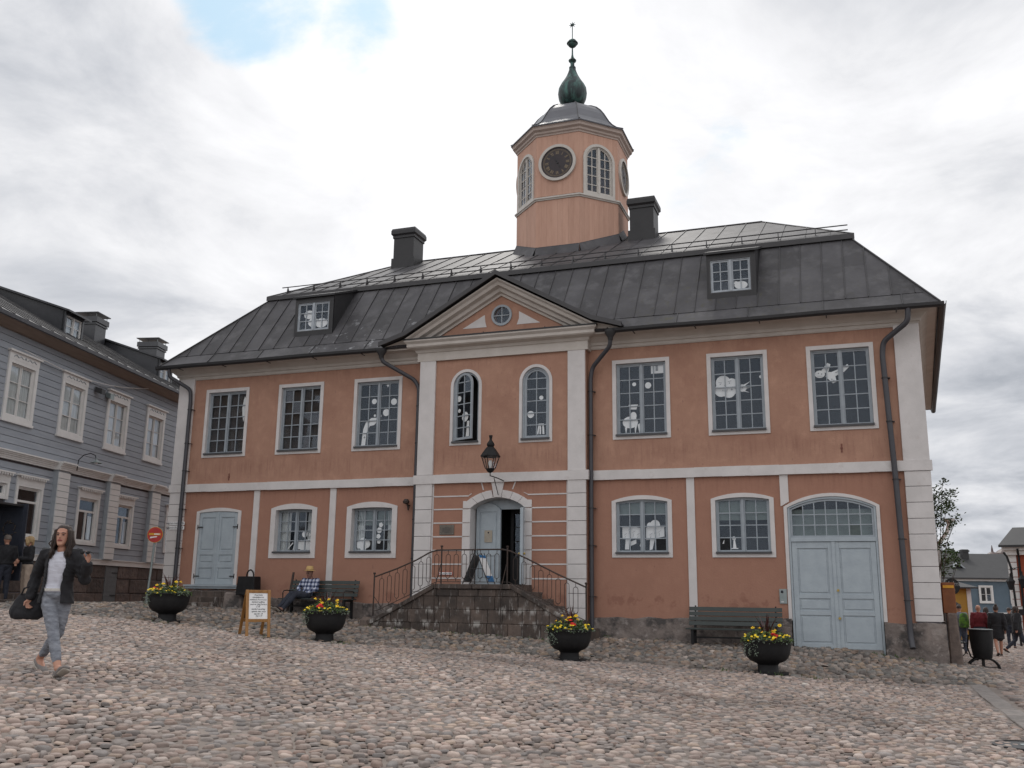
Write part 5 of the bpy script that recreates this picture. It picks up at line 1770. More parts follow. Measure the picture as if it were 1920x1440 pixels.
# flashing skirt following the roof
fl_ = MB()
for k in (0, 1, 2, 6, 7):
    Ft, wd = oct_face(k, TA)
    for (ua, ub) in ((0, wd / 2), (wd / 2, wd)):
        pa, pb = Ft.p(ua, 0, 0), Ft.p(ub, 0, 0)
        rz_ = lambda q: BRK_Z + .04 + (min(q.y, 2 * RGY - q.y) - BRK_Y) * sl_u
        za, zb = rz_(pa), rz_(pb)
        pa2, pb2 = Ft.p(ua - .0, 0, .13), Ft.p(ub, 0, .13)
        fl_.add([(pa.x, pa.y, za + .26) , (pb.x, pb.y, zb + .26), (pb2.x, pb2.y, rz_(pb2) - .01), (pa2.x, pa2.y, rz_(pa2) - .01)], [(0, 1, 2, 3)])
        e1_ = Ft.N * .01
        fl_.add([Vector((pa.x, pa.y, za + .26)) + e1_, Vector((pb.x, pb.y, zb + .26)) + e1_, Vector((pb.x, pb.y, zb - .1)) + Ft.N * .02, Vector((pa.x, pa.y, za - .1)) + Ft.N * .02], [(0, 1, 2, 3)])
fl_.build('tower_flashing', ROOFM, th, fix=False)
# onion and spire
mb = MB()
prof = [(.13, 17.22), (.13, 17.32), (.28, 17.37), (.40, 17.48), (.475, 17.66), (.50, 17.84), (.48, 18.01), (.40, 18.18), (.29, 18.35), (.20, 18.52), (.14, 18.68), (.105, 18.82)]
n_ = 24
vs = []
for r_, z in prof:
    for j in range(n_):
        a_ = 2 * pi * j / n_; lobe = 1 + .03 * abs(cos(a_ * 4)) - .02
        vs.append((TX + r_ * lobe * cos(a_), TY + r_ * lobe * sin(a_), z))
fsx = [(i * n_ + j, i * n_ + (j + 1) % n_, (i + 1) * n_ + (j + 1) % n_, (i + 1) * n_ + j) for i in range(len(prof) - 1) for j in range(n_)]
mb.add(vs, fsx); mb.build('onion_finial', COPPER, th, smooth='full')
mb = MB(); mb.lathe([(.12, 18.80), (.12, 18.85), (.075, 18.86), (.07, 19.02), (.13, 19.08), (.14, 19.12), (.09, 19.18), (.05, 19.24), (.03, 19.34), (.022, 19.66)], (TX, TY, 0), 12)
mb.build('spire', COPPER, th, smooth=True)
mb = MB(); mb.ball((TX, TY, 19.78), .165, 10); mb.lathe([(.19, 19.76), (.20, 19.78), (.19, 19.80)], (TX, TY, 0), 16); mb.build('spire_ball', COPPER, th, smooth=True)
mb = MB(); mb.tube([(TX, TY, 19.9), (TX, TY, 20.50)], .016, 6)
for i in range(8):
    a_ = i * pi / 4; mb.tube([(TX, TY, 20.50), (TX + .13 * cos(a_), TY, 20.50 + .13 * sin(a_))], [.03, .003], 5)
mb.ball((TX, TY, 20.50), .045, 6); mb.build('star', COPPER, th)

# ---- small things fixed to the facade
s = MB(); F0.box(s, 16.94, 17.10, .90, 1.22, 0, .03); ic = s.build('intercom', STEEL, None); tag(ic, 'grey intercom plate on the wall left of the big blue gate', 'intercom')
s = MB(); s.ball(F0.p(17.0, 1.16, .04), .03, 6); s.build('camera_lens', INK, ic)
s = MB(); F0.box(s, 16.97, 17.03, .93, .945, .03, .034); s.build('call_button', PAPER, ic)
s = MB(); FR.box(s, 8.66, 9.06, 2.49, 2.74, .004, .022); pl = s.build('bronze_plaque', BRONZE, None, bevel=.003); tag(pl, 'weathered bronze plaque on the wall left of the entrance', 'plaque')
for i in range(7):
    wl_ = [.10, .26, .22, .30, .24, .28, .16][i]
    s = MB(); FR.box(s, 8.86 - wl_ / 2, 8.86 + wl_ / 2, 2.675 - i * .024, 2.682 - i * .024, .022, .024); s.build('engraved_line', INK, pl)
for uu in (8.69, 9.03):
    for zz_ in (2.52, 2.71):
        s = MB(); s.ball(FR.p(uu, zz_, .024), .009, 4); s.build('screw', STEEL, pl)
s = MB(); FR.box(s, 9.77, 9.98, 2.31, 2.61, -.30, -.296); po = s.build('notice', pm('cream_notice_paper', (.42, .37, .30), None, 8, .9), None); tag(po, 'cream notice with a crest pinned to the closed blue door leaf', 'notice')
s = MB(); FR.prism(s, circ(9.875, 2.55, .022, 8), -.296, -.294); s.build('crest', INK, po)
for i in range(5):
    s = MB(); FR.box(s, 9.81, 9.81 + [.13, .11, .12, .09, .12][i], 2.50 - i * .035, 2.505 - i * .035, -.296, -.294); s.build('print_line', PAPERG, po)
s = MB(); FR.box(s, 8.68, 9.05, 1.485, 1.565, .01, .02); rs = s.build('fire_alarm_sign', REDP, None); tag(rs, 'small white wall sign with red border reading PALOILMOITIN behind the stair railing', 'sign')
s = MB(); FR.box(s, 8.69, 9.04, 1.495, 1.555, .02, .023); s.build('sign_plate', PAPER, rs)
text_obj('PALOILMOITIN', .052, FR, 8.865, 1.506, .024, INK, rs)
# street name signs on the corner quoins
s = MB(); F0.box(s, .10, .62, 2.86, 2.95, .075, .085); F0.box(s, .10, .62, 2.73, 2.83, .075, .085)
sn = s.build('street_name_sign', PAPER, None); tag(sn, 'two-line white street name sign on the white corner blocks beside the left downpipe', 'street sign')
text_obj('RAATIHUONEENTORI', .062, F0, .30, 2.885, .086, INK, sn); text_obj('RÅDHUSTORGET', .075, F0, .30, 2.755, .086, INK, sn)
# siren lamp near the left downpipe
s = MB(); s.tube([F0.p(7.66, 3.28, 0), F0.p(7.66, 3.28, .16)], .02, 8); s.tube([F0.p(7.66, 3.36, .14), F0.p(7.68, 3.14, .12)], .018, 8); hn = s.build('wall_bell', IRON, None); tag(hn, 'small rusty round bell lamp on the wall left of the centre downpipe', 'wall lamp')
s = MB(); s.lathe([(.03, 0), (.08, .02), (.09, .07), (.05, .13)], (7.64, -.16, 3.30), 12); s.build('bell', IRON, hn, smooth=True)
s = MB(); s.tube([F0.p(7.68, 3.26, .12), F0.p(7.68, 3.14, .10)], [.035, .02], 8); s.build('socket', IRON, hn)
# iron wall anchors
for (u_, z_) in ((1.95, 4.20), (18.46, 4.36)):
    s = MB(); F0.box(s, u_ - .015, u_ + .015, z_ - .10, z_ + .10, -.01, .012)
    F0.box(s, u_ - .025, u_ + .025, z_ - .02, z_ + .02, -.01, .02); s.build('wall_anchor', pm('rust_stain%d' % int(u_), (.20, .08, .06), None, 9, .9), th)
# lantern over the portal
ln = thing('wall_lantern', 'black six-sided lantern on an iron bracket above the entrance arch', 'lantern', (10.30, -1.0, 3.85))
LF = lambda p: (p[0], p[1], p[2])
c_ = (10.30, -1.0, 0)
mb = MB(); mb.tube([(10.42, -PR, 3.80), (10.36, -.62, 3.84), (10.30, -1.0, 3.86), (10.30, -1.0, 3.97)], .013, 8); mb.tube([(10.25, -PR - .03, 3.46), (10.33, -.80, 3.82)], .010, 6)
mb.build('bracket', BLACK, ln)
mb = MB(); mb.lathe([(.03, 3.93), (.075, 3.96), (.10, 4.00), (.125, 4.03)], c_, 12); mb.build('lantern_base', BLACK, ln)
mb = MB(); mb.lathe([(.245, 4.32), (.25, 4.34), (.20, 4.42), (.13, 4.52), (.085, 4.57)], c_, 6, pi / 6)
mb.lathe([(.07, 4.57), (.095, 4.60), (.10, 4.64), (.06, 4.70), (.035, 4.74), (.03, 4.76), (.045, 4.84), (.045, 4.86)], c_, 12); mb.build('lantern_cap', BLACK, ln)
mb = MB()
for i in range(6):
    a_ = pi / 6 + i * pi / 3
    mb.tube([(c_[0] + .12 * cos(a_), c_[1] + .12 * sin(a_), 4.03), (c_[0] + .225 * cos(a_), c_[1] + .225 * sin(a_), 4.33)], .011, 6)
mb.build('lantern_frame', BLACK, ln)
for i in range(6):
    a_ = pi / 6 + i * pi / 3; b_ = a_ + pi / 3
    s = MB(); s.prism3([(c_[0] + .115 * cos(a_), c_[1] + .115 * sin(a_), 4.03), (c_[0] + .115 * cos(b_), c_[1] + .115 * sin(b_), 4.03), (c_[0] + .22 * cos(b_), c_[1] + .22 * sin(b_), 4.33), (c_[0] + .22 * cos(a_), c_[1] + .22 * sin(a_), 4.33)], (0, 0, .002))
    s.build('glass_pane', GLASS, ln)
mb = MB(); mb.lathe([(.02, 4.03), (.03, 4.08), (.045, 4.12), (.05, 4.18), (.035, 4.23), (.01, 4.24)], c_, 10); mb.build('bulb', PAPER, ln, smooth=True)

# ================================================================== ENTRANCE STAIRCASE
st = thing('entrance_staircase', 'worn dark stone double staircase with a sloping front wall before the entrance door', 'staircase', (10.2, -1.7, g(10.2, -1.7)))
SY = -1.72
SXL, SXR, LXL, LXR, SZ = 7.62, 12.80, 9.22, 11.15, 1.25


def stop(x):
    return float(np.interp(x, [SXL, LXL, LXR, SXR], [.50, SZ, SZ, .42]))


courses = [(-.35, .36), (.36, .67), (.67, .97), (.97, 1.13)]
for ci_, (z0, z1) in enumerate(courses):
    x = SXL - .15 if ci_ == 0 else SXL
    while x < SXR:
        wv = random.uniform(.30, .62)
        x1 = min(x + wv, SXR)
        tri_ = []
        poly = clip_rect([(SXL - .15, -.5), (SXR, -.5), (SXR, .34), (LXR, 1.15), (LXL, 1.15), (SXL, .40), (SXL - .15, .36)], x + .006, x1 - .006, z0 + .005, z1 - .005)
        if poly:
            s = MB(); dd = random.uniform(-.012, .012); s.prism3([(a, SY - .0 + dd, b) for a, b in poly], (0, .4, 0)); s.build('stone_block', STONED, st, bevel=.008)
        x = x1
s = MB(); s.prism3([(a, SY + .03, b) for a, b in [(SXL - .1, -.4), (SXR - .05, -.4), (SXR - .05, .33), (LXR, 1.13), (LXL, 1.13), (SXL, .38), (SXL - .1, .34)]], (0, .4, 0)); s.build('wall_core', STONED, st)
# coping
cop = [(SXL - .22, .36), (SXL, .42), (LXL, SZ), (LXR, SZ), (SXR, .36)]
for i in range(len(cop) - 1):
    (xa, za), (xb, zb) = cop[i], cop[i + 1]
    k = max(1, int((xb - xa) / .8))
    for j in range(k):
        ua, ub = j / k, (j + 1) / k
        a, b = (xa + (xb - xa) * ua + .004, za + (zb - za) * ua), (xa + (xb - xa) * ub - .004, za + (zb - za) * ub)
        s = MB(); s.hexa([(a[0], SY - .05, a[1] - .11), (b[0], SY - .05, b[1] - .11), (b[0], SY + .30, b[1] - .11), (a[0], SY + .30, a[1] - .11), (a[0], SY - .05, a[1]), (b[0], SY - .05, b[1]), (b[0], SY + .30, b[1]), (a[0], SY + .30, a[1])]); s.build('coping_stone', STONED, st, bevel=.01)
s = MB(); s.box(LXL, LXR, SY + .3, -PR, -.2, SZ); s.build('landing', STONED, st)
for sg, x0 in ((-1, LXL), (1, LXR)):
    for k in range(6):
        zt = SZ - .16 * (k + 1); xa = x0 + sg * .285 * k; xb = x0 + sg * .285 * (k + 1)
        s = MB(); s.box(min(xa, xb) + .003, max(xa, xb) + (.02 if sg > 0 else 0) - .003, SY + .31, -PR - .09, -.4, zt); s.build('step', STONED, st, bevel=.01)
s = MB(); s.lathe([(.20, -.2), (.21, .15), (.17, .38), (.08, .46)], (7.42, SY + .10, 0), 9); s.build('end_stone', STONED, st)
# railing
rl = [(7.60, 1.40), (8.2, 1.60), (8.7, 1.80), (9.05, 1.98), (9.25, 2.035), (10.9, 2.045), (11.1, 2.0), (11.5, 1.83), (12.2, 1.50), (12.92, 1.19)]
RYY = SY + .06


def rz(x): return float(np.interp(x, [p[0] for p in rl], [p[1] for p in rl]))


s = MB(); s.tube([(x, RYY, z) for x, z in rl], .018, 8); s.build('handrail', IRON, st)
s = MB(); s.tube([(9.25, RYY, SZ + .05), (11.05, RYY, SZ + .05)], .009, 6); s.tube([(7.62, RYY, .60), (7.72, RYY, .62), (9.25, RYY, SZ + .05)], .009, 6); s.tube([(11.05, RYY, SZ + .05), (12.9, RYY, .47)], .009, 6); s.build('bottom_rail', IRON, st)
for x in (7.60, 9.36, 11.02, 12.90):
    zb = stop(x) - .02
    s = MB(); s.tube([(x, RYY, zb), (x, RYY, rz(x) + .06)], .019, 8); s.lathe([(.012, 0), (.03, .02), (.035, .05), (.02, .06)], (x, RYY, rz(x) + .05), 8); s.build('railing_post', IRON, st)
s = MB(); s.tube([(7.60, RYY, .95), (7.88, RYY, .62)], .008, 6); s.build('railing_strut', IRON, st)
for x in (9.36, 11.02):
    s = MB(); s.tube([(x - .02, RYY - .0, 1.7), (x - .1, RYY - .16, 1.1), (x - .12, RYY - .06, .4)], .010, 6); s.build('railing_strut', IRON, st)


def oval(x, zb, zt, w_=.055):
    mb = MB(); pts = []
    r_ = w_
    for i in range(9): a_ = pi * i / 8; pts.append((x + r_ * cos(a_), RYY, zt - r_ + r_ * sin(a_)))
    for i in range(9): a_ = pi + pi * i / 8; pts.append((x + r_ * cos(a_), RYY, zb + r_ + r_ * sin(a_)))
    pts.append(pts[0])
    mb.tube(pts, .0075, 5, caps=False)
    mb.tube([(x, RYY, zt), (x, RYY, rz(x))], .007, 5); mb.tube([(x, RYY, zb), (x, RYY, stop(x) + .05)], .007, 5)
    mb.build('baluster', IRON, st)


for x in list(np.arange(7.80, 9.25, .205)) + list(np.arange(9.53, 10.95, .205)) + list(np.arange(11.22, 12.85, .205)):
    zb = stop(x) + .13; oval(float(x), zb, rz(x) - .10)
# left door steps
ls = thing('door_steps', 'three worn dark stone steps below the pale blue double door at the left', 'steps', (1.6, -.6, g(1.6, -.6)))
for k, (xa, xb, ya, zt) in enumerate(((.55, 2.60, -.42, 1.03), (.42, 2.50, -.72, .87), (.36, 2.32, -1.0, .72), (.30, 2.05, -1.28, .60))):
    x = xa
    while x < xb - .05:
        x1 = min(x + random.uniform(.6, 1.1), xb)
        s = MB(); s.box(x + .004, x1 - .004, ya, ya + .34 if k else -.08, zt - .3, zt); s.build('step_stone', STONED, ls, bevel=.018)
        x = x1
s = MB(); s.hexa([(2.40, -.62, .3), (3.02, -.5, .3), (3.05, -.08, .3), (2.4, -.08, .3), (2.50, -.55, 1.0), (2.95, -.44, .96), (3.0, -.08, 1.0), (2.5, -.08, 1.05)]); s.build('side_stone', PLINTH, ls, bevel=.03)
# ================================================================== BLUE-GREY WOODEN HOUSE ON THE LEFT
HA = Vector((-3.4, -.55, 0)); HD = Vector((-.226, .974, 0)).normalized(); HN = Vector((.974, .226, 0)).normalized()
FH = Face(HA, HD, HN)
hs = thing('wooden_house', 'blue-grey clapboard house with white window trim and dark roof on the left', 'house', (HA.x, HA.y, .62))
S0, S1 = -9.0, 11.5
up_w = [(-2.71 + 2.55 * k - (0.02 if k else 0)) for k in range(-2, 5)]
lo_w = [(-3.93, -2.62), (-2.43, -1.08), (.58, 1.92), (2.78, 4.06), (6.27, 7.55), (8.5, 9.8)]
doorhole = [(-3.95, 1.15), (-2.62, 1.15), (-2.62, 3.05), (-3.95, 3.05)]
OPEN = [(c - .56, c + .56, 5.56, 7.04) for c in up_w]
for a, b in lo_w:
    OPEN.append((a + .13, b - .13, 3.42 if a == -3.93 else 2.43, 3.79))
OPEN.append((-4.35, -3.05, .9, 3.0))


def spans(z0, z1, a, b):
    cuts = sorted([(o[0], o[1]) for o in OPEN if o[2] < z1 - .02 and o[3] > z0 + .02])
    res = []; x = a
    for c0, c1 in cuts:
        if c0 > x: res.append((x, c0))
        x = max(x, c1)
    if x < b: res.append((x, b))
    return res


z = 1.97
while z < 7.84:
    if 4.36 < z < 4.66: z = 4.66
    hgt = .184 if z < 4.5 else .19
    z1 = min(z + hgt, 4.42 if z < 4.5 else 7.88)
    for a, b in spans(z, z1, S0, S1):
        if b - a < .05: continue
        s = MB()
        s.hexa([FH.p(a, z + .006, -.02), FH.p(b, z + .006, -.02), FH.p(b, z + .006, .026), FH.p(a, z + .006, .026), FH.p(a, z1 - .006, -.02), FH.p(b, z1 - .006, -.02), FH.p(b, z1 - .006, .018), FH.p(a, z1 - .006, .018)])
        s.build('clapboard', CLAP, hs)
    z += hgt
s = MB()
Fw = Face(HA - HN * .018, HD, HN)
Fw.wall(s, [(S0, .9), (S1, .9), (S1, 7.9), (S0, 7.9)], [[(o[0], max(o[2], .95)), (o[1], max(o[2], .95)), (o[1], o[3]), (o[0], o[3])] for o in OPEN], .15)
s.build('wall', JOINT, hs, fix=False)
s = MB(); FH.box(s, S0 + .01, S0 + .2, .2, 7.9, -9, -.2); s.build('end_wall', CLAP, hs)
s = MB(); FH.box(s, S1 - .2, S1, .2, 7.9, -9, -.2); s.build('end_wall', CLAP, hs)
s = MB(); FH.box(s, -4.6, -2.8, .8, 3.2, -1.4, -1.35); s.build('hall', DARKIN, hs)
# trim
s = MB(); FH.box(s, S0, S1, 1.79, 1.95, -.02, .09); FH.box(s, S0, S1, 1.94, 1.97, -.02, .12); s.build('base_trim', HWHITE, hs)
s = MB()
for z0, z1, o in ((4.42, 4.47, .08), (4.47, 4.52, .10), (4.52, 4.565, .13), (4.565, 4.61, .16), (4.61, 4.65, .20)): FH.box(s, S0, S1, z0 + .002, z1, -.02, o)
s.build('belt_cornice', HWHITE, hs)
for a in (-6.4, -.68, 2.19, 4.96, 7.7):
    cw_ = .56
    c = MB(); FH.box(c, a, a + cw_, 1.95, 4.42, -.02, .16); pc_ = c.build('pilaster', HGREY, hs)
    z = 1.975
    while z < 4.36:
        s = MB(); FH.box(s, a - .004, a + cw_ + .004, z + .008, z + .176, .155, .19); s.build('trim_block', HWHITE, pc_); z += .184
    s = MB()
    for z0, z1, o in ((4.42, 4.47, .22), (4.47, 4.52, .24), (4.52, 4.565, .27), (4.565, 4.61, .30), (4.61, 4.66, .34)): FH.box(s, a - o * .25, a + cw_ + o * .25, z0 + .001, z1, -.02, o)
    s.build('capital', HWHITE, pc_)
for i, c in enumerate(up_w):
    sh = (c - .66, c + .66, 5.46, 7.14, 7.14)
    wo, _ = window(FH, hs, sh, sur=.12, depth=.01, name='upper_window', rows=3, cols=1, fr=.03, mull=.02, cw=.03, frame_m=HWHITE, sur_m=HWHITE, sill=False, sur_o=.065, back=.3,
                   cover=[('curtain', 0, 1, .04, .46), ('curtain', 0, 1, .54, .96)], cdep=.05)
    s = MB(); FH.box(s, sh[0] - .01, sh[1] + .01, 7.12, 7.32, .0, .07); FH.box(s, sh[0] - .07, sh[1] + .07, 7.32, 7.37, .0, .13); FH.box(s, sh[0] - .03, sh[1] + .03, 5.40, 5.47, 0, .085); s.build('window_head', HWHITE, wo)
    s = MB()
    for sg in (-1, 1):
        pts = [FH.p(c + sg * (.10 + .10 * j), 7.22 + .028 * (1 if j % 2 else -1), .078) for j in range(5)]
        s.tube(pts, .012, 5)
    s.tube([FH.p(c - .03, 7.19, .078), FH.p(c, 7.26, .078), FH.p(c + .03, 7.19, .078)], .012, 5)
    s.build('carved_ornament', HGREY, wo)
for a, b in lo_w:
    sh = (a + .06, b - .06, 2.36, 3.86, 3.86)
    if a == -3.93: sh = (a + .06, b - .06, 3.35, 3.86, 3.86)
    big = (a == -2.43)
    wo, _ = window(FH, hs, sh, sur=.09, depth=.01, name='lower_window', rows=1, cols=1, cases=1 if (big or a == -3.93) else 1, fr=.04, mull=.05, cw=.03, frame_m=HWHITE, sur_m=HWHITE, sill=False, sur_o=.06, back=.5,
                   row_z=[] if a == -3.93 else [3.38], mun=.06, pane_name='pane', cover=[] if big else [('curtain', .05, .62, .0, .22), ('curtain', .05, .62, .78, 1)])
    if not big and a > -4:
        s = MB(); m_ = (a + b) / 2; FH.box(s, m_ - .022, m_ + .022, 2.50, 3.35, -.06, -.005); s.build('mullion', HWHITE, wo)
    s = MB(); FH.box(s, a + .05, b - .05, 3.84, 4.05, .0, .065); s.build('head_board', HWHITE, wo)
    s = MB(); FH.box(s, a - .0, b + .0, 4.05, 4.09, .0, .15)
    k2 = int((b - a - .1) / .11)
    for j in range(k2):
        u_ = a + .08 + j * .11; FH.prism(s, [(u_, 4.05), (u_ + .09, 4.05), (u_ + .045, 3.97)], .12, .14)
    s.build('window_head', HWHITE, wo)
# stone base blocks
zc_ = [.55, .92, 1.38, 1.79]
for i in range(3):
    x = S0
    while x < S1:
        wv = random.uniform(.8, 1.5); x1 = min(x + wv, S1)
        if x < 2.60 < x1 or (2.5 < x < 3.3):
            x1 = 2.60 if x < 2.6 else x1
            if x >= 2.6: x = 3.39; continue
        if x < -4.38 < x1: x1 = -4.38
        if -4.39 < x < -3.05: x = -3.02; continue
        s = MB(); dd = random.uniform(-.01, .02)
        FH.box(s, x + .008, x1 - .008, zc_[i] + .008, zc_[i + 1] - .008, -.15, .045 + dd); s.build('stone_block', GRANITE, hs, bevel=.02)
        x = x1
s = MB(); FH.box(s, S0, -4.38, .3, 1.78, -.2, .02); FH.box(s, -3.03, S1, .3, 1.78, -.2, .02); s.build('base_core', JOINT, hs)
cd = MB(); FH.box(cd, 2.62, 3.37, .60, 1.77, -.1, .03); cdo = cd.build('cellar_door', GREYD, hs)
for j in range(7):
    s = MB(); FH.box(s, 2.63, 3.36, .66 + j * .155, .805 + j * .155, .03, .045); s.build('board', GREYD, cdo)
for z_ in (.85, 1.55):
    s = MB(); FH.box(s, 3.02, 3.34, z_, z_ + .025, .045, .06); s.build('strap_hinge', BLACK, cdo)
# eaves, roof
s = MB(); s.prism3([FH.p(S0 - .3, 7.86, 0), FH.p(S0 - .3, 7.86, .10), FH.p(S0 - .3, 8.02, .46), FH.p(S0 - .3, 8.06, .46), FH.p(S0 - .3, 8.06, -.1), FH.p(S0 - .3, 7.86, -.1)], HD * (S1 - S0 + .6)); s.build('eave', SOFFIT, hs)
s = MB(); s.prism3([FH.p(S0 - .3, 8.0, .47), FH.p(S0 - .3, 8.0, .56), FH.p(S0 - .3, 8.10, .56), FH.p(S0 - .3, 8.10, .47)], HD * (S1 - S0 + .6)); s.build('gutter', PIPE, hs)
RO, RZH = -4.2, 10.72
slope(hs, [FH.p(S0 - .3, 8.09, .55), FH.p(S1 + .3, 8.09, .55), FH.p(S1 + .3, RZH, RO), FH.p(S0 - .3, RZH, RO)], HD, .58, rows=(.5,), seam_h=.04)
s = MB(); s.add([FH.p(S0 - .3, RZH, RO), FH.p(S1 + .3, RZH, RO), FH.p(S1 + .3, 8.1, -9.2), FH.p(S0 - .3, 8.1, -9.2), FH.p(S0 - .3, 8.0, .5), FH.p(S1 + .3, 8.0, .5)], [(0, 1, 2, 3), (0, 3, 4), (1, 5, 2)]); s.build('back_roof', HROOF, hs, fix=False)
for c in (-6.6, .74, 6.95):
    a, b = c - .52, c + .52
    s = MB()
    FH.ring(s, [(a, 8.70), (b, 8.70), (b, 9.56), (a, 9.56)], [(a + .09, 8.80), (b - .09, 8.80), (b - .09, 9.46), (a + .09, 9.46)], -.9, -.80)
    for uu in (a, b - .04):
        s.hexa([FH.p(uu, 8.6, -.85), FH.p(uu + .04, 8.6, -.85), FH.p(uu + .04, 10.3, -4.2), FH.p(uu, 10.3, -4.2), FH.p(uu, 9.56, -.85), FH.p(uu + .04, 9.56, -.85), FH.p(uu + .04, 10.75, -4.2), FH.p(uu, 10.75, -4.2)])
    s.build('dormer', HROOF, hs)
    s = MB(); s.hexa([FH.p(a - .12, 9.50, -.62), FH.p(b + .12, 9.50, -.62), FH.p(b + .12, 10.74, -4.3), FH.p(a - .12, 10.74, -4.3), FH.p(a - .12, 9.56, -.62), FH.p(b + .12, 9.56, -.62), FH.p(b + .12, 10.81, -4.3), FH.p(a - .12, 10.81, -4.3)]); s.build('dormer_roof', HROOF, hs)
    window(FH, hs, (a + .09, b - .09, 8.80, 9.46, 9.46), sur=.01, depth=.84, name='dormer_window', rows=2, cols=1, cases=2, fr=.02, mull=.03, cw=.02, frame_m=HWHITE, sur_m=HROOF, sill=False, surround=False, back=.2, cover=[('curtain', 0, 1, 0, 1)])
for c, zt in ((5.88, 11.02), (10.58, 11.32), (-4.2, 11.0)):
    w_ = .36
    s = MB(); FH.box(s, c - w_, c + w_, 9.6, zt - .28, -3.8, -3.0); FH.box(s, c - w_ - .04, c + w_ + .04, zt - .31, zt - .25, -3.84, -2.96); FH.box(s, c - w_ - .07, c + w_ + .07, zt - .22, zt - .02, -3.87, -2.93); FH.box(s, c - w_, c + w_, zt - .28, zt - .2, -3.8, -3.0)
    ch = s.build('chimney', HROOF, hs)
    s = MB(); FH.box(s, c - w_ - .10, c + w_ + .10, zt + .12, zt + .15, -3.90, -2.90); ch2 = s.build('chimney_cap', HROOF, hs)
    for uu in (c - w_, c + w_):
        for o_ in (-3.8, -3.0):
            s = MB(); s.tube([FH.p(uu, zt - .03, o_), FH.p(uu, zt + .13, o_)], .012, 5); s.build('cap_rod', STEEL, ch2)
# open door leaf, canopy, steps
FL = Face(FH.p(-3.06, 0, .05), HN, -HD)
dl = MB(); FL.box(dl, 0, .86, 1.22, 3.2, -.05, 0); dlo = dl.build('door', NAVY, hs)
for z0, z1 in ((1.35, 1.95), (2.1, 3.05)):
    s = MB(); FL.ring(s, [(.1, z0), (.76, z0), (.76, z1), (.1, z1)], [(.16, z0 + .06), (.70, z0 + .06), (.70, z1 - .06), (.16, z1 - .06)], 0, .015); s.build('door_moulding', NAVY, dlo)
s = MB()
for i in range(22):
    a_ = 2 * pi * i / 22; r_ = .17 + random.uniform(-.02, .02)
    p = FL.p(.43 + r_ * cos(a_), 2.55 + r_ * sin(a_), .03); s.tube([p, p + Vector((random.uniform(-.05, .05), random.uniform(-.05, .05), random.uniform(-.05, .05)))], .014, 4)
s.build('wreath', BARK, dlo)
s = MB(); s.hexa([FH.p(-4.5, 3.14, .0), FH.p(-2.85, 3.14, .0), FH.p(-2.85, 3.12, .8), FH.p(-4.5, 3.12, .8), FH.p(-4.5, 3.27, .0), FH.p(-2.85, 3.27, .0), FH.p(-2.85, 3.17, .8), FH.p(-4.5, 3.17, .8)]); s.build('canopy', DMETAL, hs)
for k in range(4):
    s = MB(); FH.box(s, -4.8, -2.95, .3, 1.18 - .145 * k, .0 if k == 0 else .25 + .28 * (k - 1) + .003, .25 + .28 * k); s.build('door_step', STONED, hs, bevel=.012)
# gooseneck lamp, floodlights, cable
gl_ = thing('gooseneck_wall_lamp', 'small gooseneck lamp with pale dish shade on the blue-grey house', 'wall lamp', tuple(FH.p(.15, 4.6, .1)))
s = MB(); s.tube([FH.p(.12, 4.50, .22), FH.p(.12, 4.82, .24), FH.p(.20, 4.98, .34), FH.p(.32, 5.05, .48), FH.p(.42, 5.0, .58), FH.p(.44, 4.9, .60)], .014, 8); s.build('arm', BLACK, gl_)
pq = FH.p(.45, 4.80, .61)
s = MB(); s.lathe([(.03, .12), (.035, .05), (.09, .02), (.17, -.02), (.17, -.03)], pq, 14, caps=False); s.build('shade', STEEL, gl_, smooth=True)
s = MB(); s.ball(pq + Vector((0, 0, -.02)), .06, 6, (1, 1, .7)); s.build('bulb', PAPER, gl_, smooth=True)
for i, (u_, z_, sg) in enumerate(((.98, 7.16, 1), (1.62, 7.12, -1))):
    s = MB(); s.hexa([FH.p(u_ - .11, z_ - .07, .06), FH.p(u_ + .11, z_ - .07, .06), FH.p(u_ + .11 + sg * .05, z_ - .15, .26), FH.p(u_ - .11 + sg * .05, z_ - .15, .26), FH.p(u_ - .11, z_ + .09, .06), FH.p(u_ + .11, z_ + .09, .06), FH.p(u_ + .11 + sg * .05, z_ + .03, .26), FH.p(u_ - .11 + sg * .05, z_ + .03, .26)])
    o = s.build('floodlight', DMETAL if i == 0 else STEEL, None)
    tag(o, ('black' if i == 0 else 'grey') + ' box floodlight under the eave of the blue-grey house, ' + ('left of the pair' if i == 0 else 'right of the pair'), 'floodlight', 'floodlights under the eave')
s = MB(); pts = [FH.p(-2.9 + .5 * k, 7.45 + .02 * k - .35 * sin(pi * k / 15) + .25 * (k / 15.), .12) for k in range(16)]; s.tube(pts, .014, 5)
o = s.build('overhead_cable', HWHITE, None); tag(o, 'pale sagging cable along the upper wall of the blue-grey house', 'cable')

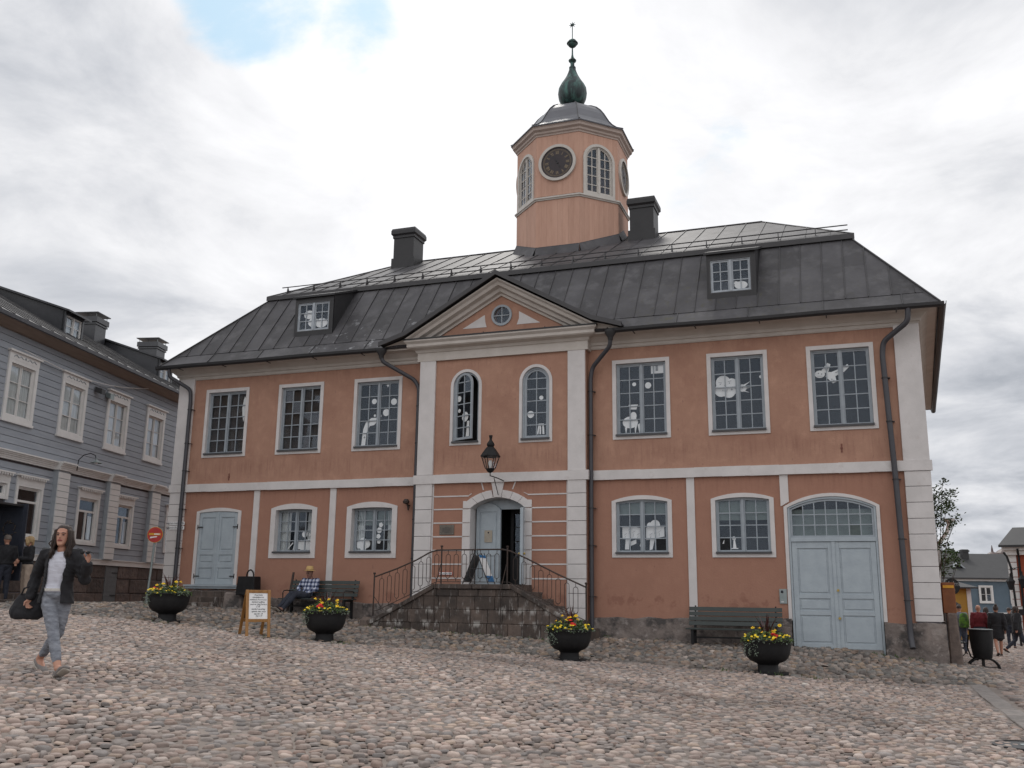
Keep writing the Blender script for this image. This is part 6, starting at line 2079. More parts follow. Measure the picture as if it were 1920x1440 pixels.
# ================================================================== OBJECTS ON THE SQUARE
# no entry sign
ns = thing('no_entry_sign', 'round red no entry sign with yellow bar on a post at the left corner', 'road sign', (.38, -1.0, g(.38, -1.0)))
zg = g(.38, -1.0)
s = MB(); s.tube([(.32, -1.0, zg), (.42, -.99, 2.55)], .032, 10); s.build('post', STEEL, ns, smooth=True)
FN = Face((.44, -1.04, 0), (.94, .34, 0), (.34, -.94, 0))
s = MB(); FN.prism(s, circ(0, 2.52, .215, 28), 0, .012); sd = s.build('sign_disc', YELP, ns)
s = MB(); FN.prism(s, circ(0, 2.52, .205, 28), .012, .016); s.build('red_field', REDP, sd)
s = MB(); FN.box(s, -.165, .165, 2.505, 2.565, .016, .019); s.build('bar', YELP, sd)
s = MB(); FN.box(s, -.02, .13, 2.525, 2.552, .019, .021); FN.prism(s, [(-.13, 2.42), (.06, 2.455), (.07, 2.48), (-.12, 2.465)], .016, .019); s.build('sticker', PAPER, sd)

# planters
def leafy(mb, c, n, r, h, size, flat=.6):
    for _ in range(n):
        a = random.uniform(0, 2 * pi); rr = r * sqrt(random.random()); zz = random.random()
        hz = h * (1 - (rr / r) ** 2 * .75) * (.25 + .75 * zz)
        p = Vector((c[0] + rr * cos(a), c[1] + rr * sin(a), c[2] + hz))
        d = Vector((random.gauss(0, 1), random.gauss(0, 1), random.gauss(.3, .6))).normalized() * size * random.uniform(.6, 1.3)
        w = d.cross(Vector((random.gauss(0, 1), random.gauss(0, 1), random.gauss(0, 1)))).normalized() * size * .28
        mb.add([p, p + d * .5 + w, p + d, p + d * .5 - w], [(0, 1, 2, 3)])


def petal_flower(p, r, m1, m2, parent, name):
    n = random.Random(int(p[0] * 1e4))
    mb = MB(); nn = Vector((CAMPOS.x - p[0], CAMPOS.y - p[1], 0)).normalized() * n.uniform(.0, .9) + Vector((n.gauss(0, .25), n.gauss(0, .25), 1))
    nn.normalize(); a = nn.orthogonal().normalized(); b = nn.cross(a)
    c = Vector(p); k = 8
    vs = [c + nn * r * .35]
    for i in range(k * 2):
        t = pi * i / k; rr = r * (1 if i % 2 == 0 else .78); vs.append(c + a * rr * cos(t) + b * rr * sin(t) + nn * n.uniform(-.1, .1) * r)
    vs.append(c - nn * r * .3)
    f = [(0, 1 + i, 1 + (i + 1) % (2 * k)) for i in range(2 * k)] + [(2 * k + 1, 1 + (i + 1) % (2 * k), 1 + i) for i in range(2 * k)]
    mb.add(vs, f); o = mb.build(name, m1, parent, fix=False)
    if m2:
        s = MB(); s.ball(c + nn * r * .3, r * .42, 4); s.build('flower_centre', m2, o)
    return o


def planter(x, y, r, label, seed, red):
    random.seed(seed)
    z = g(x, y)
    t = thing('flower_planter', label, 'planter', (x, y, z), 0, 'black bowl planters with flowers on the square')
    k = r / .42
    s = MB(); s.lathe([(.36 * k, -.04), (.36 * k, .015), (.33 * k, .02)], (x, y, z), 24); s.build('base_plate', BLACK, t)
    s = MB(); s.lathe([(.19 * k, .015), (.18 * k, .05), (.175 * k, .14), (.20 * k, .17), (.29 * k, .205), (.35 * k, .26), (.385 * k, .34), (.405 * k, .44), (.415 * k, .535), (.43 * k, .55), (.43 * k, .57), (.395 * k, .57), (.375 * k, .49), (.02, .47)], (x, y, z), 28)
    s.build('bowl', BLACK, t, smooth=True)
    s = MB(); s.lathe([(.38 * k, .49), (.2, .51), (.01, .52)], (x, y, z), 16); s.build('soil', BARK, t)
    s = MB(); leafy(s, (x, y, z + .50), 700, .42 * k, .27, .055); leafy(s, (x, y, z + .52), 200, .47 * k, .13, .05); fo = s.build('foliage', LEAFM, t, fix=False); fo['kind'] = 'stuff'
    s = MB()
    for q in range(7):
        a0 = random.uniform(pi, 2 * pi) + .3; cx_, cy_ = x + .38 * k * cos(a0), y + .38 * k * sin(a0)
        leafy(s, (cx_, cy_, z + .50), 26, .10, .14, .035)
    for q in range(3):     # trailing stems over the rim
        a0 = -pi / 2 - .9 + q * .25; cx_, cy_ = x + .44 * k * cos(a0), y + .44 * k * sin(a0)
        for w_ in range(14): leafy(s, (cx_ + random.gauss(0, .02), cy_ + random.gauss(0, .02), z + .50 - .016 * w_ * (1 if red else .3)), 3, .03, .02, .03)
    sl = s.build('silver_foliage', SILVERL, t, fix=False); sl['kind'] = 'stuff'
    for q in range(26):     # small yellow blooms round the front
        a0 = random.uniform(pi * .9, 2.1 * pi); rr = random.uniform(.32, .44) * k
        petal_flower((x + rr * cos(a0), y + rr * sin(a0), z + .585 + random.uniform(-.03, .07)), .026, YELF, None, t, 'yellow_flower')
    for q in range(11):
        a0 = random.uniform(0, 2 * pi); rr = random.uniform(.08, .30) * k
        petal_flower((x + rr * cos(a0), y + rr * sin(a0), z + .72 + random.uniform(-.06, .10)), .038, YELF, ORF, t, 'orange_flower')
    for q in range(5):
        a0 = red; rr = .26 * k
        petal_flower((x + rr * cos(a0) + random.gauss(0, .03), y + rr * sin(a0) + random.gauss(0, .03), z + .66 + random.gauss(0, .03)), .042, REDF, None, t, 'red_flower')
    for q in range(13):
        a0 = random.uniform(0, 2 * pi); tl = random.uniform(.10, .26); hh = random.uniform(.28, .46)
        p0 = Vector((x + .03 * cos(a0), y + .03 * sin(a0), z + .58)); p1 = p0 + Vector((tl * .45 * cos(a0), tl * .45 * sin(a0), hh * .6)); p2 = p0 + Vector((tl * cos(a0), tl * sin(a0), hh))
        w_ = Vector((-sin(a0), cos(a0), 0)) * .011
        s = MB(); s.add([p0 - w_, p0 + w_, p1 + w_, p1 - w_, p2, p0 - w_ + Vector((.003, .003, 0)), p0 + w_ + Vector((.003, .003, 0)), p1 + w_ + Vector((.003, .003, 0)), p1 - w_ + Vector((.003, .003, 0))], [(0, 1, 2, 3), (3, 2, 4), (8, 7, 6, 5), (4, 7, 8)])
        s.build('spike_leaf', SPIKE, t, fix=False)
    return t


planter(*PLANTERS[0], 'black bowl planter of yellow and orange flowers in front of the pale blue double door', 11, 3.6)
planter(*PLANTERS[1], 'black bowl planter of yellow and red flowers in front of the left bench', 12, 4.9)
planter(*PLANTERS[2], 'black bowl planter with trailing silver leaves in front of the stair end and centre downpipe', 13, 5.2)
planter(*PLANTERS[3], 'black bowl planter of flowers in front of the right bench beside the big gate', 14, 5.4)
random.seed(99)


# benches
def bench(x0, x1, y, label, arms):
    zz = min(g(x0, y - .45), g(x1, y - .45)); zs = max(g(x0 + .1, y - .4), g(x1 - .1, y - .4)) + .36
    t = thing('park_bench', label, 'bench', ((x0 + x1) / 2, y - .3, zz), 0, 'dark green slatted benches against the town hall')
    for k in range(4):
        s = MB(); yy = y - .52 + .115 * k; s.box(x0, x1, yy, yy + .10, zs - .015, zs + .015); s.build('seat_slat', BENCHG, t, bevel=.004)
    for k in range(4):
        zb = zs + .07 + .105 * k; yb = y - .05 + .026 * k
        s = MB(); s.hexa([(x0, yb, zb), (x1, yb, zb), (x1, yb + .025, zb), (x0, yb + .025, zb), (x0, yb + .022, zb + .088), (x1, yb + .022, zb + .088), (x1, yb + .047, zb + .088), (x0, yb + .047, zb + .088)]); s.build('back_slat', BENCHG, t, bevel=.004)
    for x in (x0 + .14, x1 - .14):
        zf = g(x, y - .4) - .02
        s = MB(); s.box(x - .03, x + .03, y - .50, y - .44, zf, zs - .016); s.box(x - .03, x + .03, y - .10, y - .04, zf, zs - .016); s.box(x - .028, x + .028, y - .44, y - .1, zs - .06, zs - .017); s.box(x - .025, x + .025, y - .05, y - .0, zs - .01, zs + .07)
        s.tube([(x, y - .03, zs - .02), (x, y + .09, zs + .50)], .018, 6); s.build('leg_frame', BLACK, t)
        if arms:
            s = MB(); s.tube([(x, y - .50, zs), (x, y - .52, zs + .15), (x, y - .47, zs + .21), (x, y - .30, zs + .215), (x, y - .02, zs + .20)], .015, 7); s.build('armrest', IRON, t)
    s = MB(); s.box(x0 + .15, x1 - .15, y - .32, y - .27, zs - .20, zs - .165); s.build('stretcher', BLACK, t)
    return zs


zsl = bench(4.35, 6.42, -.28, 'dark green slatted bench left of the stairs with a man sitting on it', True)
zsr = bench(14.95, 17.0, -.32, 'empty dark green slatted bench under the window left of the big gate', False)
# leaning pole, bag-shaped black box
s = MB(); s.tube([(4.36, -.34, g(4.36, -.34)), (4.40, -.20, 1.54)], [.035, .03], 8); o = s.build('leaning_post', IRON, None, smooth=True); tag(o, 'dark rusty iron post leaning on the wall at the left end of the occupied bench', 'post')
bg_ = thing('bag_shaped_box', 'black bag-shaped metal box with a round handle above the wooden menu board', 'box', (3.18, -.45, .92))
s = MB(); s.hexa([(2.90, -.62, .93), (3.47, -.62, .93), (3.47, -.28, .93), (2.90, -.28, .93), (2.93, -.60, 1.42), (3.45, -.60, 1.42), (3.45, -.30, 1.42), (2.93, -.30, 1.42)]); s.build('body', BLACK, bg_, bevel=.01)
s = MB(); s.tube([(3.21 + .11 * cos(a), -.45, 1.42 + .17 * sin(a)) for a in np.linspace(0, pi, 12)], .02, 8); s.build('handle', BLACK, bg_)
s = MB(); s.box(3.15, 3.21, -.48, -.42, g(3.2, -.45) - .05, .93); s.build('stand', BLACK, bg_)


# A boards
ab = thing('menu_board', 'varnished pine A-frame board with a handwritten white sheet on the square', 'sandwich board', (7.95, -6.95, g(7.95, -6.95)), radians(50))
zg = 0.0
def lb(parent, p, name, m, bev=.004):
    s = MB(); s.hexa(p); return s.build(name, m, parent, keep=False, bevel=bev)
H = .86; wB = .42; lean = .17


def bar(parent, a, b, w, t, name, m):
    """bar from a to b in the tilted panel; a,b=(x,y,z) centre lines; w along x, t along y"""
    return lb(parent, [(a[0] - w, a[1] - t, a[2]), (a[0] + w, a[1] - t, a[2]), (a[0] + w, a[1] + t, a[2]), (a[0] - w, a[1] + t, a[2]), (b[0] - w, b[1] - t, b[2]), (b[0] + w, b[1] - t, b[2]), (b[0] + w, b[1] + t, b[2]), (b[0] - w, b[1] + t, b[2])], name, m)


hw = .205
for sg, nm in ((-1, 'front'), (1, 'back')):
    yb = sg * (lean if sg < 0 else .36)
    for x in (-hw, hw): bar(ab, (x, yb, 0), (x, sg * .012, H), .028, .011, 'leg', WOOD)
    for zz_ in (.30, H - .03):
        yy = yb * (1 - zz_ / H) + sg * .012 * zz_ / H
        lb(ab, [(-hw + .029, yy - .010, zz_ - .028), (hw - .029, yy - .010, zz_ - .028), (hw - .029, yy + .010, zz_ - .028), (-hw + .029, yy + .010, zz_ - .028), (-hw + .029, yy - .010, zz_ + .028), (hw - .029, yy - .010, zz_ + .028), (hw - .029, yy + .010, zz_ + .028), (-hw + .029, yy + .010, zz_ + .028)], 'rail', WOOD)
    z0, z1 = .33, H - .06
    ya, yb2 = yb * (1 - z0 / H), yb * (1 - z1 / H)
    lb(ab, [(-hw + .027, ya - .004, z0), (hw - .027, ya - .004, z0), (hw - .027, ya + .004, z0), (-hw + .027, ya + .004, z0), (-hw + .027, yb2 - .004, z1), (hw - .027, yb2 - .004, z1), (hw - .027, yb2 + .004, z1), (-hw + .027, yb2 + .004, z1)], 'panel', PAPER if sg < 0 else WOODD, 0)
mw = Matrix.Translation(ab.location) @ Matrix.Rotation(radians(50), 4, 'Z')
lines = ['Opastettu', 'kävelykierros', 'vanhassa Porvoossa', 'Guided walking', 'tour in Old Porvoo', '5 €', 'Guidad vandring', 'i gamla stan varje', 'dag klo 14', '12 / 7']
tilt = atan2(lean, H)
for i, tx in enumerate(lines):
    zz_ = .755 - i * .043
    yy = -lean * (1 - zz_ / H) - .007
    Fb = Face(mw @ Vector((0, 0, 0)), (mw.to_3x3() @ Vector((1, 0, 0))), (mw.to_3x3() @ Vector((0, -1, 0))))
    text_obj(tx, .040 if i not in (5, 9) else .05, Fb, random.uniform(-.01, .01), zz_, -yy, INK, ab, depth=.001, shear=.35, name='handwriting')
cb = thing('folding_sandwich_board', 'dark metal A-frame board with a blue and white poster on the stair landing', 'sandwich board', (10.12, -1.15, SZ))
cw_ = .26
for sg in (-1, 1):
    for y_ in (-.93, -1.38):
        s = MB(); s.tube([(10.12 + sg * .33, y_, SZ), (10.12 + sg * .03, y_, SZ + .74)], .011, 6); s.build('frame_leg', DMETAL, cb)
    s = MB(); xo = .018 * sg
    s.hexa([(10.12 + sg * .30, -1.37, SZ + .06), (10.12 + sg * .30 + .015, -1.37, SZ + .06), (10.12 + sg * .30 + .015, -.94, SZ + .06), (10.12 + sg * .30, -.94, SZ + .06), (10.12 + sg * .05, -1.37, SZ + .68), (10.12 + sg * .05 + .015, -1.37, SZ + .68), (10.12 + sg * .05 + .015, -.94, SZ + .68), (10.12 + sg * .05, -.94, SZ + .68)])
    s.build('poster_panel', GREYD if sg < 0 else PAPER, cb)
for (t0, t1, m_) in ((.0, .22, BLUEPOST), (.9, 1.0, BLUEPOST)):
    def pt(t, y_): return Vector((10.12 + .318 - .25 * t, y_, SZ + .063 + .62 * t))
    s = MB(); s.prism3([pt(t0, -1.36), pt(t0, -.95), pt(t1, -.95), pt(t1, -1.36)], (.004, 0, .002)); s.build('poster_print', m_, cb)
s = MB(); s.tube([(10.12 - .17, -1.38, SZ + .36), (10.12 + .17, -1.38, SZ + .36)], .008, 5); s.build('brace', DMETAL, cb)
s = MB(); s.tube([(10.09, -1.38, SZ + .74), (10.08, -1.38, SZ + .80), (10.16, -1.38, SZ + .80), (10.15, -1.38, SZ + .74)], .012, 6); s.build('handle', DMETAL, cb)

# litter bin on the right
bx, by = 21.24, 2.66
bz = g(bx, by)
bn = thing('litter_bin', 'black litter bin on curved iron feet at the mouth of the side street', 'litter bin', (bx, by, bz))
s = MB(); s.lathe([(.17, .20), (.20, .24), (.235, .45), (.25, .62), (.255, .84), (.265, .85), (.265, .875), (.24, .875), (.22, .5)], (bx, by, bz), 20); s.build('drum', BLACK, bn, smooth=True)
s = MB(); s.lathe([(.262, .876), (.262, .886), (.235, .886)], (bx, by, bz), 20); s.build('rim', STEEL, bn)
for sx in (-1, 1):
    s = MB(); s.tube([(bx + .33 * cos(a), by + sx * .12, bz - .0 + .24 * sin(a)) for a in np.linspace(0.02, pi - .02, 12)], .024, 7); s.build('foot_arch', BLACK, bn)
s = MB(); s.box(bx - .02, bx + .02, by - .14, by + .14, bz, bz + .26); s.tube([(bx - .30, by - .12, bz + .04), (bx + .30, by - .12, bz + .04)], .012, 6)
s.tube([(bx - .27, by, bz + .75), (bx - .31, by, bz + .45), (bx - .25, by, bz + .25), (bx - .1, by, bz + .18)], .02, 6); s.build('side_bracket', BLACK, bn)
# corner: guard stone, brown box, white downpipe
s = MB()
gx, gy = 20.52, .42
s.loft([[(gx - .17 + dx * (1 - t * .35) + t * .02, gy - .16 + dy, -.75 + t * 1.5) for dx, dy in ((0, 0), (.30, .02), (.32, .3), (.02, .32))] for t in (0, .3, .6, .85, 1)])
o = s.build('guard_stone', GUARD, None, bevel=.03); tag(o, 'tall weathered guard stone leaning on the right corner of the town hall', 'guard stone')
s = MB(); s.box(20.34, 20.60, .62, .95, .74, 1.40); bx_o = s.build('notice_box', RUSTBOX, None, bevel=.01); tag(bx_o, 'rust brown box mounted at the right corner of the town hall above the guard stone', 'box')
s = MB(); s.box(20.36, 20.58, .60, .62, 1.28, 1.34); s.build('yellow_label', YELP, bx_o)
s = MB(); s.box(20.40, 20.54, .70, .90, .70, .74); s.build('bracket', DMETAL, bx_o)
s = MB(); s.tube([(20.95, 9.5, 2.1), (20.98, 9.4, 2.7), (21.25, 9.3, 3.05), (21.34, 9.25, 3.35)], .06, 10); s.lathe([(.07, 0), (.15, .10), (.16, .14)], (21.34, 9.25, 3.32), 12); s.tube([(20.95, 9.5, 2.1), (20.95, 9.5, -.5)], .05, 8)
o = s.build('white_downpipe', HWHITE, None, smooth=True); tag(o, 'white metal downpipe with funnel seen past the right corner of the town hall', 'downpipe')
# hanging round sign in the side street
rsn = thing('hanging_shop_sign', 'black round hanging shop sign with faint white script past the right corner', 'shop sign', (21.35, 13.0, 1.6))
FSg = Face((21.55, 13.0, 0), (.94, .34, 0), (.34, -.94, 0))
s = MB(); FSg.prism(s, circ(.0, 1.50, .27, 24), -.02, .02); s.build('sign_disc', BLACK, rsn)
text_obj('Helmi', .22, FSg, 0, 1.52, .022, PAPERG, rsn, shear=.3); text_obj('CAFE', .09, FSg, 0, 1.36, .022, PAPERG, rsn)
s = MB(); s.tube([(21.1, 13.3, 1.95), (21.6, 13.0, 1.92)], .018, 6); s.tube([(21.12, 13.3, 1.95), (21.12, 13.3, -.6)], .05, 6); s.build('bracket', BLACK, rsn)


# ================================================================== TREE AND FAR BUILDINGS
def tree(name, label, x, y, z, trunk_h, crown, n, leaf, seed, m=LEAFD, nclump=26, trunk_r=.12):
    random.seed(seed)
    t = thing(name, label, 'tree', (x, y, z))
    s = MB(); s.tube([(x, y, z - .3), (x + .05, y, z + trunk_h * .5), (x - .05, y, z + trunk_h)], [trunk_r * 1.3, trunk_r, trunk_r * .7], 8)
    cl = []
    cx_, cy_, cz_, rx_, ry_, rz__ = crown
    for k in range(nclump):
        while True:
            d = Vector((random.uniform(-1, 1), random.uniform(-1, 1), random.uniform(-1, 1)))
            if d.length < 1: break
        c = Vector((cx_ + d.x * rx_, cy_ + d.y * ry_, cz_ + d.z * rz__)); cl.append(c)
        if k % 4 == 0: s.tube([(x, y, z + trunk_h * random.uniform(.6, 1)), (Vector((x, y, z + trunk_h)) + c) / 2 + Vector((0, 0, .1)), c], [trunk_r * .35, trunk_r * .2, .008], 5)
    s.build('trunk', BARK, t)
    s = MB()
    for c in cl:
        R = random.uniform(.25, .5) * min(rx_, rz__) 
        for _ in range(n // nclump):
            d = Vector((random.gauss(0, .5), random.gauss(0, .5), random.gauss(0, .4))) * R
            p = c + d
            e_ = Vector((random.gauss(0, 1), random.gauss(0, 1), random.gauss(0, .6))).normalized() * leaf * random.uniform(.6, 1.3)
            w_ = e_.cross(Vector((random.gauss(0, 1), random.gauss(0, 1), 1))).normalized() * leaf * .3
            s.add([p, p + e_ * .5 + w_, p + e_, p + e_ * .5 - w_], [(0, 1, 2, 3)])
    s.build('crown', m, t, fix=False)
    return t


tree('small_tree', 'small leafy tree peeking out behind the right corner of the town hall', 20.78, 7.2, -.6, 2.4, (20.98, 7.4, 3.35, .45, .6, 1.2), 1300, .085, 5, nclump=34, trunk_r=.03)
tree('bush', 'low bush hanging beside the white downpipe past the right corner', 21.3, 11.2, -.6, 1.6, (21.35, 11.2, 2.1, .35, .4, .5), 420, .10, 6, nclump=12, trunk_r=.04)
GRN = pm('far_tree_green', (.03, .06, .018), (.06, .10, .03), .5, .8)
tree('far_tree', 'round green treetop showing over the far dark roof', 27.0, 79, -1, 5, (27.0, 79, 5.0, 1.5, 1.5, .9), 1800, .28, 8, m=GRN, nclump=40)

# far blue house across the end of the street
FBH = Face((22.0, 61.5, 0), (.94, .30, 0), (.30, -.94, 0))
fb = thing('far_blue_house', 'grey-blue house with long dark roof closing the far end of the side street', 'house', (27, 62, -1.2))
s = MB(); FBH.box(s, -3, 14, .15, 2.75, -8, 0); s.build('wall', FARBLUE, fb)
s = MB(); FBH.box(s, -3, 14, -1.4, .1, -8, -.02); s.build('ground_floor', FARBRICK, fb)
s = MB(); FBH.box(s, -3, 14, .05, .25, -.1, .06); FBH.box(s, -3, 14, 2.68, 2.86, -.1, .2); s.build('white_band', HWHITE, fb)
s = MB(); s.prism3([FBH.p(-3.2, 2.84, .45), FBH.p(-3.2, 2.94, .45), FBH.p(-3.2, 5.05, -4.0), FBH.p(-3.2, 4.9, -4.0)], FBH.U * 17.4); s.build('roof', FARROOF, fb)
for c_u in (-.95, 1.5, 3.95, 6.4, 8.85):
    s = MB(); FBH.box(s, c_u - .5, c_u + .5, 1.0, 2.3, .0, .012); s.build('window_backing', DARKIN, fb)
    window(FBH, fb, (c_u - .56, c_u + .56, .95, 2.35, 2.35), sur=.12, depth=-.07, name='far_window', rows=2, cols=1, frame_m=HWHITE, sur_m=HWHITE, sill=False, back=None, sur_o=.12)
for c_u in (.6, 5.0):
    s = MB(); FBH.ring(s, [(c_u - .65, 3.62), (c_u + .65, 3.62), (c_u, 4.22)], [(c_u - .42, 3.70), (c_u + .42, 3.70), (c_u, 4.08)], -1.9, -1.2); FBH.prism(s, [(c_u - .5, 3.68), (c_u + .5, 3.68), (c_u, 4.12)], -1.9, -1.6); s.build('roof_vent', HGREY, fb)
s = MB(); FBH.box(s, 6.1, 6.6, 3.9, 5.35, -3.4, -2.9); FBH.box(s, 6.04, 6.66, 5.15, 5.28, -3.46, -2.84); s.build('chimney', FARROOF, fb)
s = MB(); FBH.box(s, 4.4, 5.0, -.95, -.35, -.05, .03); s.build('blue_sign', BLUEPOST, fb)
# yellow house
FY = Face((22.3, 38.8, 0), (.94, .30, 0), (.30, -.94, 0))
yh = thing('yellow_house', 'yellow house with white corner boards past the right corner of the town hall', 'house', (23.4, 39, -1))
s = MB(); FY.box(s, -1.5, 2.45, -1.4, 1.85, -5, 0); s.build('wall', FARYEL, yh)
s = MB(); FY.box(s, 2.26, 2.50, -1.4, 1.8, -.1, .06); s.build('corner_board', HWHITE, yh)
s = MB(); s.prism3([FY.p(-1.8, 1.78, .4), FY.p(2.8, 1.78, .4), FY.p(2.2, 2.3, -2.4), FY.p(-1.8, 2.3, -2.4)], (0, 0, .08)); s.build('roof', FARROOF, yh)
s = MB(); s.prism3([FY.p(-1.4, .80, .9), FY.p(1.5, .80, .9), FY.p(1.0, 1.3, 0), FY.p(-1.4, 1.4, 0)], (0, 0, .07)); s.build('porch_roof', FARROOF, yh)
s = MB(); FY.box(s, .75, 1.35, .25, .60, -.02, .03); s.build('awning_sign', INK, yh)
s = MB(); FY.box(s, .05, .5, .0, .6, .0, .012); s.build('window_backing', DARKIN, yh)
window(FY, yh, (.0, .55, -.05, .66, .66), sur=.1, depth=-.07, sur_o=.1, name='far_window', rows=2, cols=1, cases=2, frame_m=HWHITE, sur_m=HWHITE, sill=False, back=None, mull=.03, cw=.02, fr=.02)
# red house on the right edge
FRD = Face((25.35, 28.3, 0), (.965, -.262, 0), (-.262, -.965, 0))
FRS = Face((25.35, 34.5, 0), (.0, -1, 0), (-1, 0, 0))
rd = thing('red_house', 'red rendered house with white corner stones cut off by the right frame edge', 'house', (26, 29, -1))
s = MB(); FRD.box(s, 0, 8, -1.3, 3.25, -9, 0); s.build('wall', FARRED, rd)
for k in range(13):
    s = MB(); FRD.box(s, -.04, .34, -1.2 + k * .34, -1.2 + k * .34 + .31, -.1, .06); s.build('corner_stone', HWHITE, rd)
s = MB(); FRD.box(s, -.12, 8, 3.2, 3.42, -9, .22); FRD.box(s, -.2, 8, 3.42, 3.56, -9, .36); FRD.box(s, .34, 8, .55, .85, -.05, .05); s.build('cornice', HWHITE, rd)
s = MB(); s.prism3([FRD.p(-.3, 3.55, .55), FRD.p(8, 3.55, .55), FRD.p(8, 4.5, -1.6), FRD.p(.1, 4.5, -1.6)], (0, 0, .1)); s.build('roof', FARROOF, rd)
s = MB(); FRD.box(s, .75, 1.3, .9, 3.0, -.02, .04); s.build('white_pilaster', HWHITE, rd)
s = MB(); s.tube([FRD.p(.48, 3.45, .45), FRD.p(.46, 3.1, .12), FRD.p(.46, -1.2, .12)], .05, 8); s.build('downpipe', BLACK, rd)
window(FRD, rd, (1.5, 2.4, 1.2, 2.7, 2.7), sur=.1, depth=.02, name='far_window', rows=3, cols=1, frame_m=HWHITE, sur_m=HWHITE, sill=False, back=.3)
# brown domed turrets beyond
dm = thing('domed_turret', 'smaller brown domed turret with spike behind the far roof', 'turret', (30.7, 78.9, 0), 0, 'brown domed turrets behind the far roof')
def dome_t(t, x, y, r, zb):
    s = MB(); s.lathe([(r, zb - 6), (r, zb), (r * 1.05, zb + .02), (r * .97, zb + r * .30), (r * .80, zb + r * .58), (r * .52, zb + r * .80), (r * .2, zb + r * .97), (r * .05, zb + r * 1.15), (.05, zb + r * 1.2)], (x, y, 0), 12); s.build('dome', DOMER, t)
    s = MB(); s.tube([(x, y, zb + r * 1.1), (x, y, zb + r * 1.75)], [.12, .03], 6); s.build('finial', DOMER, t)


dome_t(dm, 30.7, 78.9, .8, 4.95)
dm2 = thing('domed_turret', 'larger brown domed turret with spike right of the smaller one behind the far roof', 'turret', (31.8, 79.2, 0), 0, 'brown domed turrets behind the far roof')
dome_t(dm2, 31.8, 79.2, 1.1, 5.0)
# street lamps hanging in the street
def hang_lamp(x, y, z, label):
    t = thing('street_lantern', label, 'lantern', (x, y, z), 0, 'black street lanterns by the red house')
    s = MB(); s.lathe([(.05, -.05), (.10, 0), (.18, .32), (.20, .34), (.10, .48), (.03, .56), (.03, .70)], (x, y, z), 6); s.build('lantern_body', BLACK, t)
    s = MB(); s.lathe([(.105, .04), (.172, .29)], (x, y, z), 6, caps=False); s.build('lantern_glass', PAPERG, t)
    s = MB(); s.tube([(x, y, z + .65), (x - .12, y, z + .9), (x - .34, y, z + .8)] if 'right' in label else [(x, y, z + .65), (x + .15, y, z + .95), (x + .28, y, z + .95)], .02, 6); s.build('arm', BLACK, t)


hang_lamp(25.22, 27.3, 1.62, 'black street lantern left of the pair before the red house')
hang_lamp(25.75, 27.5, 1.72, 'black street lantern right of the pair before the red house')
s = MB(); s.tube([(25.42, 27.4, -1), (25.30, 27.4, 2.6), (25.18, 27.4, 3.1), (25.05, 27.4, 3.3)], .05, 8); o = s.build('lamp_post', BLACK, None); tag(o, 'thin black lamp post at the corner of the red house', 'lamp post')
sg_ = thing('bracket_sign', 'black shop sign with pale ring hanging below the street lanterns', 'shop sign', (25.4, 27.0, .6))
s = MB(); s.box(25.0, 26.2, 26.98, 27.02, .45, .72); s.build('sign_board', BLACK, sg_)
Fz = Face((25.15, 26.97, 0), (1, 0, 0), (0, -1, 0)); s = MB(); Fz.ring(s, circ(0, .58, .11, 16), circ(0, .58, .07, 16), 0, .01); s.build('ring_emblem', PAPERG, sg_)
# iron cafe bench by the corner
ib = thing('scrolled_iron_bench', 'black scrolled iron bench end behind the guard stone', 'bench', (21.5, 12.5, g(21.5, 12.5)))
zb_ = g(21.5, 12.5)
for k in range(4):
    s = MB(); cxx = 21.45 + .14 * (k % 2); cz__ = zb_ + .15 + .22 * (k // 2)
    s.tube([(cxx + (.03 + .012 * i) * cos(i * .6), 12.5, cz__ + (.03 + .012 * i) * sin(i * .6)) for i in range(14)], .015, 5); s.build('iron_scroll', BLACK, ib)
s = MB(); s.box(21.3, 21.8, 12.4, 13.8, zb_ + .42, zb_ + .46); s.build('seat', BLACK, ib)
# ================================================================== PEOPLE
def ring_at(c, t, rx, ry, side, n=14):
    t = Vector(t).normalized(); s_ = Vector(side); s_ = (s_ - t * s_.dot(t)).normalized(); f_ = t.cross(s_)
    return [Vector(c) + s_ * rx * cos(2 * pi * i / n) + f_ * ry * sin(2 * pi * i / n) for i in range(n)]


def limb(mb, pts, rad, side=(1, 0, 0), n=14):
    P = [Vector(p) for p in pts]; rings = []
    R = [(r, r) if not isinstance(r, tuple) else r for r in rad]
    for i, p in enumerate(P):
        t = P[min(i + 1, len(P) - 1)] - P[max(i - 1, 0)]
        if i == 0:
            d = (P[1] - P[0]).normalized(); rr = min(R[0]); rings.append(ring_at(p - d * rr * .55, t, R[0][0] * .55, R[0][1] * .55, side, n))
        rings.append(ring_at(p, t, R[i][0], R[i][1], side, n))
        if i == len(P) - 1:
            d = (P[-1] - P[-2]).normalized(); rr = min(R[-1]); rings.append(ring_at(p + d * rr * .55, t, R[-1][0] * .55, R[-1][1] * .55, side, n))
    mb.loft(rings)


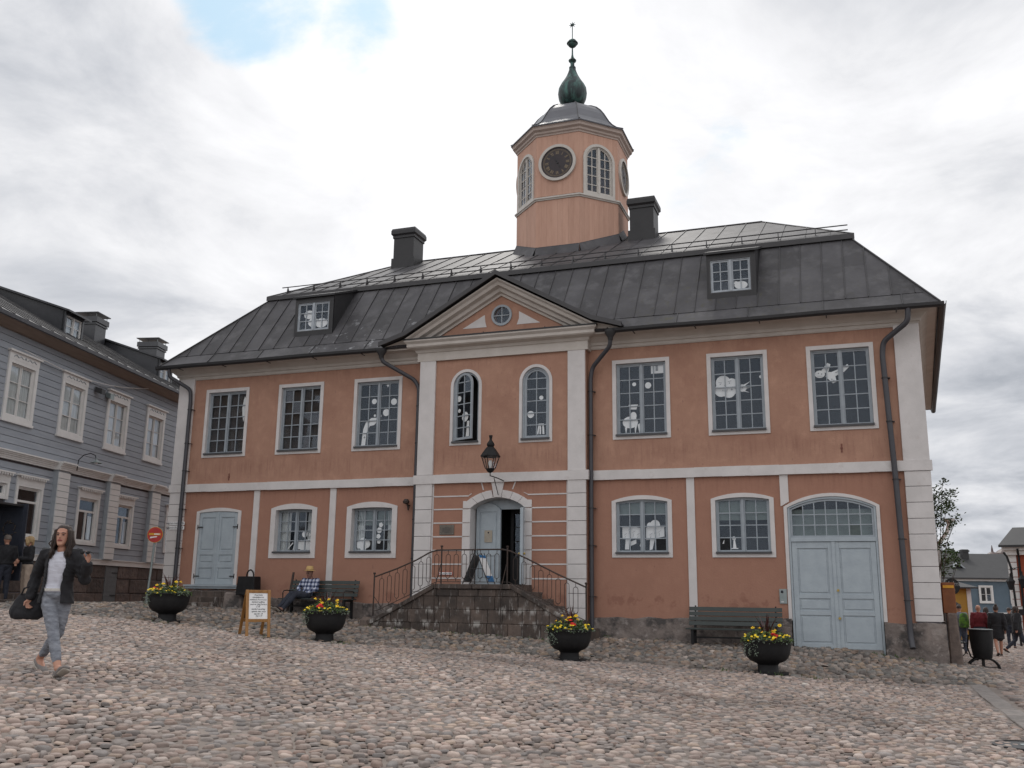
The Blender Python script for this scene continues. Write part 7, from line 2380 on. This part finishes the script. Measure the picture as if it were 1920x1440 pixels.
def skinned(mb, name, m, parent, voxel=.012, smooth_it=3, disp=0):
    """one continuous surface from overlapping closed lofts"""
    me = mb.mesh(name, m)
    o = bpy.data.objects.new(name, me)
    r = o.modifiers.new('r', 'REMESH'); r.mode = 'VOXEL'; r.voxel_size = voxel
    s_ = o.modifiers.new('s', 'SMOOTH'); s_.factor = .5; s_.iterations = smooth_it
    me2 = evaluated(o)
    bpy.data.objects.remove(o)
    if disp:
        n_ = len(me2.vertices)
        co = np.empty(n_ * 3, np.float32); me2.vertices.foreach_get('co', co); co = co.reshape(-1, 3)
        no = np.empty(n_ * 3, np.float32); me2.vertices.foreach_get('normal', no); no = no.reshape(-1, 3)
        x, y, z = co.T
        f_ = np.sin(z * 38 + 5 * np.sin(x * 11) + 4 * np.sin(y * 13)) * np.sin(x * 9 + y * 12 + z * 5) + .6 * np.sin(z * 83 + 7 * np.sin(x * 17 + z * 9)) * np.sin(y * 21 + x * 15)
        me2.vertices.foreach_set('co', (co + no * (f_ * disp)[:, None]).ravel())
    me2.shade_smooth()
    me2.materials.clear(); me2.materials.append(m)
    ob = bpy.data.objects.new(name, me2)
    link(ob, parent, keep=False)
    return ob


def hand(mb, wrist, dirv, palm, curl=.6, thumb_side=1, s=1.0, fr=.0085):
    """palm plus five separate bent fingers; dirv: towards fingertips, palm: direction the palm faces"""
    w = Vector(wrist); d = Vector(dirv).normalized(); pn = Vector(palm); pn = (pn - d * pn.dot(d)).normalized(); sd = d.cross(pn) * thumb_side
    limb(mb, [w, w + d * .035 * s, w + d * .085 * s], [(.026 * s, .020 * s), (.036 * s, .016 * s), (.040 * s, .013 * s)], side=sd, n=10)
    lens = [.066, .074, .070, .055]
    for i in range(4):
        b = w + d * .085 * s + sd * (.029 - .0195 * i) * s
        p = b; dd = d.copy(); pts = [b - d * .02]; L_ = lens[i] * s
        for j, fr_ in enumerate((.45, .30, .25)):
            a = curl * (.55, .9, .7)[j] + .06 * i
            dd = (dd * cos(a) + pn * sin(a)).normalized(); pn2 = pn
            p = p + dd * L_ * fr_; pts.append(p)
        limb(mb, pts, [fr, fr, fr * .95, fr * .8], side=sd, n=8)
    b = w + d * .03 * s + sd * .028 * s
    limb(mb, [b, b + (sd * .7 + d * .6 + pn * .25) * .035 * s, b + (sd * .55 + d * 1.0 + pn * .6) * .058 * s], [fr * 1.4, fr * 1.2, fr], side=pn, n=8)


def head(t, c, yaw, hairm, style, s=1.0, tilt=0.0, beard=False, glasses=False, face=True, vox=.008, skin=None):
    """c: head centre; faces local -Y turned by yaw"""
    R = Matrix.Rotation(yaw, 3, 'Z') @ Matrix.Rotation(tilt, 3, 'X')
    c = Vector(c)
    P = lambda x, y, z: c + R @ Vector((x, y, z)) * s
    mb = MB()
    prof = [(-.118, .024, .034, -.052), (-.100, .040, .054, -.036), (-.075, .056, .074, -.018), (-.04, .066, .088, -.004), (0, .074, .096, .004), (.04, .076, .098, .010), (.075, .070, .090, .012), (.10, .054, .070, .014), (.118, .028, .036, .014)]
    mb.loft([[P(rx * cos(a), ry * sin(a) + oy, z) for a in np.linspace(0, 2 * pi, 16, endpoint=False)] for z, rx, ry, oy in prof])
    limb(mb, [P(0, .02, -.17), P(0, .015, -.10), P(0, .01, -.05)], [.056 * s, .050 * s, .052 * s])
    # nose, brow, chin, ears
    nf = .72 if style == 'long' else 1.0
    limb(mb, [P(0, -.092, .022), P(0, -.104, -.010), P(0, -.111, -.026)], [.009 * s * nf, .012 * s * nf, .014 * s * nf], n=8)
    limb(mb, [P(-.045, -.076, .030), P(0, -.092, .028), P(.045, -.076, .030)], [.012 * s, .012 * s, .012 * s], side=(0, 0, 1), n=8)
    limb(mb, [P(-.02, -.078, -.098), P(.02, -.078, -.098)], [.018 * s, .018 * s], side=(0, 0, 1), n=8)
    for sg in (-1, 1): limb(mb, [P(sg * .076, .0, .018), P(sg * .082, .006, -.03)], [(.012 * s, .018 * s), (.008 * s, .012 * s)], side=(1, 0, 0), n=8)
    mbh = mb
    feats = []
    if face:
        s1 = MB()
        for sg in (-1, 1): s1.ball(P(sg * .030, -.086, .006), .0105 * s, 6, (1.35, .6, .7))
        feats.append((s1, 'eyes', EYEW))
        s1 = MB()
        for sg in (-1, 1): limb(s1, [P(sg * .014, -.097, .026), P(sg * .032, -.096, .031), P(sg * .050, -.082, .026)], [.004 * s] * 3, side=(0, 0, 1), n=6)
        feats.append((s1, 'eyebrows', hairm if hairm else HAIRB))
        s1 = MB(); limb(s1, [P(-.026, -.090, -.058), P(-.009, -.101, -.054), P(.009, -.101, -.054), P(.026, -.090, -.058)], [(.003 * s, .004 * s), (.006 * s, .008 * s), (.006 * s, .008 * s), (.003 * s, .004 * s)], side=(0, 1, 0), n=8)
        feats.append((s1, 'lips', LIPS))
    if glasses:
        s1 = MB()
        for sg in (-1, 1): s1.ball(P(sg * .032, -.098, .006), .026 * s, 6, (1, .3, .8))
        s1.tube([P(-.03, -.104, .01), P(.03, -.104, .01)], .004, 5)
        feats.append((s1, 'sunglasses', BLACK))
    if style != 'bald':
        h = MB()
        # cap of hair
        cap = [(-.03 if style != 'short' else .0, .078, .07, .045), (.03, .088, .088, .030), (.075, .084, .094, .020), (.108, .066, .078, .016), (.130, .034, .040, .014)]
        h.loft([[P(rx * cos(a), ry * sin(a) + oy, z) for a in np.linspace(0, 2 * pi, 16, endpoint=False)] for z, rx, ry, oy in cap])
        if style == 'long':
            feats.append(('strands', P, s))
        if style == 'long_old':
            for sg in (-1, 1):
                limb(h, [P(sg * .040, -.050, .108), P(sg * .080, -.030, .065), P(sg * .092, -.008, -.01), P(sg * .096, .0, -.08), P(sg * .108, -.010, -.15), P(sg * .086, -.03, -.235)], [(.020 * s, .036 * s), (.017 * s, .044 * s), (.019 * s, .050 * s), (.026 * s, .052 * s), (.030 * s, .044 * s), (.012 * s, .018 * s)], side=(1, 0, 0))
                limb(h, [P(sg * .05, .06, .06), P(sg * .07, .07, -.06), P(sg * .08, .06, -.16), P(sg * .07, .05, -.23)], [.05 * s, .05 * s, .045 * s, .02 * s])
            limb(h, [P(0, .08, .04), P(0, .09, -.08), P(0, .08, -.20)], [(.08 * s, .04 * s), (.09 * s, .04 * s), (.07 * s, .02 * s)])
            for q in range(16):
                a = random.uniform(-.3, pi + .3); bx_, by_ = .098 * cos(a), .02 + .072 * sin(a)
                limb(h, [P(bx_, by_, -.02), P(bx_ * 1.18 + random.gauss(0, .012), by_ * 1.1 - .01, -.10), P(bx_ * 1.02 + random.gauss(0, .02), by_ - .01, -.17), P(bx_ * 1.15 + random.gauss(0, .02), by_ - .02, -.235)], [.016 * s, .019 * s, .017 * s, .006 * s], n=7)
        if style == 'bob':
            for sg in (-1, 1): limb(h, [P(sg * .05, -.055, .09), P(sg * .082, -.035, .04), P(sg * .088, -.015, -.05), P(sg * .078, -.01, -.11)], [(.022 * s, .04 * s), (.024 * s, .05 * s), (.024 * s, .05 * s), (.012 * s, .03 * s)])
            limb(h, [P(0, .08, .04), P(0, .085, -.10)], [(.08 * s, .035 * s), (.07 * s, .025 * s)])
        if style == 'bun': h.ball(P(0, .07, .135), .048 * s, 7)
        feats.append((h, 'hair', hairm))
    return mbh, feats


def person(label, loc, rz, J, wear, hs_=1.0, vox=.013, cat='person', group=None, fingers=True, name='person'):
    """J: joints in local metres, person faces local -Y. wear: dict of garments"""
    t = thing(name, label, cat, loc, rz, group)
    b = MB()
    X = Vector
    nk, hd = X(J['neck']), X(J['head'])
    hm, feats = head(t, hd, J.get('yaw', 0), wear.get('hair', HAIRB), wear.get('hairstyle', 'short'), hs_, J.get('tilt', 0), glasses=wear.get('glasses', False), face=wear.get('face', True))
    b.v += hm.v; b.f += hm.f; b.mi += hm.mi
    ch, wa, pe = X(J['chest']), X(J['waist']), X(J['pelvis'])
    sh = [X(J['shL']), X(J['shR'])]; el = [X(J['elL']), X(J['elR'])]; wr = [X(J['wrL']), X(J['wrR'])]
    hp = [X(J['hipL']), X(J['hipR'])]; kn = [X(J['knL']), X(J['knR'])]; an = [X(J['anL']), X(J['anR'])]; to = [X(J['toL']), X(J['toR'])]
    side = (sh[1] - sh[0]).normalized()
    f = wear.get('build', 1.0)
    def torso(mb, g_=0.0, low=None):
        limb(mb, [low if low is not None else pe, wa, (wa + ch) / 2, ch, ch + (nk - ch) * .62, nk], [((.165 * f + g_) * (.9 if g_ == 0 else 1), (.115 * f + g_) * (.88 if g_ == 0 else 1)), (.135 * f + g_, .10 * f + g_), (.150 * f + g_, .110 * f + g_), (.172 * f + g_, .118 * f + g_), (.150 * f + g_, .092 + g_), (.062 + g_ * .6, .056 + g_ * .6)], side=side, n=20)
    def arm(mb, i, g_=0.0, full=True, part=1.0):
        e = el[i]; w = wr[i]
        pts = [ch + (sh[i] - ch) * .55 + X((0, 0, .03)), sh[i], (sh[i] + e) / 2, e, (e + w) / 2, w]
        q_ = .82 if (g_ == 0 and wear.get('sleeve', 1) >= 1 or g_ == 0 and wear.get('jacket')) else 1.0
        rr = [.062 * f * q_ + g_, .060 * f * q_ + g_, .052 * f * q_ + g_, .043 * f * q_ + g_, .037 * f * (q_ + .08) + g_, .027 + g_]
        if not full: 
            pts = pts[:2] + [sh[i] + (e - sh[i]) * part]; rr = rr[:2] + [.052 * f + g_]
        limb(mb, pts, rr, side=(0, 1, 0))
        if g_ and full: mb.ball(e, (.043 * f + g_) * 1.05, 8)
    def leg(mb, i, g_=0.0, k=1.0):
        pts = [hp[i] + X((0, 0, .04)), hp[i] + (kn[i] - hp[i]) * .4, kn[i], kn[i] + (an[i] - kn[i]) * .35, kn[i] + (an[i] - kn[i]) * k]
        q_ = .87 if (g_ == 0 and wear.get('trousers')) else 1.0
        rr = [.095 * f * q_ + g_, .082 * f * q_ + g_, .058 * f * q_ + g_, .056 * f * (q_ + .04) + g_ * .9, (.038 if k == 1 else .042) + g_ * .9]
        limb(mb, pts, rr, side=side)
    torso(b)
    for i in (0, 1):
        arm(b, i); leg(b, i)
        limb(b, [an[i] + X((0, 0, .0)), an[i] + (to[i] - an[i]) * .5, to[i]], [.038, (.036, .028), (.034, .016)], side=side)
    hdirs = J.get('hands', [((0, -.2, -1), (1, 0, 0), .5), ((0, -.2, -1), (-1, 0, 0), .5)])
    for i in (0, 1):
        dv, pv, cu = hdirs[i]
        hand(b, wr[i], dv, pv, cu, 1 if i == 0 else -1, 1.0, fr=.0095 if vox < .012 else .012)
    skinned(b, 'body', wear.get('skin', SKIN), t, vox, 2)
    for mbx, nm, m in feats:
        if mbx == 'strands':
            P_, sc_ = nm, m; rr_ = random.Random(4); st_ = MB()
            for q in range(270):
                a = rr_.uniform(-.62, pi + .62)          # round the back and sides, face left free
                top = (.030 * cos(a), .035 + .04 * sin(a), .118); mid = (.080 * cos(a), .012 + .088 * sin(a), .055)
                ln_ = rr_.uniform(.17, .27); w1, w2 = rr_.gauss(0, .010), rr_.gauss(0, .014)
                o = 1.04 + rr_.uniform(-.03, .20)
                front = max(0, -sin(a))
                pts = [P_(*top), P_(mid[0] * o, mid[1] * o - front * .02, mid[2]), P_(mid[0] * 1.06 * o + w1, (mid[1]) * o * .98 - front * .01, -.03), P_(mid[0] * 1.16 * o - w2, mid[1] * .95 * o - .01, -.09), P_(mid[0] * 1.05 * o + w2, mid[1] * .85 * o - .02, -.10 - ln_ * .45), P_(mid[0] * 1.12 * o - w1 * 1.5, mid[1] * .7 * o - .03, -.10 - ln_ * .62)]
                st_.tube(pts, [.006 * sc_, .0085 * sc_, .009 * sc_, .009 * sc_, .007 * sc_, .002 * sc_], 5)
            so = st_.build('hair_strands', wear.get('hair', HAIRB), t, smooth='full', keep=False, fix=False); so['kind'] = 'stuff'
            continue
        if nm == 'hair': skinned(mbx, 'hair', m, t, .009, 1)
        else:
            mbx.build(nm, m, t, smooth=True, keep=False)
    # trousers
    if wear.get('trousers'):
        g_ = wear.get('tg', .013); mb = MB(); k = wear.get('cuff', .93)
        limb(mb, [pe + (wa - pe) * .35, pe, pe - X((0, 0, .05))], [(.150 * f + g_, .108 * f + g_), (.168 * f + g_, .120 * f + g_), (.150 * f + g_, .10 * f + g_)], side=side, n=20)
        for i in (0, 1): leg(mb, i, g_, k)
        skinned(mb, wear.get('tname', 'trousers'), wear['trousers'], t, vox, 3, wear.get('crease', .004))
    if wear.get('skirt'):
        mb = MB(); limb(mb, [pe + (wa - pe) * .5, pe, (hp[0] + hp[1]) / 2 - X((0, 0, .12)), (hp[0] + hp[1]) / 2 - X((0, 0, .30))], [(.16, .12), (.185, .135), (.20, .15), (.20, .15)], side=side, n=20); skinned(mb, 'shorts', wear['skirt'], t, vox, 2, .004)
    if wear.get('top'):
        g_ = wear.get('g', .012); mb = MB(); torso(mb, g_, pe + (wa - pe) * wear.get('toplow', .4))
        for i in (0, 1):
            if wear.get('sleeve', 1) >= 1: arm(mb, i, g_)
            elif wear.get('sleeve') > 0: arm(mb, i, g_, False, wear['sleeve'])
        cut_z = nk.z - .015
        skinned(mb, wear.get('topname', 'shirt'), wear['top'], t, vox, 3, wear.get('tdisp', .0045))
    if wear.get('jacket'):
        g_ = .026; mb = MB(); n = 22; rows = []
        lowz = pe - X((0, 0, wear.get('jlen', .12)))
        spine = [(lowz, .205, .16), (pe, .195 * f, .15), (wa, .172 * f, .138), ((wa + ch) / 2, .178 * f, .142), (ch, .196 * f, .146), (ch + (nk - ch) * .5, .165, .118), (ch + (nk - ch) * .85, .085, .085)]
        a0 = wear.get('open', .75)
        for thick in (0, -.014):
            for (c, rx, ry) in spine:
                row = []
                for j in range(n + 1):
                    a = -pi / 2 + a0 + (2 * pi - 2 * a0) * j / n
                    s_ = side; f_ = X((0, 0, 1)).cross(s_)
                    row.append(c + s_ * (rx + thick) * cos(a) + f_ * (ry + thick) * sin(a))
                rows.append(row)
        m_ = n + 1; k = len(spine); vs = [p for r_ in rows for p in r_]; fs_ = []
        for L_ in (0, 1):
            for i in range(k - 1):
                for j in range(n):
                    q = [(L_ * k + i) * m_ + j, (L_ * k + i) * m_ + j + 1, (L_ * k + i + 1) * m_ + j + 1, (L_ * k + i + 1) * m_ + j]
                    fs_.append(tuple(q if L_ == 0 else q[::-1]))
        for i in range(k - 1):
            for j in (0, n): fs_.append((i * m_ + j, (i + 1) * m_ + j, (k + i + 1) * m_ + j, (k + i) * m_ + j))
        for j in range(n):
            for i in (0, k - 1): fs_.append((i * m_ + j, i * m_ + j + 1, (k + i) * m_ + j + 1, (k + i) * m_ + j))
        mb.add(vs, fs_)
        for i in (0, 1): arm(mb, i, g_)
        skinned(mb, 'jacket', wear['jacket'], t, min(vox, .009), 2, .005)
    # shoes
    for i in (0, 1):
        mb = MB(); a, tt = an[i], to[i]; d = (tt - a); dn = d.normalized(); up = X((0, 0, 1)); up = (up - dn * up.dot(dn)).normalized()
        heel = a - dn * .05 - up * (.05)
        tip = tt + dn * .03
        limb(mb, [heel, a + d * .1 - up * .045, a + d * .55 - up * .012, tip - dn * .02, tip], [(.034, .034), (.040, .042), (.046, .034), (.044, .024), (.03, .018)], side=side, n=14)
        skinned(mb, 'shoe', wear.get('shoe', SHOEB), t, .009, 2)
        if wear.get('sole'):
            mb = MB(); limb(mb, [heel - up * .030, a + d * .3 - up * .062, tt - up * .030, tip - up * .02], [(.040, .012), (.042, .012), (.050, .012), (.036, .010)], side=side, n=14); skinned(mb, 'shoe_sole', wear['sole'], t, .008, 1)
    return t


def std(**k):
    J = dict(neck=(0, .01, 1.43), head=(0, -.01, 1.575), chest=(0, .0, 1.26), waist=(0, 0, 1.06), pelvis=(0, 0, .94), shL=(-.18, 0, 1.385), shR=(.18, 0, 1.385), elL=(-.225, .03, 1.11), elR=(.225, .03, 1.11), wrL=(-.235, -.05, .87), wrR=(.235, -.05, .87),
             hipL=(-.09, 0, .90), hipR=(.09, 0, .90), knL=(-.10, -.02, .49), knR=(.10, -.02, .49), anL=(-.10, .02, .085), anR=(.10, .02, .085), toL=(-.12, -.13, .035), toR=(.12, -.13, .035))
    J.update(k)
    return J


# --- the woman walking in the foreground
WX, WY = 10.41, -14.24
wz = g(WX, WY) - .035
RT, TWD = Vector((.941, .338, 0)), Vector((.338, -.941, 0))
Jw = dict(head=(.135, -.05, 1.555), yaw=radians(4), tilt=radians(-2), neck=(.125, -.01, 1.40), chest=(.115, 0, 1.235), waist=(.07, 0, 1.02), pelvis=(.055, 0, .90),
          shL=(-.06, .02, 1.355), shR=(.285, -.0, 1.355), elL=(-.185, .10, 1.09), wrL=(-.245, .02, .86), elR=(.375, .0, 1.08), wrR=(.405, -.17, 1.25),
          hipL=(-.035, 0, .87), hipR=(.140, .02, .87), knL=(.02, -.16, .50), knR=(.07, .05, .475), anL=(.075, -.34, .115), toL=(.165, -.45, .14), anR=(-.15, .32, .175), toR=(-.09, .20, .055),
          hands=[((-.1, 0, -1), (.6, -.6, 0), 1.5), ((.25, -.15, 1), (-.5, -.7, 0), .9)])
for k_, v_ in list(Jw.items()):
    if isinstance(v_, tuple): Jw[k_] = (v_[0] - .117 * v_[2] - .45 * v_[1], v_[1], v_[2])
wm = person('woman in open black jacket, white t-shirt and grey jeans striding across the cobbles', (WX, WY, wz), radians(19.8), Jw,
            dict(hair=HAIRB, hairstyle='long', trousers=JEANS, tname='jeans', cuff=.80, tg=.007, crease=.0032, top=TSHIRT, topname='tshirt', tdisp=.0025, sleeve=0, toplow=.35, jacket=BLKCL, jlen=.10, open=.62, shoe=SHOEG, sole=SOLE, build=.95), vox=.0085)
wm.scale = (.965, .965, .965)
# belt, necklace, sunglasses, bag
s = MB(); bc = Vector((.062 - .112, 0, .955))
s.loft([[bc + Vector(((.156 + o) * cos(a), (.118 + o) * sin(a), z)) for a in np.linspace(0, 2 * pi, 24, endpoint=False)] for z, o in ((-.014, .002), (-.014, .008), (.014, .008), (.014, .002))]); s.build('belt', BELT, wm, keep=False)
sgl = thing('sunglasses', 'dark sunglasses held up in the left hand of the walking woman', 'sunglasses', tuple(Vector((WX, WY, wz)) + RT * .325 + TWD * .25 + Vector((0, 0, 1.315))), radians(19.8))
s = MB()
for xx in (-.03, .03): s.ball((xx, 0, 0), .024, 6, (1, .35, .75))
s.tube([(-.055, 0, .01), (.055, 0, .01)], .004, 6); s.tube([(.055, 0, .01), (.06, .05, 0), (.05, .10, -.01)], .003, 5); s.build('frame', BLACK, sgl, keep=False)
hb = thing('shoulder_bag', 'big soft black bag carried in the right hand of the walking woman', 'bag', (WX, WY, wz), radians(19.8))
s = MB()
s.loft([[Vector((-.39 + rx * cos(a) + ox, .08 + ry * sin(a), z)) for a in np.linspace(0, 2 * pi, 18, endpoint=False)] for z, rx, ry, ox in ((.60, .13, .05, 0), (.615, .185, .075, 0), (.66, .20, .085, 0), (.74, .185, .075, .005), (.82, .15, .055, .01), (.88, .11, .03, .02))])
skinned(s, 'bag_body', BLKCL, hb, .012, 2, .006)
s = MB(); s.tube([(-.46, .05, .86), (-.42, .02, .93), (-.36, .0, .95), (-.29, .02, .90)], .010, 6); s.build('strap', BLKCL, hb, keep=False)

# --- seated man
zsm = zsl + .0
Jm = dict(head=(.05, -.06, .66 + .0), yaw=radians(-12), tilt=radians(16), neck=(.05, .02, .53), chest=(.04, .02, .36), waist=(.01, -.06, .18), pelvis=(0, -.13, .095),
          shL=(-.14, -.0, .475), shR=(.24, .02, .475), elL=(-.24, -.10, .26), wrL=(-.10, -.25, .16), elR=(.30, -.10, .24), wrR=(.10, -.26, .17),
          hipL=(-.10, -.13, .085), hipR=(.09, -.13, .085), knL=(-.20, -.50, .13), knR=(-.06, -.52, .10), anL=(-.34, -.84, -.24), toL=(-.44, -.98, -.19), anR=(-.20, -.88, -.26), toR=(-.30, -1.03, -.20),
          hands=[((1, -.25, -.1), (0, .3, -1), .5), ((-1, -.25, -.1), (0, .3, -1), .5)])
sm = person('seated man in a blue checked shirt and straw hat dozing on the bench', (5.02, -.42, zsl), 0, Jm,
            dict(skin=SKINM, hairstyle='bald', trousers=NAVYJ, cuff=.95, top=CHECK, topname='checked_shirt', sleeve=1, shoe=SHOEB, sole=SOLE, toplow=.2, build=1.05), vox=.012)
ht = thing('straw_hat', 'straw trilby hat worn by the man on the bench', 'hat', (5.07, -.49, zsl + .73), 0)
s = MB(); s.lathe([(.155, -.012), (.158, -.006), (.105, .008), (.098, .03), (.092, .085), (.075, .115), (.04, .105), (.005, .10)], (0, 0, 0), 22); o = s.build('hat_body', STRAW, ht, keep=False, smooth=True)
s = MB(); s.lathe([(.103, .010), (.101, .032), (.097, .032), (.097, .010)], (0, 0, 0), 22, caps=False); s.build('hat_band', pm('tan_band', (.36, .24, .12), None, 9, .8), ht, keep=False)

# --- couple by the door on the left
def on_ground(x, y): return (x, y, g(x, y))


person('grey-haired man in dark jacket with backpack before the dark open door at the left edge', on_ground(-1.9, -3.75), radians(-115), std(head=(0, -.03, 1.59)), dict(hair=HAIRG, hairstyle='short', trousers=NAVYJ, top=BLKCL, topname='jacket', g=.035, face=True), vox=.016)
bk = thing('backpack', 'black backpack on the man at the left edge', 'backpack', (-2.1, -3.85, g(-2, -3.8)), radians(-115))
s = MB(); s.loft([[Vector((rx * cos(a), .16 + ry * sin(a), z)) for a in np.linspace(0, 2 * pi, 14, endpoint=False)] for z, rx, ry in ((.95, .10, .06), (.98, .15, .10), (1.15, .16, .11), (1.32, .13, .08), (1.38, .06, .04))]); s.build('pack', BLKCL, bk, keep=False, smooth=True)
person('blonde woman with sunglasses, dark cardigan and beige trousers before the blue-grey house', on_ground(-1.35, -3.55), radians(-25), std(head=(0, -.02, 1.56), yaw=radians(-35), elR=(.22, -.02, 1.11), wrR=(.08, -.25, 1.12), elL=(-.22, -.0, 1.10), wrL=(-.10, -.24, 1.06)),
       dict(hair=HAIRBL, hairstyle='bob', trousers=BEIGE, top=BLKCL, topname='cardigan', g=.022, glasses=True, build=.95), vox=.016)

# --- people walking away in the side street
def away(x, y, rz, label, J, w): return person(label, (x, y, g(x, y)), radians(rz), J, w, vox=.018)


stride = dict(knL=(-.10, -.14, .50), anL=(-.10, -.22, .09), toL=(-.11, -.36, .04), knR=(.10, .06, .49), anR=(.10, .26, .13), toR=(.11, .16, .04), elL=(-.22, .10, 1.12), wrL=(-.22, .12, .88), elR=(.22, -.02, 1.12), wrR=(.22, -.16, .90))
away(21.9, 15.2, 172, 'man in grey-blue shirt and jeans with a green backpack, leftmost of the walkers', std(**stride), dict(hair=HAIRB, hairstyle='short', trousers=BLUEJ, top=GBLUE, g=.02, tg=.02, build=1.1, face=False))
bk2 = thing('green_backpack', 'bright green and grey backpack on the leftmost walker', 'backpack', (22.02, 15.0, g(22, 15)), radians(172))
s = MB(); s.loft([[Vector((rx * cos(a), .19 + ry * sin(a), z)) for a in np.linspace(0, 2 * pi, 14, endpoint=False)] for z, rx, ry in ((.92, .10, .06), (.95, .15, .10), (1.15, .165, .12), (1.36, .13, .08), (1.42, .06, .04))]); s.build('pack', GREENB, bk2, keep=False, smooth=True)
away(22.45, 14.6, 178, 'bald man in a dark red sweater seen from behind the litter bin', std(), dict(hairstyle='bald', trousers=NAVYJ, top=DKRED, g=.025, build=1.15, face=False))
away(22.95, 14.2, 185, 'woman in black jacket and shorts with bare legs and hair in a bun', std(**{**stride, 'head': (0, -.01, 1.56)}), dict(hair=HAIRB, hairstyle='bun', skirt=BLKCL, top=BLKCL, topname='jacket', g=.03, face=False, build=.98))
away(24.0, 17.6, 100, 'woman in long black quilted coat and dark trousers striding left of the frame edge', std(**{**stride, 'anL': (-.10, -.38, .10), 'toL': (-.11, -.50, .05), 'anR': (.1, .42, .16), 'toR': (.1, .32, .04)}), dict(hair=HAIRB, hairstyle='bob', trousers=NAVYJ, top=BLKCL, topname='coat', g=.06, toplow=-1.6, face=False))
away(25.2, 20.0, 175, 'person in black top and blue jeans at the right frame edge', std(), dict(hair=HAIRB, hairstyle='short', trousers=BLUEJ, top=BLKCL, g=.03, face=False))
away(24.6, 24.0, 170, 'distant walker in black between the bun-haired woman and the quilted coat', std(), dict(hair=HAIRB, hairstyle='short', trousers=NAVYJ, top=BLKCL, g=.03, face=False))
away(23.6, 23.0, 185, 'distant dark-clad walker partly hidden behind the woman with the bun', std(), dict(hair=HAIRB, hairstyle='bob', trousers=NAVYJ, top=BLKCL, g=.03, face=False))
away(21.75, 18.5, 90, 'dark-clad person past the right corner beside the scrolled iron bench', std(), dict(hair=HAIRB, hairstyle='short', trousers=NAVYJ, top=BLKCL, g=.02, face=False))

bpy.data.scenes.remove(TMP)
